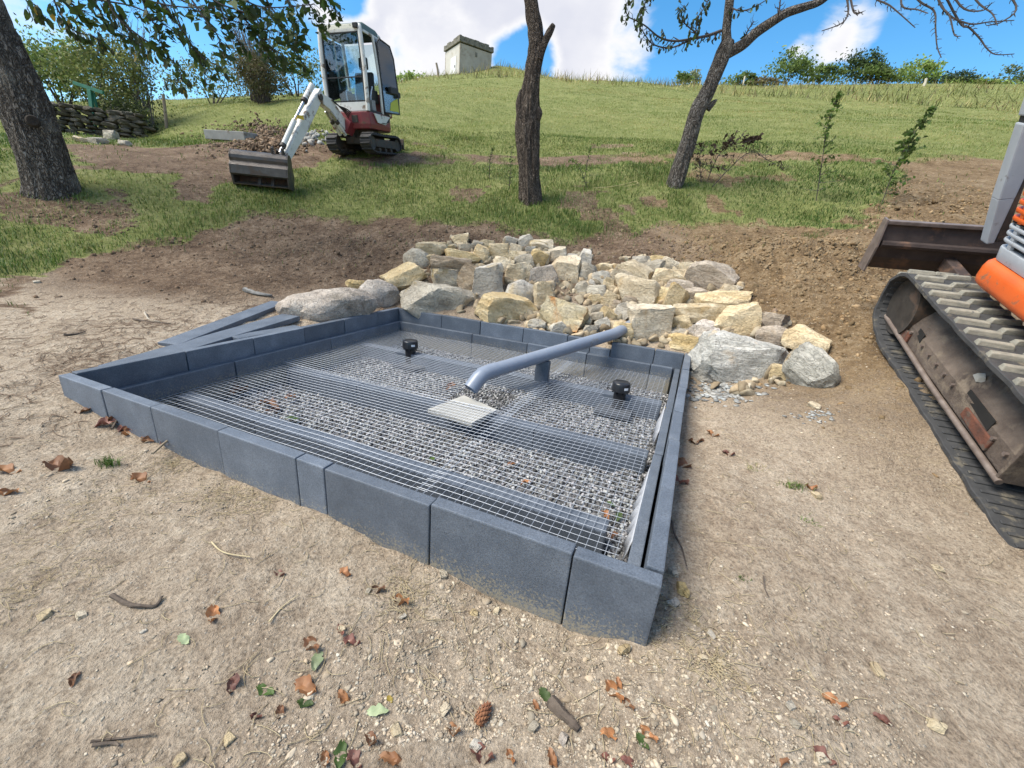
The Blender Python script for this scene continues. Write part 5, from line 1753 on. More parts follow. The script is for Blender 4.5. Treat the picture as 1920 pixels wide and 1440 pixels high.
M_GREYP = simple('light_grey_machine_paint', (.33, .36, .40), (.42, .45, .49), 6, .4, .06, 60, .003, dirt=(.18, .16, .14), dirt_amt=.05, dirt_scale=9)
M_HOSE = simple('black_hose', (.012, .012, .012), (.03, .03, .03), 20, .5, .1)
M_CHROME = simple('cylinder_rod_steel', (.45, .45, .46), (.55, .55, .56), 20, .25, .02, metal=.9)
M_DARKIN = simple('dark_cab_trim', (.014, .015, .017), (.03, .031, .034), 14, .6, .15)
M_YEL = simple('yellow_sticker', (.65, .42, .03), (.7, .5, .05), 20, .5, 0)
M_GLASS = glass_mat('tinted_cab_glass', (.80, .88, .90), .03)
M_SOILD = simple('dark_soil', (.07, .048, .033), (.14, .10, .07), 18, .95, .8, 40, .02)


def put(o, parent):
    o.parent = parent
    o.matrix_parent_inverse = parent.matrix_basis.inverted()
    return o


def bar(mb, p0, p1, w, h0, h1=None, side=Vector((0, 1, 0)), mi=0):
    """tapered box section from p0 to p1; w along side, h in the plane of the bar"""
    p0, p1 = Vector(p0), Vector(p1); h1 = h0 if h1 is None else h1
    t = (p1 - p0).normalized(); s = (side - t * side.dot(t)).normalized(); u = t.cross(s)
    q = []
    for p, h in ((p0, h0), (p1, h1)):
        for a, b_ in ((-1, -1), (1, -1), (1, 1), (-1, 1)): q.append(p + s * (a * w / 2) + u * (b_ * h / 2))
    mb.hexa(q, mi)


def belt_path(a0, a1, r0, r1, c0, c1, k=9):
    """closed loop in (a, c): bottom from back to front, round the idler, back along the top"""
    P = []
    for i in range(14): P.append((a0 + (a1 - .12 - a0) * i / 13, 0.0))
    for i in range(k + 1):
        t = -math.pi / 2 + math.pi * i / k
        P.append((a1 + r1 * math.cos(t), c1 + r1 * math.sin(t)))
    top1 = c1 + r1; top0 = c0 + r0
    for i in range(1, 14): P.append((a1 + (a0 - a1) * i / 14, top1 + (top0 - top1) * i / 14 - .012 * math.sin(math.pi * i / 14)))
    for i in range(k + 1):
        t = math.pi / 2 + math.pi * i / k
        P.append((a0 + r0 * math.cos(t), c0 + r0 * math.sin(t)))
    return P


def resample(P, step):
    P = P + [P[0]]
    L_ = [0]
    for i in range(1, len(P)): L_.append(L_[-1] + math.hypot(P[i][0] - P[i - 1][0], P[i][1] - P[i - 1][1]))
    n = int(L_[-1] / step); out = []
    for i in range(n):
        d_ = L_[-1] * i / n
        j = max(q for q in range(len(L_)) if L_[q] <= d_ + 1e-9); j = min(j, len(P) - 2)
        u = (d_ - L_[j]) / max(L_[j + 1] - L_[j], 1e-9)
        a = P[j][0] + (P[j + 1][0] - P[j][0]) * u; c = P[j][1] + (P[j + 1][1] - P[j][1]) * u
        out.append((a, c))
    res = []
    for i in range(n):
        p0 = out[i - 1]; p1 = out[(i + 1) % n]
        t = Vector((p1[0] - p0[0], p1[1] - p0[1])).normalized()
        res.append((out[i], t, Vector((t.y, -t.x))))           # point, tangent, outward normal
    return res


def belt(P, b0, b1, th, ribs=True, step=.045, ragged=0.0, seed=0):
    """rubber belt: outer and inner skins, inner cross ribs"""
    S = resample(P, step); n = len(S); mb = MB(); vs = []
    r = random.Random(seed)
    for i, (p, t, nn) in enumerate(S):
        k = r.uniform(-ragged, ragged)
        for b_, q in ((b0 + k, th / 2), (b1, th / 2), (b1, -th / 2), (b0 + k, -th / 2)):
            vs.append((p[0] + nn.x * q, b_, p[1] + nn.y * q))
    fs = []
    for i in range(n):
        j = (i + 1) % n
        for k in range(4): fs.append((4 * i + k, 4 * j + k, 4 * j + (k + 1) % 4, 4 * i + (k + 1) % 4))
    mb.add(vs, fs)
    if ribs:
        for i, (p, t, nn) in enumerate(S):
            q = -th / 2 - .004
            w = (b0 - b1)
            vs = []
            for da in (-.011, .011):
                for b_ in (b0 - .03 * (1 if w > 0 else -1), b1):
                    for dq in (0.006, -.004):
                        vs.append((p[0] + t.x * da + nn.x * (q + dq), b_, p[1] + t.y * da + nn.y * (q + dq)))
            mb.add(vs, [(0, 1, 3, 2), (4, 6, 7, 5), (0, 4, 5, 1), (2, 3, 7, 6), (0, 2, 6, 4), (1, 5, 7, 3)])
    return mb, S


def lug_meshes(w, mat, hgt=.026, ln=.05):
    out = []
    for s_ in range(4):
        r = random.Random(s_); mb = MB()
        j = lambda: r.uniform(-.005, .005)
        b_ = [(-ln * .62, -w / 2, 0), (ln * .62, -w / 2, 0), (ln * .62, w / 2, 0), (-ln * .62, w / 2, 0)]
        t_ = [(-ln * .38 + j(), -w / 2 + .006 + j(), hgt + j() * .6), (ln * .38 + j(), -w / 2 + .006 + j(), hgt + j() * .6), (ln * .38 + j(), w / 2 - .012 + j(), hgt + j() * .6), (-ln * .38 + j(), w / 2 - .012 + j(), hgt + j() * .6)]
        mb.hexa(b_ + t_)
        out.append(mb.mesh('lug', mat, bevel=.005))
    return out


def wheel(mb, a, c, r, b0, b1, n=20):
    vs = []
    prof = [(r * .25, b0), (r * .8, b0 - .01 * (1 if b0 > b1 else -1)), (r, b0), (r, b1), (r * .25, b1)]
    for rr_, b_ in prof:
        for k in range(n):
            t = 2 * math.pi * k / n
            vs.append((a + rr_ * math.cos(t), b_, c + rr_ * math.sin(t)))
    fs = []
    for i in range(len(prof) - 1):
        for k in range(n):
            x_, y_ = i * n + k, i * n + (k + 1) % n
            fs.append((x_, y_, y_ + n, x_ + n))
    fs.append(tuple(range(n))); fs.append(tuple(range(len(prof) * n - n, len(prof) * n)))
    mb.add(vs, fs)


# ================================================= white mini excavator
ex_xy = Vector((-3.72, 10.62))
zz = gz(ex_xy.x, ex_xy.y)
toC = Vector((-ex_xy.x, -ex_xy.y, 0)).normalized()
EXM = Matrix.Translation((ex_xy.x, ex_xy.y, zz + .02)) @ Matrix.Rotation(R(4.5), 4, toC) @ Matrix.Rotation(R(-99), 4, 'Z') @ Matrix.Rotation(R(5), 4, 'Y') @ Matrix.Diagonal((1, 1, .945, 1))
ex = empty('mini_excavator', mat=EXM)


def E_(mb, name, mat, smooth=False, bevel=.006, seg=2, parent=None):
    return mb.build(name, mat, parent or ex, smooth=smooth, bevel=bevel, seg=seg)


for s_ in (1, -1):
    P = belt_path(-.60, .60, .175, .165, .19, .185)
    P = [(a, c + .015) for a, c in P]
    b0, b1 = (.50, .27) if s_ > 0 else (-.50, -.27)
    mb, S = belt(P, b0, b1, .03, True, .055)
    tr = E_(mb, 'track', M_RUBBER, False, 0)
    lm = lug_meshes(.22, M_RUBBER, .024, .04)
    for i, (p, t, nn) in enumerate(S):
        if i % 2: continue
        M = Matrix(((t.x, 0, nn.x, p[0] + nn.x * .015), (0, 1, 0, (b0 + b1) / 2), (t.y, 0, nn.y, p[1] + nn.y * .015), (0, 0, 0, 1)))
        o = link('lug', lm[i % 4], tr); o.matrix_local = M
    mb = MB(); bar(mb, (-.48, s_ * .40, .20), (.46, s_ * .40, .20), .15, .17, .15)
    E_(mb, 'track_frame', M_STEEL)
    for a in (-.60, .60):
        mb = MB(); wheel(mb, a, .20, .135, s_ * .47, s_ * .31); E_(mb, 'idler_wheel', M_STEEL, True, 0)
    for a in (-.28, 0, .28):
        mb = MB(); wheel(mb, a, .085, .055, s_ * .46, s_ * .32, 14); E_(mb, 'track_roller', M_STEEL, True, 0)
mb = MB(); mb.box((0, 0, .27), (.75, .56, .16)); E_(mb, 'undercarriage', M_STEEL, bevel=.02)
mb = MB(); mb.lathe([(.0, .35), (.30, .35), (.30, .47), (.0, .47)], 28); E_(mb, 'turntable', M_STEEL, True, 0)
# dozer blade at the rear end of the tracks
mb = MB(); mb.prism([(-.93, .10), (-.89, .12), (-.875, .24), (-.91, .36), (-.95, .37), (-.93, .24)], -.50, .50, lambda u, v, w: (u, w, v)); bl = E_(mb, 'dozer_blade', M_STEEL, bevel=.005)
for s_ in (1, -1):
    mb = MB(); bar(mb, (-.40, s_ * .20, .24), (-.91, s_ * .20, .22), .07, .09); E_(mb, 'blade_arm', M_STEEL)
# house
mb = MB()
pl = [(.56, -.44), (.60, -.30), (.60, .30), (.56, .46), (-.30, .48), (-.52, .40), (-.62, .22), (-.62, -.22), (-.52, -.40), (-.30, -.46)]
n = len(pl)
vs = [(x_ * .97, y_ * .96, .47) for x_, y_ in pl] + [(x_, y_, .56) for x_, y_ in pl] + [(x_, y_, .79) for x_, y_ in pl]
fs = [tuple(range(n - 1, -1, -1)), tuple(range(2 * n, 3 * n))] + [(i + j * n, (i + 1) % n + j * n, (i + 1) % n + (j + 1) * n, i + (j + 1) * n) for j in range(2) for i in range(n)]
mb.add(vs, fs); house = E_(mb, 'house', M_PRED, bevel=.018, seg=3)
mb = MB(); mb.add([(.42, .4795, .77), (.30, .481, .60), (-.05, .486, .585), (-.28, .488, .68), (-.32, .488, .77), (.42, .5, .77), (.30, .5, .60), (-.05, .5, .585), (-.28, .5, .68), (-.32, .5, .77)], [(0, 1, 2, 3, 4), (9, 8, 7, 6, 5)] + [(i, i + 5, (i + 1) % 5 + 5, (i + 1) % 5) for i in range(5)])
E_(mb, 'side_panel', M_PWHITE, bevel=.003)
mb = MB(); q = [(.16, .60), (-.06, .605), (-.20, .655), (-.27, .745), (-.30, .745), (-.24, .66), (-.10, .62), (.08, .62)]
mb.prism([(a, c) for a, c in q], .501, .506, lambda u, v, w: (u, w, v)); E_(mb, 'dark_stripe', M_DARKIN, bevel=0)
mb = MB(); mb.box((.597, .14, .655), (.03, .13, .14)); E_(mb, 'front_grille', M_STEEL)
mb = MB(); mb.box((-.45, 0, 1.0), (.34, .86, .46)); E_(mb, 'engine_hood', M_PRED, bevel=.05, seg=3)
# cab
Z0, Z1 = .79, 2.33
FX0, FX1, RX = .56, .43, -.42          # front bottom, front top, rear
mb = MB(); mb.box((.06, 0, .81), (1.0, .92, .045)); E_(mb, 'cab_floor', M_DARKIN)
mb = MB(); mb.hexa([(FX0 - .05, -.455, .80), (FX0 + .004, -.455, .80), (FX0 + .004, .455, .80), (FX0 - .05, .455, .80), (FX0 - .065, -.455, .975), (FX0 - .008, -.455, .975), (FX0 - .008, .455, .975), (FX0 - .065, .455, .975)])
E_(mb, 'front_panel', M_PWHITE, bevel=.012)
fx = lambda z: FX0 + (FX1 - FX0) * (z - Z0) / (Z1 - Z0)
for nm, pts_, w in (('front_pillar', [(fx(.8), .44, .80), (fx(1.6) + .006, .455, 1.6), (fx(2.2), .43, 2.21), (fx(2.3) - .06, .40, 2.30)], .042), ('front_pillar', [(fx(.8), -.44, .80), (fx(1.6) + .006, -.455, 1.6), (fx(2.2), -.43, 2.21), (fx(2.3) - .06, -.40, 2.30)], .042),
                    ('rear_pillar', [(RX, .44, .80), (RX - .02, .445, 1.5), (RX + .02, .43, 2.22), (RX + .1, .4, 2.30)], .035), ('rear_pillar', [(RX, -.44, .80), (RX - .02, -.445, 1.5), (RX + .02, -.43, 2.22), (RX + .1, -.4, 2.30)], .035),
                    ('door_pillar', [(-.06, .455, .80), (-.07, .465, 1.5), (-.05, .445, 2.25)], .028), ('door_pillar', [(-.06, -.455, .80), (-.07, -.465, 1.5), (-.05, -.445, 2.25)], .028)):
    p_, w_ = smooth_path(pts_, [w] * len(pts_), 5)
    mb = MB(); mb.tube(p_, w_, 10); E_(mb, nm, M_PWHITE, True, 0)
mb = MB()
pr = [(FX1 - .01, 2.24), (FX1 - .05, 2.33), (.25, 2.375), (-.25, 2.37), (RX + .05, 2.33), (RX, 2.24)]
vs = [(a, -.43, c) for a, c in pr] + [(a, -.40, c + .02) for a, c in pr] + [(a, .40, c + .02) for a, c in pr] + [(a, .43, c) for a, c in pr]
m_ = len(pr)
fs = [(i + j * m_, i + 1 + j * m_, i + 1 + (j + 1) * m_, i + (j + 1) * m_) for j in range(3) for i in range(m_ - 1)] + [tuple(range(m_)), tuple(range(4 * m_ - 1, 3 * m_ - 1, -1)), (0, m_, 2 * m_, 3 * m_), (m_ - 1, 4 * m_ - 1, 3 * m_ - 1, 2 * m_ - 1)]
mb.add(vs, fs); E_(mb, 'cab_roof', M_GREENR, bevel=.015, seg=3)
mb = MB(); bar(mb, (fx(2.23) - .01, -.40, 2.225), (fx(2.23) - .01, .40, 2.225), .04, .05, side=Vector((1, 0, 0))); E_(mb, 'header_rail', M_PWHITE)
for s_ in (1, -1):
    mb = MB(); bar(mb, (FX1 - .06, s_ * .432, 2.235), (RX + .05, s_ * .432, 2.235), .035, .05); E_(mb, 'roof_rail', M_PWHITE)
    mb = MB(); mb.box((FX1 + .035, s_ * .36, 2.29), (.06, .10, .085)); E_(mb, 'work_light', M_DARKIN, bevel=.012)
# glazing
def pane(name, q, parent=None, t=.006):
    q = [Vector(v_) for v_ in q]; nn = (q[1] - q[0]).cross(q[2] - q[0]).normalized() * t
    mb = MB(); mb.hexa(q + [v_ + nn for v_ in q]); return E_(mb, name, M_GLASS, False, 0, parent=parent)


pane('windscreen', [(fx(.99) - .004, -.40, .99), (fx(.99) - .004, .40, .99), (fx(2.2) - .004, .385, 2.19), (fx(2.2) - .004, -.385, 2.19)])
mb = MB(); bar(mb, (fx(1.42) + .004, -.40, 1.42), (fx(1.42) + .004, .40, 1.42), .018, .022, side=Vector((1, 0, 0))); E_(mb, 'windscreen_bar', M_DARKIN, bevel=.002)
for s_ in (1, -1):
    mb = MB(); bar(mb, (fx(.99) + .004, s_ * .398, .99), (fx(2.19) + .004, s_ * .383, 2.19), .016, .022); E_(mb, 'window_seal', M_DARKIN, bevel=.002)
for z_, y_ in ((.99, .398), (2.19, .383)):
    mb = MB(); bar(mb, (fx(z_) + .004, -y_, z_), (fx(z_) + .004, y_, z_), .016, .022, side=Vector((1, 0, 0))); E_(mb, 'window_seal', M_DARKIN, bevel=.002)
pane('side_window', [(fx(1.0) - .05, -.452, 1.0), (RX + .04, -.452, 1.25), (RX + .05, -.44, 2.18), (fx(2.1) - .05, -.44, 2.18)])
pane('rear_window', [(RX - .012, .39, 1.32), (RX - .012, -.39, 1.32), (RX + .012, -.38, 2.18), (RX + .012, .38, 2.18)])
pane('side_window', [(-.10, .455, 1.25), (RX + .04, .452, 1.25), (RX + .05, .44, 2.2), (-.09, .45, 2.2)])
# open door folded back beside the cab
dr = empty('door'); dr.parent = ex; dr.location = (-.09, .50, 0); dr.rotation_euler = (0, 0, R(-9))
dq = [(0, .84), (0, 2.12), (-.10, 2.22), (-.46, 2.16), (-.56, 1.95), (-.60, 1.30), (-.56, .86)]
mb = MB(); mb.tube([(a, 0, c) for a, c in dq] + [(dq[0][0], 0, dq[0][1])], .017, 8, False)
door = E_(mb, 'door', M_DARKIN, True, 0, parent=dr)
door.name = 'door_frame'
mb = MB(); mb.prism([(a * .97 - .006, c) for a, c in dq if c > 1.25] + [(-.585, 1.27), (-.01, 1.27)], -.003, .003, lambda u, v, w: (u, w, v))
pane_pts = [(0, 1.27), (0, 2.12), (-.10, 2.21), (-.46, 2.15), (-.55, 1.95), (-.595, 1.27)]
mb = MB(); mb.prism(pane_pts, -.003, .003, lambda u, v, w: (u, w, v)); E_(mb, 'door_glass', M_GLASS, False, 0, parent=dr)
mb = MB(); mb.prism([(-.01, .86), (-.01, 1.27), (-.595, 1.27), (-.555, .87)], -.004, .004, lambda u, v, w: (u, w, v)); E_(mb, 'lower_door_glass', glass_mat('dusty_door_glass', (.75, .80, .70), .25, .2), False, 0, parent=dr)
mb = MB(); mb.prism([(-.20, .90), (-.26, 1.06), (-.38, 1.12), (-.54, 1.18), (-.545, .90)], -.012, -.006, lambda u, v, w: (u, -w, v)); E_(mb, 'yellow_sticker', simple('yellow_green_decal', (.42, .45, .05), (.5, .52, .08), 20, .6, 0), False, 0, parent=dr)
mb = MB(); mb.box((-.36, .045, 1.30), (.30, .07, .13)); mb.box((-.52, .05, 1.24), (.10, .06, .12)); E_(mb, 'door_latch', M_DARKIN, False, .015, parent=dr)
# seat, levers, console
mb = MB(); mb.box((-.10, 0, 1.13), (.44, .46, .14)); E_(mb, 'seat', M_DARKIN, bevel=.04, seg=3)
mb = MB(); bar(mb, (-.27, 0, 1.16), (-.36, 0, 1.66), .42, .12, .09); E_(mb, 'seat_back', M_DARKIN, bevel=.035, seg=3)
mb = MB(); bar(mb, (-.365, 0, 1.72), (-.385, 0, 1.95), .20, .08, .06); E_(mb, 'headrest', M_DARKIN, bevel=.03, seg=3)
for s_ in (1, -1):
    mb = MB(); mb.box((.02, s_ * .30, 1.14), (.34, .13, .26)); E_(mb, 'armrest_console', M_DARKIN, bevel=.03)
    mb = MB(); mb.tube([(.16, s_ * .30, 1.26), (.20, s_ * .30, 1.36), (.19, s_ * .29, 1.46)], [.014, .012, .024], 8); E_(mb, 'joystick', M_DARKIN, True, 0)
    mb = MB(); mb.tube([(.34, s_ * .10, .83), (.36, s_ * .10, 1.15), (.30, s_ * .10, 1.30)], .011, 8); E_(mb, 'travel_lever', M_CHROME, True, 0)
mb = MB(); mb.tube([(.28, .36, .83), (.24, .38, 1.12), (.16, .40, 1.30)], .012, 8); E_(mb, 'grab_lever', M_CHROME, True, 0)
mb = MB(); mb.box((.22, .36, .94), (.16, .12, .20)); E_(mb, 'control_box', simple('grey_control_box', (.2, .2, .2), (.3, .3, .3), 20, .6, 0), bevel=.012)
mb = MB(); mb.box((fx(1.2) - .02, .07, 1.20), (.004, .055, .06)); E_(mb, 'warning_sticker', M_YEL, bevel=0)
mb = MB(); mb.box((fx(1.5) - .09, -.33, 1.47), (.06, .10, .17)); E_(mb, 'monitor', M_DARKIN, bevel=.015)
# swing post, boom, arm, bucket (world positions, parented to the machine)
foot = ptY(648, 243, 10.0); knee = ptY(594, 182, 9.25); armend = ptY(529, 308, 8.15)
pln = (armend - foot); pln.z = 0; pln.normalize(); SD = Vector((-pln.y, pln.x, 0))   # side axis of the boom
def W_(mb, name, mat, smooth=False, bevel=.008, parent=None):
    o = mb.build(name, mat, None, smooth=smooth, bevel=bevel); return put(o, ex)


mb = MB(); p0 = EXM @ Vector((.58, .02, .62)); bar(mb, p0, foot - Vector((0, 0, .05)), .20, .24, .22, SD); W_(mb, 'swing_post', M_PRED)
elb = foot.lerp(knee, .62) + Vector((0, 0, .10))
mb = MB(); bar(mb, foot, elb, .15, .17, .21, SD); bar(mb, elb - (knee - elb).normalized() * .03, knee, .148, .21, .16, SD); W_(mb, 'boom', M_PWHITE, bevel=.012)
mb = MB(); mb.tube([knee - SD * .10, knee + SD * .10], .055, 14); W_(mb, 'boom_pin', M_STEEL, True, 0)
dirA = (armend - knee).normalized()
mb = MB(); bar(mb, knee - dirA * .14, knee + dirA * (armend - knee).length * .45, .13, .14, .20, SD); bar(mb, knee + dirA * (armend - knee).length * .44, armend, .128, .19, .11, SD); W_(mb, 'dipper_arm', M_PWHITE, bevel=.01)
upA = SD.cross(dirA).normalized()
if upA.dot(pln) < 0: upA = -upA
def cyl(name, p0, p1, r_, frac=.58):
    m_ = p0.lerp(p1, frac)
    mb = MB(); mb.tube([p0, m_], r_, 12); W_(mb, name + '_barrel', M_PWHITE, True, 0)
    mb = MB(); mb.tube([m_ - (p1 - p0).normalized() * .01, p1], r_ * .55, 10); W_(mb, name + '_rod', M_CHROME, True, 0)
    mb = MB(); mb.tube([m_ - (p1 - p0).normalized() * .05, m_ + (p1 - p0).normalized() * .012], r_ * 1.18, 12); W_(mb, name + '_gland', M_STEEL, True, 0)


La = (armend - knee).length
cyl('arm_cylinder', knee - dirA * .05 + upA * .19, knee + dirA * La * .52 + upA * .17, .05, .45)
cyl('bucket_cylinder', knee + dirA * La * .50 + upA * .17, armend - dirA * .02 + upA * .13, .045, .72)
for s_ in (-1, 1):
    cyl('boom_cylinder', foot - Vector((0, 0, .12)) + pln * .10 + SD * .06 * s_, elb + pln * .02 - Vector((0, 0, .13)) + SD * .06 * s_, .035, .6)
for k in range(4):
    a_ = foot + pln * .02 + Vector((0, 0, .10 + .03 * k)) + SD * (.09 + .02 * k)
    mb = MB(); p_, w_ = smooth_path([a_ - pln * .25 - Vector((0, 0, .2)), a_ + Vector((0, 0, .12)), elb - (elb - foot) * .35 + SD * .10 + Vector((0, 0, .14)), elb + SD * .09 + Vector((0, 0, .08))], [.013] * 4, 6)
    mb.tube(p_, w_, 6); W_(mb, 'hydraulic_hose', M_HOSE, True, 0)
mb = MB(); bar(mb, knee + dirA * La * .40 + upA * .10 + SD * .07, knee + dirA * La * .48 + upA * .22 + SD * .075, .01, .07, .05, SD); W_(mb, 'yellow_tag', M_YEL, bevel=0)
# ditching bucket, its back to the camera
bc = ptY(499, 371, 7.98); bc.z = gz(bc.x, bc.y)
BX = (Vector((.97, .22, 0))).normalized(); BF = Vector((BX.y, -BX.x, 0)); BF = BF if BF.y < 0 else -BF     # BF points towards the camera
BM = lambda u, v, w: bc + BX * w + BF * u * .85 + Vector((0, 0, v * .80))
bw = .44
bk = None
prof = []
for i in range(11):
    t = math.pi * (1.10 - 1.25 * i / 10)
    prof.append((.05 + .155 * math.cos(t), .55 + .155 * math.sin(t)))
prof += [(.225, .43), (.255, .40), (.255, .235), (.225, .215)]
inner = [(u - .03, v - .012) for u, v in prof[::-1]]
mb = MB(); mb.prism(prof + inner, -bw, bw, BM); bk = W_(mb, 'bucket', M_BUCKET, bevel=.004)
for s_ in (-1, 1):
    mb = MB(); mb.prism(prof + [(.16, .02), (-.10, .0), (-.20, .30)], s_ * (bw - .02), s_ * bw * 1.0 + s_ * .012, BM); W_(mb, 'bucket_side', M_BUCKET, bevel=.003)
mb = MB(); mb.prism([(-.10, .02), (-.08, .02), (-.17, .32), (-.10, .62), (-.13, .62), (-.20, .32)], -bw + .02, bw - .02, BM); W_(mb, 'bucket_shell', M_BLADE, bevel=.003)
mb = MB(); mb.prism([(.16, .03), (.185, .05), (.0, .09), (-.16, .09), (-.16, .06)], -bw + .02, bw - .02, BM); W_(mb, 'cutting_edge', M_EDGE, bevel=.002)
for k in (-.05, .16):
    mb = MB(); mb.prism([(.15, .02), (.05, .26), (.0, .26), (.10, .02)], k - .02, k + .025, BM); W_(mb, 'bucket_rib', M_BUCKET, bevel=.003)
for s_ in (-1, 1):
    mb = MB(); mb.prism([(-.02, .60), (.12, .66), (.14, .80), (.04, .84), (-.06, .70)], .28 + s_ * .08 - .012, .28 + s_ * .08 + .012, BM); W_(mb, 'bucket_bracket', M_STEEL, bevel=.003)
mb = MB(); mb.tube([armend + upA * .13, BM(.09, .78, .28)], .026, 8); W_(mb, 'bucket_link', M_STEEL, True, 0)
mb = MB(); mb.tube([armend + SD * .09, armend - SD * .09], .04, 12); mb.tube([armend, BM(.02, .72, .28)], .05, 8); W_(mb, 'arm_pin', M_STEEL, True, 0)
tag(ex, 'white and dark red mini excavator with its door open on the grassy bank', 'excavator')

# ================================================= orange excavator at the right edge
AX_F = Vector((.29, .91, .31)).normalized(); AX_L = Vector((-AX_F.y, AX_F.x, 0)).normalized(); AX_U = AX_F.cross(AX_L)
XO = Vector((2.445, 1.915, .14))
XM = Matrix(((AX_F.x, AX_L.x, AX_U.x, XO.x), (AX_F.y, AX_L.y, AX_U.y, XO.y), (AX_F.z, AX_L.z, AX_U.z, XO.z), (0, 0, 0, 1)))
xo = empty('excavator', mat=XM)


def X_(mb, name, mat, smooth=False, bevel=.006, seg=2, parent=None):
    return mb.build(name, mat, parent or xo, smooth=smooth, bevel=bevel, seg=seg)


A0, A1 = -.42, 1.72
for b0, b1 in ((0.0, -.37), (-1.43, -1.06)):
    P = belt_path(A0, A1, .25, .245, .265, .275)
    P = [(a, c + .012) for a, c in P]
    mb, S = belt(P, b0, b1, .028, True, .066, .006, 3)
    tr = X_(mb, 'track', M_RUBMUD, False, .003, 1)
    lm = lug_meshes(.165, M_LUG, .030, .038)
    for i, (p, t, nn) in enumerate(S):
        cc = (b0 + b1) / 2 + (.092 if i % 2 else -.092) * (1 if b0 > b1 else -1)
        M = Matrix(((t.x, 0, nn.x, p[0] + nn.x * .012), (0, 1, 0, cc), (t.y, 0, nn.y, p[1] + nn.y * .012), (0, 0, 0, 1))) @ Matrix.Rotation(R(6 if i % 2 else -6), 4, 'Z')
        o = link('lug', lm[i % 4], tr); o.matrix_local = M
    sg = 1 if b0 > b1 else -1
    bb = lambda d_: b0 - d_ * sg
    # side frame of the undercarriage: folded plate beam
    prf = [(bb(.10), .10), (bb(.095), .235), (bb(.125), .30), (bb(.20), .385), (bb(.30), .395), (bb(.30), .10)]
    q = MB()
    for i, (a0_, a1_) in enumerate(((.09, 1.80),)):
        vs = [(a0_, x_, y_) for x_, y_ in prf] + [(1.50, x_, y_) for x_, y_ in prf] + [(a1_, x_ - .02 * sg, .10 + (y_ - .10) * .80 + .02) for x_, y_ in prf]
        m_ = len(prf)
        fs = [tuple(range(m_)), tuple(range(3 * m_ - 1, 2 * m_ - 1, -1))] + [(i_ + j * m_, (i_ + 1) % m_ + j * m_, (i_ + 1) % m_ + (j + 1) * m_, i_ + (j + 1) * m_) for j in range(2) for i_ in range(m_)]
        q.add(vs, fs)
    X_(q, 'track_frame', M_RUSTY, bevel=.008)
    mb = MB(); mb.tube([(.06, bb(.078), .095), (.9, bb(.075), .098), (1.90, bb(.08), .125)], .017, 10); X_(mb, 'guard_rail', M_EDGE if 0 else simple('rust_worn_rail', (.12, .09, .075), (.22, .18, .155), 14, .6, .25, metal=.2), True, 0)
    mb = MB(); mb.box((.085, bb(.19), .235), (.022, .24, .30)); X_(mb, 'end_plate', M_RUSTY, bevel=.005)
    for a_, l_ in ((.42, .30), (1.58, .26)):
        mb = MB(); bar(mb, (a_ - l_ / 2, bb(.091), .155), (a_ + l_ / 2, bb(.091), .165), .016, .075, .06); X_(mb, 'rust_red_bracket', simple('rust_red_steel', (.075, .034, .024), (.17, .062, .036), 12, .9, .6, dirt=(.10, .075, .058), dirt_amt=.35, dirt_scale=9), bevel=.006)
    for a_, l_ in ((.50, .30), (1.36, .10)):
        mb = MB(); bar(mb, (a_ - l_ / 2, bb(.094), .235), (a_ + l_ / 2, bb(.100), .245), .006, .07, .05); X_(mb, 'opening_shade_plate', simple('painted_recess_shade', (.008, .008, .008), (.015, .014, .013), 9, .9, 0), bevel=.002)  # black plates on the uncut beam, painting the shade of openings
    for k_, (a_, bq, cq) in enumerate(((.70, .13, .325), (1.70, .15, .34))):
        mb = MB(); mb.hexa([(a_ - .035, bb(bq + .02), cq - .01), (a_ + .03, bb(bq + .025), cq - .005), (a_ + .045, bb(bq - .01), cq - .01), (a_ - .02, bb(bq - .015), cq - .02), (a_ - .02, bb(bq + .015), cq + .022), (a_ + .012, bb(bq + .02), cq + .03), (a_ + .025, bb(bq - .005), cq + .018), (a_ - .012, bb(bq - .008), cq + .012)])
        X_(mb, 'stone_chip', M_SHARD if 0 else M_SLAB, bevel=.004)
    for a_ in (.16, .28, .78, .90, 1.02, 1.14, 1.26, 1.46):
        mb = MB(); mb.tube([(a_, bb(.098), .205), (a_, bb(.080), .205)], .013, 6); X_(mb, 'bolt', M_EDGE, False, 0)
    mb = MB(); p_, w_ = smooth_path([(.12, bb(.17), .40), (.6, bb(.20), .41), (1.1, bb(.18), .405), (1.5, bb(.22), .42)], [.011] * 4, 6); mb.tube(p_, w_, 7); X_(mb, 'grease_hose', M_HOSE, True, 0)
    for a_, c_, r_ in ((A0, .277, .22), (A1, .287, .215)):
        mb = MB(); wheel(mb, a_, c_, r_, bb(.07), bb(.30), 24); X_(mb, 'idler_wheel', M_STEEL, True, 0)
    for a_ in (.25, .6, .95, 1.3):
        mb = MB(); wheel(mb, a_, .09, .06, bb(.12), bb(.28), 16); X_(mb, 'track_roller', M_STEEL, True, 0)
mb = MB(); mb.box((.70, -.715, .34), (1.1, .72, .22)); X_(mb, 'undercarriage', M_STEEL, bevel=.03)
mb = MB(); mb.lathe([(0, 0), (.36, 0), (.36, .14), (0, .14)], 32, (.60, -.72, .46)); X_(mb, 'turntable', M_STEEL, True, 0)
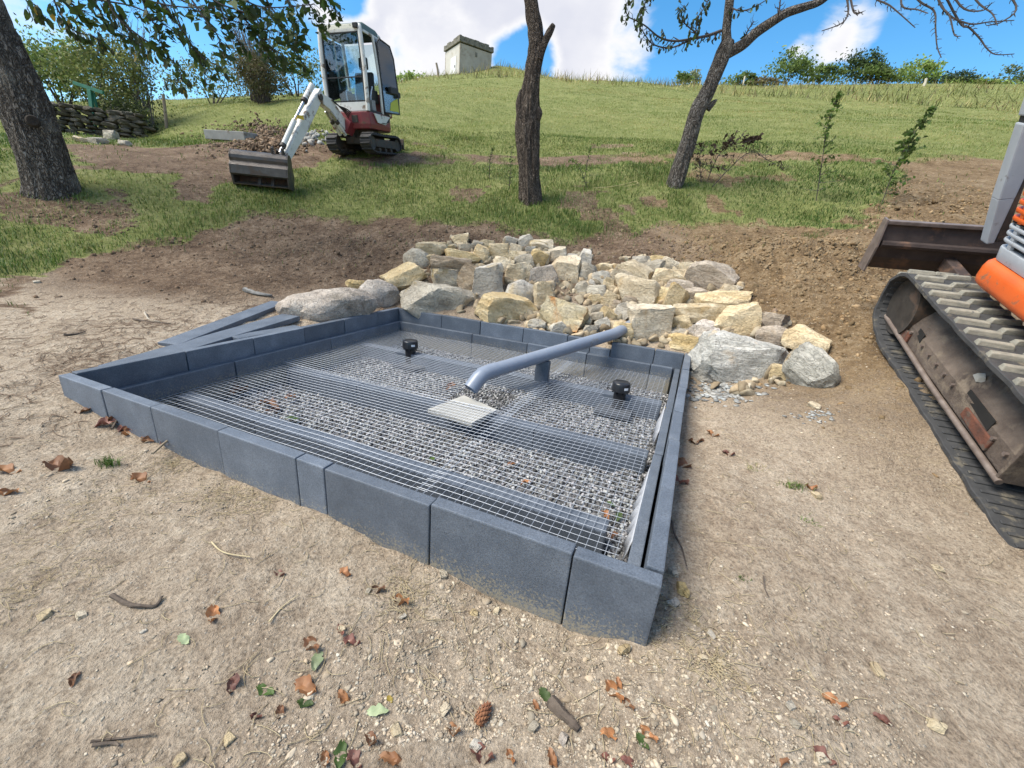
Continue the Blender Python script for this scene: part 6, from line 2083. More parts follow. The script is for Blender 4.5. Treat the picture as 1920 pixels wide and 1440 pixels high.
# dozer blade, raised, seen from behind
AB = 2.26
prf = [(AB + .10, .36), (AB + .115, .37), (AB + .05, .50), (AB + .03, .60), (AB + .06, .74), (AB + .045, .75), (AB + .0, .60), (AB + .02, .48)]
mb = MB(); mb.prism(prf, .075, -1.51, lambda u, v, w: (u, w, v)); bl = X_(mb, 'dozer_blade', M_BLADE, bevel=.003)
mb = MB(); mb.box((AB + .03, -.72, .765), (.05, 1.60, .03)); X_(mb, 'blade_top_edge', M_EDGE, bevel=.006)
for b_ in (.085, -1.52):
    mb = MB(); mb.prism([(AB + .13, .35), (AB - .02, .36), (AB - .04, .58), (AB + .0, .79), (AB + .08, .79)], b_ - .008, b_ + .008, lambda u, v, w: (u, w, v)); X_(mb, 'blade_side', M_EDGE, bevel=.003)
mb = MB(); mb.tube([(AB - .01, .06, .60), (AB - .02, -1.5, .60)], .030, 8); X_(mb, 'blade_rib', M_BLADE, True, 0)
for b_ in (-.46, -.97):
    mb = MB(); bar(mb, (1.20, b_, .36), (AB + .02, b_, .47), .08, .11, .10); X_(mb, 'blade_arm', M_BLADE)
# upper body: counterweight bumper, louvred hood
def ring(cx, cy, rx_, ry_, c, rad=.10, k=7):
    """rounded rectangle loop in plan, a in cx +- rx_, b in cy +- ry_"""
    out = []
    for qx, qy, t0 in ((1, 1, 0), (-1, 1, 90), (-1, -1, 180), (1, -1, 270)):
        for i in range(k + 1):
            t = R(t0 + 90 * i / k)
            out.append((cx + qx * (rx_ - rad) + rad * math.cos(t), cy + qy * (ry_ - rad) + rad * math.sin(t), c))
    return out


def loft(mb, rings, mi=0):
    n = len(rings[0]); vs = [v_ for r_ in rings for v_ in r_]
    fs = [(i + j * n, (i + 1) % n + j * n, (i + 1) % n + (j + 1) * n, i + (j + 1) * n) for j in range(len(rings) - 1) for i in range(n)]
    fs += [tuple(range(n - 1, -1, -1)), tuple(range((len(rings) - 1) * n, len(rings) * n))]
    mb.add(vs, fs, mi)


CX, CY, HX, HY = .52, -.83, .95, .63
mb = MB(); loft(mb, [ring(CX, CY, HX + .01 - q_, HY + .01 - q_, c_, .13) for q_, c_ in ((.05, .637), (.022, .645), (.006, .662), (0, .69), (0, .755), (.006, .785), (.022, .805), (.05, .815))])
X_(mb, 'counterweight_bumper', M_ORANGE, True, 0)
ins = lambda c: .035
ins2 = lambda c: .02 - (c - .80) * .20
mb = MB(); loft(mb, [ring(CX, CY, HX - .075, HY - .06 + (c - .8) * .20, c) for c in (.80, 1.0, 1.35)]); X_(mb, 'hood_core', M_DARKIN, False, 0)
def band(name, c0, c1, mat, out=0.0):
    mb = MB(); loft(mb, [ring(CX, CY, HX - ins(c) + out, HY - ins2(c) + out, c) for c in (c0, c1)])
    X_(mb, name, mat, True, .008)


band('hood_skirt', .812, .895, M_GREYP)
for k_, c_ in enumerate((.925, .965, 1.005)): band('grey_louvre', c_, c_ + .020, M_GREYP)
band('hood_seam', 1.035, 1.042, M_DARKIN, -.004)
for k_, c_ in enumerate((1.050, 1.095, 1.140, 1.185, 1.230)): band('orange_louvre', c_, c_ + .024, M_ORANGE)
band('hood_top', 1.27, 1.36, M_ORANGE)
for k_ in range(7):          # mullions tying the louvres together
    a_ = CX - .55 + k_ * .22
    for c0, c1, m_ in ((.89, 1.04, M_GREYP), (1.045, 1.28, M_ORANGE)):
        mb = MB(); bar(mb, (a_, CY + HY - ins2(c0) - .014, c0), (a_, CY + HY - ins2(c1) - .014, c1), .035, .02, side=Vector((1, 0, 0))); X_(mb, 'louvre_mullion', m_, bevel=.003)
mb = MB(); loft(mb, [ring(CX - .15, CY - .25, .50, .36, 1.30, .08), ring(CX - .15, CY - .25, .50, .36, 2.2, .08), ring(CX - .15, CY - .25, .47, .33, 2.35, .08)]); X_(mb, 'cab', M_DARKIN, False, .01)
# boom and grey dipper hanging beyond the hood
SDX = Vector((1, 0, 0))
mb = MB(); bar(mb, (2.0, -.47, .74), (2.0, -.40, 1.05), .10, .04, .085, SDX); bar(mb, (2.0, -.402, 1.04), (2.0, -.31, 1.50), .102, .085, .125, SDX); bar(mb, (2.0, -.30, 1.54), (2.02, -.20, 1.95), .10, .125, .11, SDX)
X_(mb, 'dipper_arm', M_GREYP, bevel=.01)
mb = MB(); bar(mb, (2.0, -.312, 1.49), (2.0, -.298, 1.55), .088, .105, .105, SDX); X_(mb, 'arm_joint', M_DARKIN, bevel=.005)
mb = MB(); bar(mb, (1.985, -.52, .76), (1.985, -.34, 1.46), .06, .05, .06, SDX); X_(mb, 'bucket_cylinder', M_STEEL, bevel=.01)
mb = MB(); bar(mb, (2.0, -.19, 1.93), (1.5, -.75, 2.25), .11, .12, .15, SDX.cross(Vector((0, 0, 1)))); bar(mb, (1.52, -.74, 2.25), (.95, -.80, 1.0), .11, .15, .18, Vector((0, 1, 0))); X_(mb, 'boom', M_GREYP, bevel=.015)
tag(xo, 'orange and grey tracked excavator with raised blade at the right edge', 'excavator')
# ------------------------------------------------------------------ hut, posts, wall and other things on the hillside
M_REND = simple('stained_shade_side_render', (.30, .27, .225), (.42, .39, .335), 1.6, .9, .3, 30, .01, dirt=(.24, .20, .155), dirt_amt=.3, dirt_scale=1.2)  # stains, plus a darker base that paints in the sides turned from the sun
M_REND_LIT = simple('sunlit_side_render', (.44, .42, .385), (.53, .51, .475), 1.6, .9, .3, 30, .01, dirt=(.40, .36, .3), dirt_amt=.1, dirt_scale=1.4)  # same render, lighter: sunlight on the door side put into the colour
M_COPE = simple('lichened_coping_stone', (.10, .095, .08), (.22, .205, .17), 5, .95, .5, 20, .02, dirt=(.07, .07, .045), dirt_amt=.3, dirt_scale=3)
M_DOORW = simple('white_steel_door', (.62, .62, .62), (.7, .7, .7), 4, .6, .1)
HYm = 39.3
hp = ptY(861, 141, HYm)
hz = gz(hp.x, hp.y)
hut = empty('hut', (hp.x, hp.y, hz))
hut.rotation_euler = (0, 0, R(35))                           # x axis along the right face, y axis along the left face
ztop = ptY(862, 80, HYm).z - hz; zcap = ptY(862, 67, HYm).z - hz
WX, WY = 2.85, 2.6
mb = MB(); mb.box((WX / 2, .06, ztop / 2 - .6), (WX, .12, ztop + 1.2)); mb.build('wall', M_REND, hut, bevel=.01)
mb = MB(); mb.box((.06, WY / 2 + .061, ztop / 2 - .6), (.12, WY - .122, ztop + 1.2)); mb.build('wall', M_REND_LIT, hut, bevel=.01)
mb = MB(); mb.box((WX - .06, WY / 2 + .061, ztop / 2 - .6), (.12, WY - .122, ztop + 1.2)); mb.build('wall', M_REND, hut, bevel=.01)
mb = MB(); mb.box((WX / 2, WY + .06, ztop / 2 - .6), (WX, .12, ztop + 1.2)); mb.build('wall', M_REND, hut, bevel=.01)
mb = MB(); mb.box((WX / 2, WY / 2 + .06, (ztop + zcap) / 2 - .09), (WX + .22, WY + .34, .13)); rf = mb.build('roof_slab', M_COPE, hut, bevel=.03)
r5 = random.Random(5)
for side in range(4):                                        # row of coping stones round the edge
    Ln = (WX + .22) if side % 2 == 0 else (WY + .34)
    n = 7 if side % 2 == 0 else 5
    for k in range(n):
        u = -Ln / 2 + (k + .5) * Ln / n; w = Ln / n - .025; hh = (zcap - ztop) * r5.uniform(.55, .85)
        x_, y_, sx, sy = ((u, -(WY + .34) / 2 + .11, w, .20), ((WX + .22) / 2 - .11, u, .20, w), (u, (WY + .34) / 2 - .11, w, .20), (-(WX + .22) / 2 + .11, u, .20, w))[side]
        mb = MB(); mb.box((x_ + WX / 2, y_ + WY / 2 + .06, ztop + .13 + hh / 2), (sx, sy, hh)); o = mb.build('coping_stone', M_COPE, rf, bevel=.025); o.matrix_parent_inverse = Matrix.Identity(4)
mb = MB(); mb.box((-.012, WY * .42, ztop * .36), (.05, .95, ztop * .62)); dr_ = mb.build('door', M_DOORW, hut, bevel=.01)
mb = MB(); mb.box((-.05, WY * .42 - .33, ztop * .34), (.05, .05, .16)); mb.build('handle', M_STEEL, dr_)
mb = MB(); mb.box((WX * .50, -.012, ztop - .42), (.16, .05, .28)); mb.build('vent_slot', M_COPE, hut)
tag(hut, 'small square rendered hut with a stone-edged flat roof and white door on the hilltop', 'hut')


def post(label, px0, py0, px1, py1, Y, wpx, mat, name='fence_post'):
    b_ = ptY(px0, py0, Y); b_.z = gz(b_.x, b_.y)
    t_ = ptY(px1, py1, Y)
    mb = MB(); r_ = pxr(wpx, t_)
    mb.tube([Vector((0, 0, -.2)), (t_ - b_) * .5 + Vector((r_ * .3, 0, 0)), t_ - b_], [r_ * 1.05, r_, r_ * .9], 7)
    o = mb.build(name, mat, None, smooth=False, loc=b_)
    tag(o, label, 'post', 'fence posts')


post('brown wooden fence post beside the bushes left of the white excavator', 311, 236, 306, 177, 14.0, 5.5, M_WOOD)
post('dark slender post left of the hut', 822, 158, 818, 118, 36, 4, M_WOOD)
post('thin pale post leaning on the right skyline', 1728, 172, 1737, 147, 40, 4.5, M_WOODP)
post('pale post on the crest right of the leaning tree', 1391, 165, 1397, 143, 42, 3.0, M_WOODP)

# green T-shaped barrier
M_GREENP = simple('green_painted_steel', (.02, .13, .075), (.035, .18, .11), 8, .45, .05)
gp = ptY(168, 206, 13.2); gpz = gz(gp.x, gp.y)
tb = empty('green_barrier', (gp.x, gp.y, gpz))
rel = lambda px, py, Y=13.2: ptY(px, py, Y) - Vector((gp.x, gp.y, gpz))
top_ = rel(168, 168)
mb = MB(); bar(mb, (0, 0, -.1), top_, .10, .07, .07, Vector((1, 0, 0))); mb.build('post', M_GREENP, tb, bevel=.006)
mb = MB(); bar(mb, (.12, .1, -.1), top_ + Vector((.05, .05, -.05)), .04, .05, .05, Vector((1, 0, 0))); mb.build('brace', M_GREENP, tb, bevel=.006)
mb = MB(); bar(mb, rel(138, 155), rel(194, 174), .06, .085, .085, Vector((0, 1, 0))); mb.build('crossbar', M_GREENP, tb, bevel=.006)
tag(tb, 'dark green steel barrier with a slanting crossbar beyond the stone wall', 'barrier')

# dry stone wall at the far left
M_WALLST = rock_mat('mossy_wall_stone', ((.06, .052, .04), (.115, .10, .078), (.19, .17, .14)), (.07, .08, .03), .25)
wl = empty('dry_stone_wall', (-11.6, 12.6, gz(-11.6, 12.6)))
r6 = random.Random(66)
stones = [rock_mesh('stone', (1, 1, 1), 700 + i, M_WALLST, 2, 1, .12) for i in range(6)]
A_ = ptY(10, 180, 12.0); B_ = ptY(262, 214, 13.2)
for row in range(7):
    u = 0.0
    L_ = math.hypot(B_.x - A_.x, B_.y - A_.y)
    while u < L_:
        w = r6.uniform(.16, .36); f_ = (u + w / 2) / L_
        x_ = A_.x + (B_.x - A_.x) * f_; y_ = A_.y + (B_.y - A_.y) * f_
        ht = (A_.z + (B_.z - A_.z) * f_)
        g_ = gz(x_, y_)
        hr = max((ht - g_) / 7, .06)
        o = link('stone', stones[r6.randrange(6)], None, (x_, y_ + r6.uniform(-.05, .05), g_ + hr * (row + .5)), (r6.uniform(-.08, .08), r6.uniform(-.08, .08), math.atan2(B_.y - A_.y, B_.x - A_.x) + r6.uniform(-.1, .1)), (w * 1.06, .4, hr * r6.uniform(1.1, 1.5)))
        put(o, wl)
        u += w
tag(wl, 'dark mossy dry stone wall behind the leaning trunk', 'wall')

# concrete slab and stones on the dug earth
cp = ptY(440, 263, 11.6); cp.z = gz(cp.x, cp.y)
mb = MB(); mb.box((0, 0, .09), (1.08, .62, .20))
o = mb.build('concrete_slab', simple('grey_concrete', (.24, .24, .23), (.34, .34, .325), 6, .9, .3, 60, .005, dirt=(.16, .13, .10), dirt_amt=.15), bevel=.012, loc=cp); o.rotation_euler = (R(6), 0, R(-8))
tag(o, 'grey concrete slab half sunk in the earth left of the white excavator', 'slab')
for i, (px, py, w, h, kind, lab) in enumerate(((208, 262, 30, 20, 'g', 'larger pale stone on the dug earth near the leaning trunk'), (182, 268, 34, 12, 'g', 'flat pale stone left of the larger one on the dug earth'), (152, 266, 26, 10, 't', 'leftmost flat stone on the dug earth'), (234, 272, 22, 10, 'g', 'small stone right of the larger pale stone on the dug earth'))):
    p, dep = cast(px, py); me = rock_mesh('field_stone', (w * dep / FPX, w * .7 * dep / FPX, h * 1.3 * dep / FPX), 720 + i, RM[kind], 3, 1, .08)
    o = link('field_stone', me, None, p + Vector((0, 0, .03))); tag(o, lab, 'stone', 'stones on the dug earth')
# loose spoil heap by the white excavator
rr = np.random.default_rng(77); sp = []
for k in range(2000):
    px = 490 + rr.normal() * 55; py = 262 + rr.normal() * 14
    p, dep = cast(px, py); sp.append((p.x, p.y, p.z + .08 * math.exp(-((px - 500) / 40) ** 2), min(.015 + rr.exponential(.016), .07)))
M_CLOD = bits_mat('earth_clods', (.085, .056, .036), (.165, .115, .077), (.26, .195, .14))
M_CLAYC = bits_mat('ochre_clods', (.115, .075, .038), (.215, .15, .083), (.33, .25, .16))
stone_bits('spoil_heap', sp, M_CLOD, 'dark crumbly spoil heap in front of the white excavator', 'spoil', 1, 9)
sp = []
for k in range(60):
    p, dep = cast(585 + rr.normal() * 14, 262 + rr.normal() * 8); sp.append((p.x, p.y, p.z + .03, rr.uniform(.04, .10)))
stone_bits('broken_stone_heap', sp, M_SHARD, 'small heap of broken grey stone beside the excavator tracks', 'rubble', 1, 10)
# clods on the clay heap, the right-hand patch and the cut bank
sp = []
for k in range(7500):
    x_ = 3.6 + rr.normal() * .95; y_ = 5.6 + rr.normal() * .95
    if x_ > 6 or (x_ < 2.75 and y_ < 5.2): continue
    sp.append((x_, y_, 0, min(.005 + rr.exponential(.007), .045)))
for k in range(2600): sp.append((6.4 + rr.normal() * 1.2, 7.9 + rr.normal() * 1.0, 0, min(.008 + rr.exponential(.010), .05)))
for k in range(1500): sp.append((2.9 + rr.normal() * .5, 4.4 + rr.normal() * .8, 0, min(.006 + rr.exponential(.008), .04)))
S_ = np.array(sp)
g_, _, _ = zones(S_[:, 0], S_[:, 1]); S_ = S_[g_ < .5]
S_[:, 2] = ground_z(S_[:, 0], S_[:, 1]) - S_[:, 3] * .05
stone_bits('clay_clods', S_, M_CLAYC, 'loose ochre clods on the dug clay right of the stone pile', 'soil', 1, 11)
sp = []
for k in range(6500):
    x_ = rr.uniform(-6.5, 2.6); y_ = 6.2 + rr.normal() * .75
    sp.append((x_, y_, 0, min(.005 + rr.exponential(.008), .04)))
S_ = np.array(sp); g_, _, _ = zones(S_[:, 0], S_[:, 1]); fs_, ft_ = fr_inv(S_[:, 0], S_[:, 1]); S_ = S_[(g_ < .5) & ~((np.abs(fs_) < FS + .1) & (np.abs(ft_) < FT + .1))]; S_[:, 2] = ground_z(S_[:, 0], S_[:, 1]) - S_[:, 3] * .05
stone_bits('earth_clods', S_, M_CLOD, 'dark crumbly earth on the cut bank behind the pile', 'soil', 1, 13)
# yellowish cord lying in the grass
pc = [cast(a, b_)[0] + Vector((0, 0, .05)) for a, b_ in ((1112, 358), (1140, 356), (1165, 352), (1190, 346), (1194, 350), (1170, 355))]
p_, w_ = smooth_path(pc, [.007] * len(pc), 5)
mb = MB(); mb.tube(p_, w_, 6); tag(mb.build('cord', simple('yellow_cord', (.34, .30, .13), (.42, .37, .18), 20, .8, .1), smooth=True), 'yellow cord lying in the grass between the two trees', 'cord')
# ------------------------------------------------------------------ loose things on the bare ground
rr = np.random.default_rng(101)
M_PEB = bits_mat('pale_pebbles', (.28, .225, .16), (.40, .335, .25), (.50, .44, .35))


def pebbles(n, fan, r0, r1, smin, smax, name, label, seed, sub=1, mat=None, flat=.5, lo=(-58, 58)):
    x, y, d_, r_ = scatter(n, r0, r1, seed, lo)
    s, t = fr_inv(x, y)
    g_, c_, h_ = zones(x, y)
    ok = ~((np.abs(s) < FS + .015) & (np.abs(t) < FT + .015)) & (g_ < .4)
    ok &= r_.uniform(0, 1, n) < np.clip(.55 + 1.3 * fbm(x, y, .8, 3, 211), .05, 1)
    x, y = x[ok], y[ok]
    sz = np.minimum(smin + r_.exponential((smax - smin) * .28, len(x)), smax)
    return stone_bits(name, np.c_[x, y, ground_z(x, y) - sz * .12, sz], mat or M_PEB, label, 'pebbles', sub, seed, flat)


pebbles(24000, 0, .75, 7.5, .003, .012, 'fine_gravel', 'fine pale grit scattered over the bare soil', 111, 0)
pebbles(2000, 0, .8, 7.0, .006, .018, 'pebbles', 'pale pebbles scattered over the bare soil', 112, 2)
pebbles(60000, 0, .75, 6.5, .0025, .010, 'soil_crumbs', 'small soil crumbs on the bare ground', 113, 0, bits_mat('soil_crumb', (.25, .20, .145), (.36, .30, .225), (.46, .39, .31)))

# stones large enough to pick out
STONES = [(830, 1078, 22, 'g', 'pale grey stone at the near kerb foot'), (756, 1157, 18, 'g', 'pale stone below the rust-brown leaf in the middle foreground'), (890, 1150, 18, 't', 'left of two tan stones below the near kerb'), (930, 1148, 20, 't', 'right of two tan stones below the near kerb'),
          (1278, 1105, 40, 'o', 'orange-tinged round stone at the near right corner of the frame'), (1262, 1132, 26, 'g', 'grey cobble just below the orange-tinged stone at the frame corner'), (1262, 1075, 24, 'g', 'grey stones beside the right kerb above the orange-tinged stone'),
          (1333, 1192, 22, 'g', 'white stone below the frame corner'), (1645, 1260, 30, 't', 'long tan stone in the right foreground'), (1755, 1362, 34, 't', 'pale flat stone in the lower right foreground'), (1482, 1325, 20, 'g', 'upper grey flat chip in the lower right'), (1490, 1358, 22, 'g', 'lower grey flat chip in the lower right'), (1758, 1068, 22, 't', 'tan stone in front of the track'),
          (690, 1110, 16, 'g', 'small pale stone left of the middle foreground'), (1000, 1365, 26, 'g', 'grey-green flat stone at the bottom middle'), (892, 1398, 26, 'g', 'pinkish-white stone under the conifer cone'), (742, 1370, 28, 't', 'oblong pale stone at the bottom left of the cone'), (640, 1180, 18, 't', 'pale stone beside the crumpled brown leaf'), (1055, 1388, 30, 'p', 'pinkish flat stone near the bottom edge'), (835, 1330, 24, 't', 'flat tan chip left of the cone'),
          (155, 1155, 24, 't', 'long pale chip in the left foreground'), (270, 1185, 14, 'g', 'tiny white stone left of the leaf litter'), (85, 1155, 26, 't', 'tan long stone near the left edge'), (430, 1385, 24, 't', 'tan stone at the lower left bottom edge'), (340, 1425, 26, 't', 'flat pale stone at the bottom left'), (1525, 650 + 112, 24, 't', 'tan stone in front of the grey-white boulder'), (1530, 930, 22, 't', 'pale stone right of the flattened grass tuft'),
          (267, 668, 14, 'g', 'small white stone behind the left kerb'), (70, 530, 12, 'g', 'small white stone at the turf edge on the left'), (690, 970 + 32, 14, 't', 'tiny stone at the near kerb foot'), (1540, 1425, 26, 't', 'tan round stone at the bottom right'), (1318, 1235, 20, 't', 'round tan stone below the frame corner'), (1170, 1218, 30, 't', 'broad flat earth-coloured stone under the near kerb')]
for i, (px, py, w, kind, lab) in enumerate(STONES):
    p, dep = cast(px, py)
    W = w * dep / FPX
    me = rock_mesh('loose_stone', (W, W * random.Random(i).uniform(.55, .85), W * random.Random(i + 9).uniform(.35, .6)), 800 + i, RM[kind], 3, .9, .08)
    o = link('loose_stone', me, None, p + Vector((0, 0, W * .10)), (0, 0, random.Random(i).uniform(0, 6)))
    tag(o, lab, 'stone', 'loose stones on the bare ground')

# fallen leaves
def dead_leaf_mesh(name, mat, seed, crumple=.8):
    """ragged, crumpled leaf blade"""
    r = random.Random(seed * 13 + len(name)); mb = MB(); k = 9; vs = []; fs = []
    ln = .07; wd = r.uniform(.030, .046); rag = [r.uniform(.7, 1.2) for _ in range(2 * k + 2)]; tw = r.uniform(-.9, .9) * crumple
    for i in range(k + 1):
        u = i / k; x_ = ln * (u - .5); prof = math.sin(math.pi * min(1, .06 + u * .92)) ** .75
        zc = .010 * crumple * math.sin(u * 5 + seed) + .006 * crumple * math.sin(u * 11 + seed * 2)
        for j, f_ in enumerate((-1, -.5, 0, .5, 1)):
            y_ = f_ * wd / 2 * prof * (rag[i] if f_ < 0 else rag[k + 1 + i])
            ang = tw * (u - .5) * 2
            z_ = zc + (abs(f_) ** 1.5) * .012 * crumple * (1 + .6 * math.sin(u * 8 + f_ * 3 + seed)) + .003 * crumple * math.sin(17 * u + 5 * f_)
            vs.append((x_ + .004 * math.sin(f_ * 4 + seed), y_ * math.cos(ang) - z_ * math.sin(ang) * .5, z_ + y_ * math.sin(ang) * .6))
    for i in range(k):
        for j in range(4):
            a = 5 * i + j; fs.append((a, a + 5, a + 6, a + 1))
    mb.add(vs, fs)
    return mb.mesh(name, mat, smooth=True)


LV = {}
for _k, _m, _n in (('b', M_LB, 'dead_leaf'), ('o', M_LO, 'dead_leaf'), ('r', M_LR, 'dead_leaf'), ('g', M_LG, 'fallen_leaf'), ('p', M_LP, 'fallen_leaf'), ('y', M_LY, 'fallen_leaf')):
    LV[_k] = [dead_leaf_mesh(_n, _m, sd, crumple=(.9 if _k in 'bor' else .35)) for sd in range(4)]
LEAVES = [  # px, py, length px, kind, turn, label
    (648, 1075, 26, 'o', 20, 'orange-brown curled leaf left of the near kerb middle'), (708, 1108, 34, 'b', 10, 'dark brown crumpled leaf below the near kerb'), (752, 1130, 38, 'o', 30, 'rust-brown leaf standing up below the near kerb'),
    (585, 1212, 44, 'b', 40, 'brown curled leaf above the pale green leaf'), (660, 1205, 34, 'r', 0, 'dark red crumpled leaf, round'), (640, 1183, 28, 'r', 60, 'dull red leaf touching the round red one'), (594, 1240, 44, 'p', 75, 'pale green lobed leaf in the left middle foreground'),
    (498, 1296, 40, 'g', 15, 'dark green folded leaf lying alone on the left'), (572, 1320, 34, 'g', 5, 'green and brown oval leaf'), (575, 1290, 50, 'o', 20, 'orange ragged leaf beside the oval leaf'), (437, 1285, 34, 'r', 80, 'upright reddish leaf left of the dark green leaf'), (525, 1338, 28, 'b', 70, 'small brown leaf below the dark green leaf'), (480, 1345, 24, 'r', 10, 'small red-brown leaf scrap below the dark green leaf'),
    (645, 1312, 38, 'o', 25, 'flat orange-brown leaf in the lower middle'), (731, 1312, 18, 'y', 40, 'small bright yellow leaf'), (708, 1335, 42, 'p', -10, 'pale grey-green leaf below the yellow leaf'), (697, 1388, 34, 'b', 30, 'brown crinkled leaf near the bottom edge'), (638, 1418, 50, 'g', 80, 'long green leaf at the bottom edge'), (665, 1428, 40, 'r', 30, 'dark red leaf beside the long green leaf at the bottom edge'), (735, 1430, 54, 'o', 0, 'large orange-red leaf cut by the bottom edge'),
    (610, 1425, 30, 'o', 60, 'narrow orange leaf left of the long green leaf'), (1022, 1305, 34, 'g', 50, 'green leaf on the old root right of the cone'), (1005, 1325, 24, 'o', 45, 'orange leaf scrap beside the root'), (850, 1370, 34, 'o', 20, 'faded orange leaf left of the cone'), (905, 1418, 52, 'r', 20, 'dark red-brown leaves below the cone'), (957, 1420, 28, 'o', 70, 'peach-orange leaf at the bottom edge'), (1035, 1428, 40, 'o', 60, 'rusty stringy leaf at the bottom right of the root'),
    (1150, 1300, 46, 'o', 65, 'long orange-brown curled leaf left in the lower right'), (1178, 1322, 28, 'b', 60, 'small brown leaf at the tip of the long curled leaf'), (1143, 1380, 44, 'o', -10, 'flat-lying rust-coloured leaf near the bottom'), (1215, 1378, 38, 'o', 50, 'orange leaf touching the pale green leaf'), (1205, 1392, 34, 'g', 60, 'pale green leaf at the lower right'), (1565, 1318, 44, 'o', 40, 'orange-red leaf in the right foreground'), (1655, 1352, 34, 'r', 30, 'dark red leaf right of the orange-red leaf'), (1575, 1355, 28, 'r', 30, 'red scrap below the orange-red leaf'), (1140, 1425, 30, 'r', 20, 'purplish leaf at the bottom edge left of the pale green leaf'), (1178, 1430, 34, 'r', 5, 'purplish leaf at the bottom edge below the pale green leaf'), (1545, 1420, 40, 'r', 35, 'pink-red leaves at the bottom edge on the right'), (1460, 1430, 36, 'b', 15, 'brown leaf at the bottom right edge'),
    (115, 875, 60, 'b', 5, 'long brown leaf near the left edge before the kerb'), (15, 885, 44, 'o', -15, 'orange-brown leaf at the left edge'), (15, 925, 34, 'o', -10, 'orange leaf below at the left edge'), (265, 902, 40, 'o', 5, 'rust leaf below the green tuft'),
    (1335, 815, 26, 'o', 40, 'orange leaf right of the right kerb'), (1365, 852, 24, 'r', 30, 'reddish leaf below the orange one right of the kerb'), (1280, 872, 40, 'b', 60, 'large brown curled leaf against the right kerb'), (1305, 830, 30, 'b', 10, 'brown leaf beside the upper right kerb'), (1272, 905, 34, 'r', 30, 'red-brown leaf under the large curled one at the right kerb'), (1520, 915, 24, 'o', 5, 'small orange leaf at the grass tuft'),
    (1030, 945 - 5, 0, 'b', 0, ''),
    (1160, 1285, 26, 'o', 70, 'upper half of the long orange curl in the lower right'), (400, 1155, 40, 'o', 60, 'narrow orange curled leaf in the left foreground'), (525, 1077, 26, 'r', 15, 'red leaf scrap in the left middle foreground'), (345, 1200, 30, 'p', 20, 'pale faded leaf in the left foreground'), (140, 1275, 30, 'b', 60, 'dark crumpled leaf in the left foreground'), (690, 990, 0, 'b', 0, '')]
# windblown leaves caught against the left end of the near kerb
_ORD = ['nearest the left corner'] + ['%s from the left corner' % w for w in ('second', 'third', 'fourth', 'fifth', 'sixth', 'seventh', 'eighth', 'ninth', 'tenth', 'eleventh', 'twelfth', 'thirteenth', 'fourteenth', 'fifteenth', 'sixteenth', 'seventeenth', 'eighteenth', 'nineteenth', 'twentieth')] + ['farthest from the left corner']
_us = sorted(rr.uniform(0, 1, 21) ** 1.3)
for k in range(21):
    u = _us[k]
    LEAVES.append((150 + 330 * u + rr.normal() * 3, 770 + 135 * u + rr.normal() * 6, rr.uniform(22, 40), rr.choice(['b', 'o', 'b', 'r']), rr.uniform(0, 180), 'dead leaf in the near-kerb drift, %s' % _ORD[k]))
rl = random.Random(3)
for (px, py, w, kind, turn, lab) in LEAVES:
    if not w: continue
    p, dep = cast(px, py)
    me = rl.choice(LV[kind])
    sc = w * dep / FPX / .07 * .9
    o = link('fallen_leaf' if kind in 'gpy' else 'dead_leaf', me, None, p + Vector((0, 0, .004 * sc)), (R(rl.uniform(-12, 12)), R(rl.uniform(-12, 12)), R(-turn)), (sc, sc, sc * rl.uniform(.8, 1.2)))
    tag(o, lab, 'leaf', 'leaves in the kerb drift' if 'drift' in lab else 'fallen leaves on the bare ground')
# leaves on the gravel and on the mesh
for i, (px, py, w, kind, lab) in enumerate(((985, 905, 18, 'o', 'orange leaf on the gravel in the near right of the basin'), (1135, 965, 24, 'o', 'small orange leaf on the support beam near the right corner'), (1160, 968, 22, 'g', 'green leaf on the gravel at the near right corner'), (1145, 945, 16, 'g', 'small green leaf above the one at the near right corner'), (1150, 1005, 20, 'b', 'brown leaf in the gap at the end of the near beam'), (810, 860, 18, 'g', 'green leaf on the gravel by the near beam'), (960, 870, 18, 'o', 'orange leaf on the gravel in the middle right'), (450, 735, 40, 'b', 'brown leaf on the gravel at the left end'), (505, 760, 40, 'b', 'larger brown leaf on the gravel at the left end'), (545, 745, 22, 'o', 'orange leaf on the gravel at the left end'), (548, 785, 24, 'g', 'green leaf on the gravel at the left end'), (510, 772, 20, 'b', 'small brown leaf next to the green one on the gravel'), (845, 725, 20, 'o', 'faded leaf left of the pipe mouth'), (1083, 692, 20, 'o', 'orange leaf on the gravel right of the pipe support'), (1252, 767, 14, 'y', 'yellow leaf at the right inner kerb'))):
    d = _F + _R * ((px - 960) / FPX) - _U * ((py - 720) / FPX)
    t_ = (GRAV_Z + .03 - CAM_H) / d.z
    p = Vector((0, 0, CAM_H)) + d * t_; sc = w * t_ / FPX / .07 * 1.1
    o = link('fallen_leaf', LV[kind][0], None, p, (R(rl.uniform(-15, 15)), R(rl.uniform(-15, 15)), rl.uniform(0, 6)), (sc,) * 3)
    tag(o, lab, 'leaf', 'leaves in the basin')

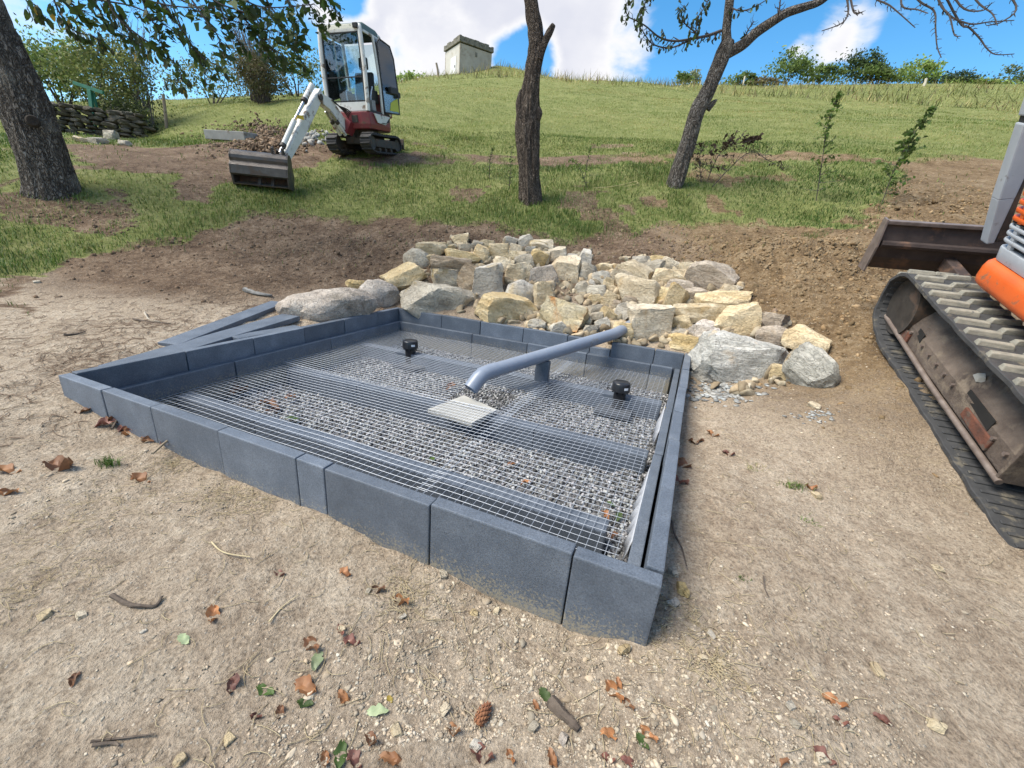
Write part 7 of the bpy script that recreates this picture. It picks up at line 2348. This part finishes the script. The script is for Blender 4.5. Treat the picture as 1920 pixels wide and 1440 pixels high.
# conifer cone
p, dep = cast(905, 1345)
cone = empty('conifer_cone', p + Vector((0, 0, .013))); cone.rotation_euler = (R(8), R(90), R(-108 + 180))
M_CONE = simple('cone_scales', (.16, .060, .030), (.30, .13, .055), 30, .8, .4)
mb = MB(); mb.lathe([(.002, -.032), (.012, -.026), (.015, -.005), (.013, .015), (.007, .03), (.001, .036)], 12); mb.build('core', M_CONE, cone, smooth=True)
mb = MB()
for i in range(70):
    u = i / 69; z_ = -.030 + .064 * u; r_ = (.017 * math.sin(math.pi * (.16 + .80 * u)) ** .7) + .0015; a = i * 2.4
    c_ = Vector((r_ * math.cos(a), r_ * math.sin(a), z_)); t_ = Vector((-math.sin(a), math.cos(a), 0)); n_ = Vector((math.cos(a), math.sin(a), .5)).normalized()
    mb.add([c_ - t_ * .004, c_ + n_ * .0035 + Vector((0, 0, .004)), c_ + t_ * .004, c_ - Vector((0, 0, .006))], [(0, 1, 3), (1, 2, 3), (0, 2, 1), (0, 3, 2)])
o = mb.build('scales', M_CONE, cone); o['kind'] = 'stuff'
tag(cone, 'reddish-brown conifer cone in the bottom middle', 'cone')

# twigs and roots
def twig(label, pa, w, mat=None, lift=.006, name='twig'):
    P = [cast(a, b_)[0] + Vector((0, 0, lift + (.0 if i % 2 else .004))) for i, (a, b_) in enumerate(pa)]
    W = [pxr(w * (1 - .55 * i / (len(P) - 1)), p) for i, p in enumerate(P)]
    p_, w_ = smooth_path(P, W, 5)
    r = random.Random(int(pa[0][0])); mb = MB(); mb.tube(p_, w_, 7, wob=lambda i, k: r.uniform(.8, 1.2))
    tag(mb.build(name, mat or M_DEAD, smooth=True), label, 'twig', 'twigs on the bare ground')


twig('dark twig left in the foreground', [(212, 1120), (240, 1135), (262, 1140), (292, 1138), (305, 1122)], 10)
twig('thin dark twig near the bottom left', [(172, 1395), (220, 1388), (290, 1381)], 6)
twig('second dark stick below the thin twig at the bottom left', [(175, 1402), (215, 1396), (225, 1403)], 8)
twig('thick old root with a leaf on it, right of the cone', [(1032, 1318), (1052, 1340), (1072, 1360), (1084, 1372)], 26, lift=.01, name='root')
twig('curved pale twig standing out from the near kerb', [(290, 868), (318, 842), (345, 834), (378, 833)], 5, simple('pale_twig', (.22, .17, .12), (.34, .28, .2), 30, .9, .3), lift=.05)
twig('thin twig leaning on the left end of the near kerb', [(212, 815), (222, 795), (229, 782)], 4, lift=.03)
twig('grey driftwood stick behind the spare kerb planks', [(460, 547), (480, 553), (510, 558)], 10, simple('grey_stick', (.10, .095, .09), (.3, .29, .27), 20, .9, .3), lift=.02)
twig('pale forked stick behind the left kerb', [(272, 588), (280, 600), (300, 605)], 4, simple('pale_stick', (.3, .26, .2), (.42, .37, .3), 20, .9, .3))
twig('thin brown root above the spare planks', [(250, 600), (285, 605), (320, 608)], 4)
twig('black stick in the dug soil on the left', [(120, 630), (140, 628), (160, 624)], 5)
twig('root hanging beside the right kerb near the corner', [(1258, 985), (1264, 1010), (1276, 1035), (1285, 1068)], 5, lift=.02)
twig('straw stalk leaning on the near kerb at the right', [(1068, 1178), (1082, 1168), (1095, 1154)], 5, simple('straw_stalk', (.42, .34, .2), (.52, .44, .28), 30, .9, .1), lift=.02)
twig('long pale straw on the bare soil left of the middle', [(505, 1170), (530, 1140), (560, 1120)], 3, bpy.data.materials['straw_stalk'])
twig('curved pale straw in the left middle foreground', [(398, 1020), (420, 1038), (470, 1048)], 3.5, bpy.data.materials['straw_stalk'])
twig('straw along the foot of the near kerb', [(890, 1092), (920, 1103), (950, 1118)], 4, bpy.data.materials['straw_stalk'], lift=.012)
twig('dead vertical stem by the grass tuft on the right', [(1430, 1085), (1432, 1105), (1440, 1125)], 3, lift=.01)

# straw and root fibres lying about
def fibres(n, name, label, mat, r0, r1, seed, ln, rad, patch=None, az=(-58, 58)):
    x, y, d_, r_ = scatter(n, r0, r1, seed, az)
    if patch is not None:
        c = patch[r_.integers(0, len(patch), n)]; x = c[:, 0] + r_.normal(size=n) * c[:, 2]; y = c[:, 1] + r_.normal(size=n) * c[:, 2]
    s, t = fr_inv(x, y); g_, _, _ = zones(x, y)
    ok = ~((np.abs(s) < FS + .02) & (np.abs(t) < FT + .02)) & (g_ < .5)
    x, y = x[ok], y[ok]; n = len(x)
    th = r_.uniform(0, 6.28, n); l_ = ln * r_.uniform(.4, 1.4, n); bend = r_.normal(scale=.5, size=n)
    ks = 5; pts_ = []
    for i in range(ks):
        u = (i / (ks - 1) - .5)
        a = th + bend * u * 2
        px_ = x + np.cos(a) * l_ * u; py_ = y + np.sin(a) * l_ * u
        pts_.append(np.stack([px_, py_, ground_z(px_, py_) + .003 + np.abs(r_.normal(scale=.003, size=n))], -1))
    Pn = np.stack(pts_, 1)
    sd = np.stack([-np.sin(th), np.cos(th), np.zeros(n)], -1)[:, None] * rad
    up = np.array([0, 0, rad])
    V = np.stack([Pn - sd, Pn + sd, Pn + up * 1.5], 2)         # n, ks, 3
    idx = np.arange(n * ks * 3).reshape(n, ks, 3)
    Q = []
    for j in range(3):
        k2 = (j + 1) % 3
        Q.append(np.stack([idx[:, :-1, j], idx[:, 1:, j], idx[:, 1:, k2], idx[:, :-1, k2]], -1).reshape(-1, 4))
    me = np_mesh(name, V.reshape(-1, 3), quads=np.concatenate(Q), mats=[mat])
    tag(link(name, me), label, 'straw', kind='stuff')


M_STRAW = simple('dry_straw', (.34, .27, .16), (.50, .42, .27), 12, .9, 0)
M_ROOT = simple('brown_root_fibre', (.12, .08, .055), (.24, .17, .115), 12, .95, 0)
fibres(900, 'straw', 'dry straw stalks strewn on the bare soil', M_STRAW, .8, 6, 121, .07, .0011)
pat = np.array([[*cast(a, b_)[0].xy, s_] for a, b_, s_ in ((490, 935, .09), (420, 930, .08), (180, 960, .12), (1290, 1170, .09), (60, 1100, .10), (330, 870, .06), (1340, 1250, .05), (760, 1120, .05))])
fibres(900, 'straw_mat', 'matted dry grass at the foot of the near kerb', M_STRAW, .8, 6, 122, .055, .0009, pat)
fibres(2600, 'root_fibres', 'brown root fibres strewn over the dug soil on the left', M_ROOT, 3.0, 7.2, 123, .10, .0016, None, (-62, -8))
pat = np.array([[*cast(a, b_)[0].xy, s_] for a, b_, s_ in ((470, 530, .18), (420, 560, .16), (270, 610, .2), (560, 470, .2), (170, 670, .15), (480, 580, .12), (640, 450, .15))])
fibres(1100, 'root_mat', 'tangled dead roots on the dug soil left of the pile', M_ROOT, 3, 7, 124, .10, .0016, pat)
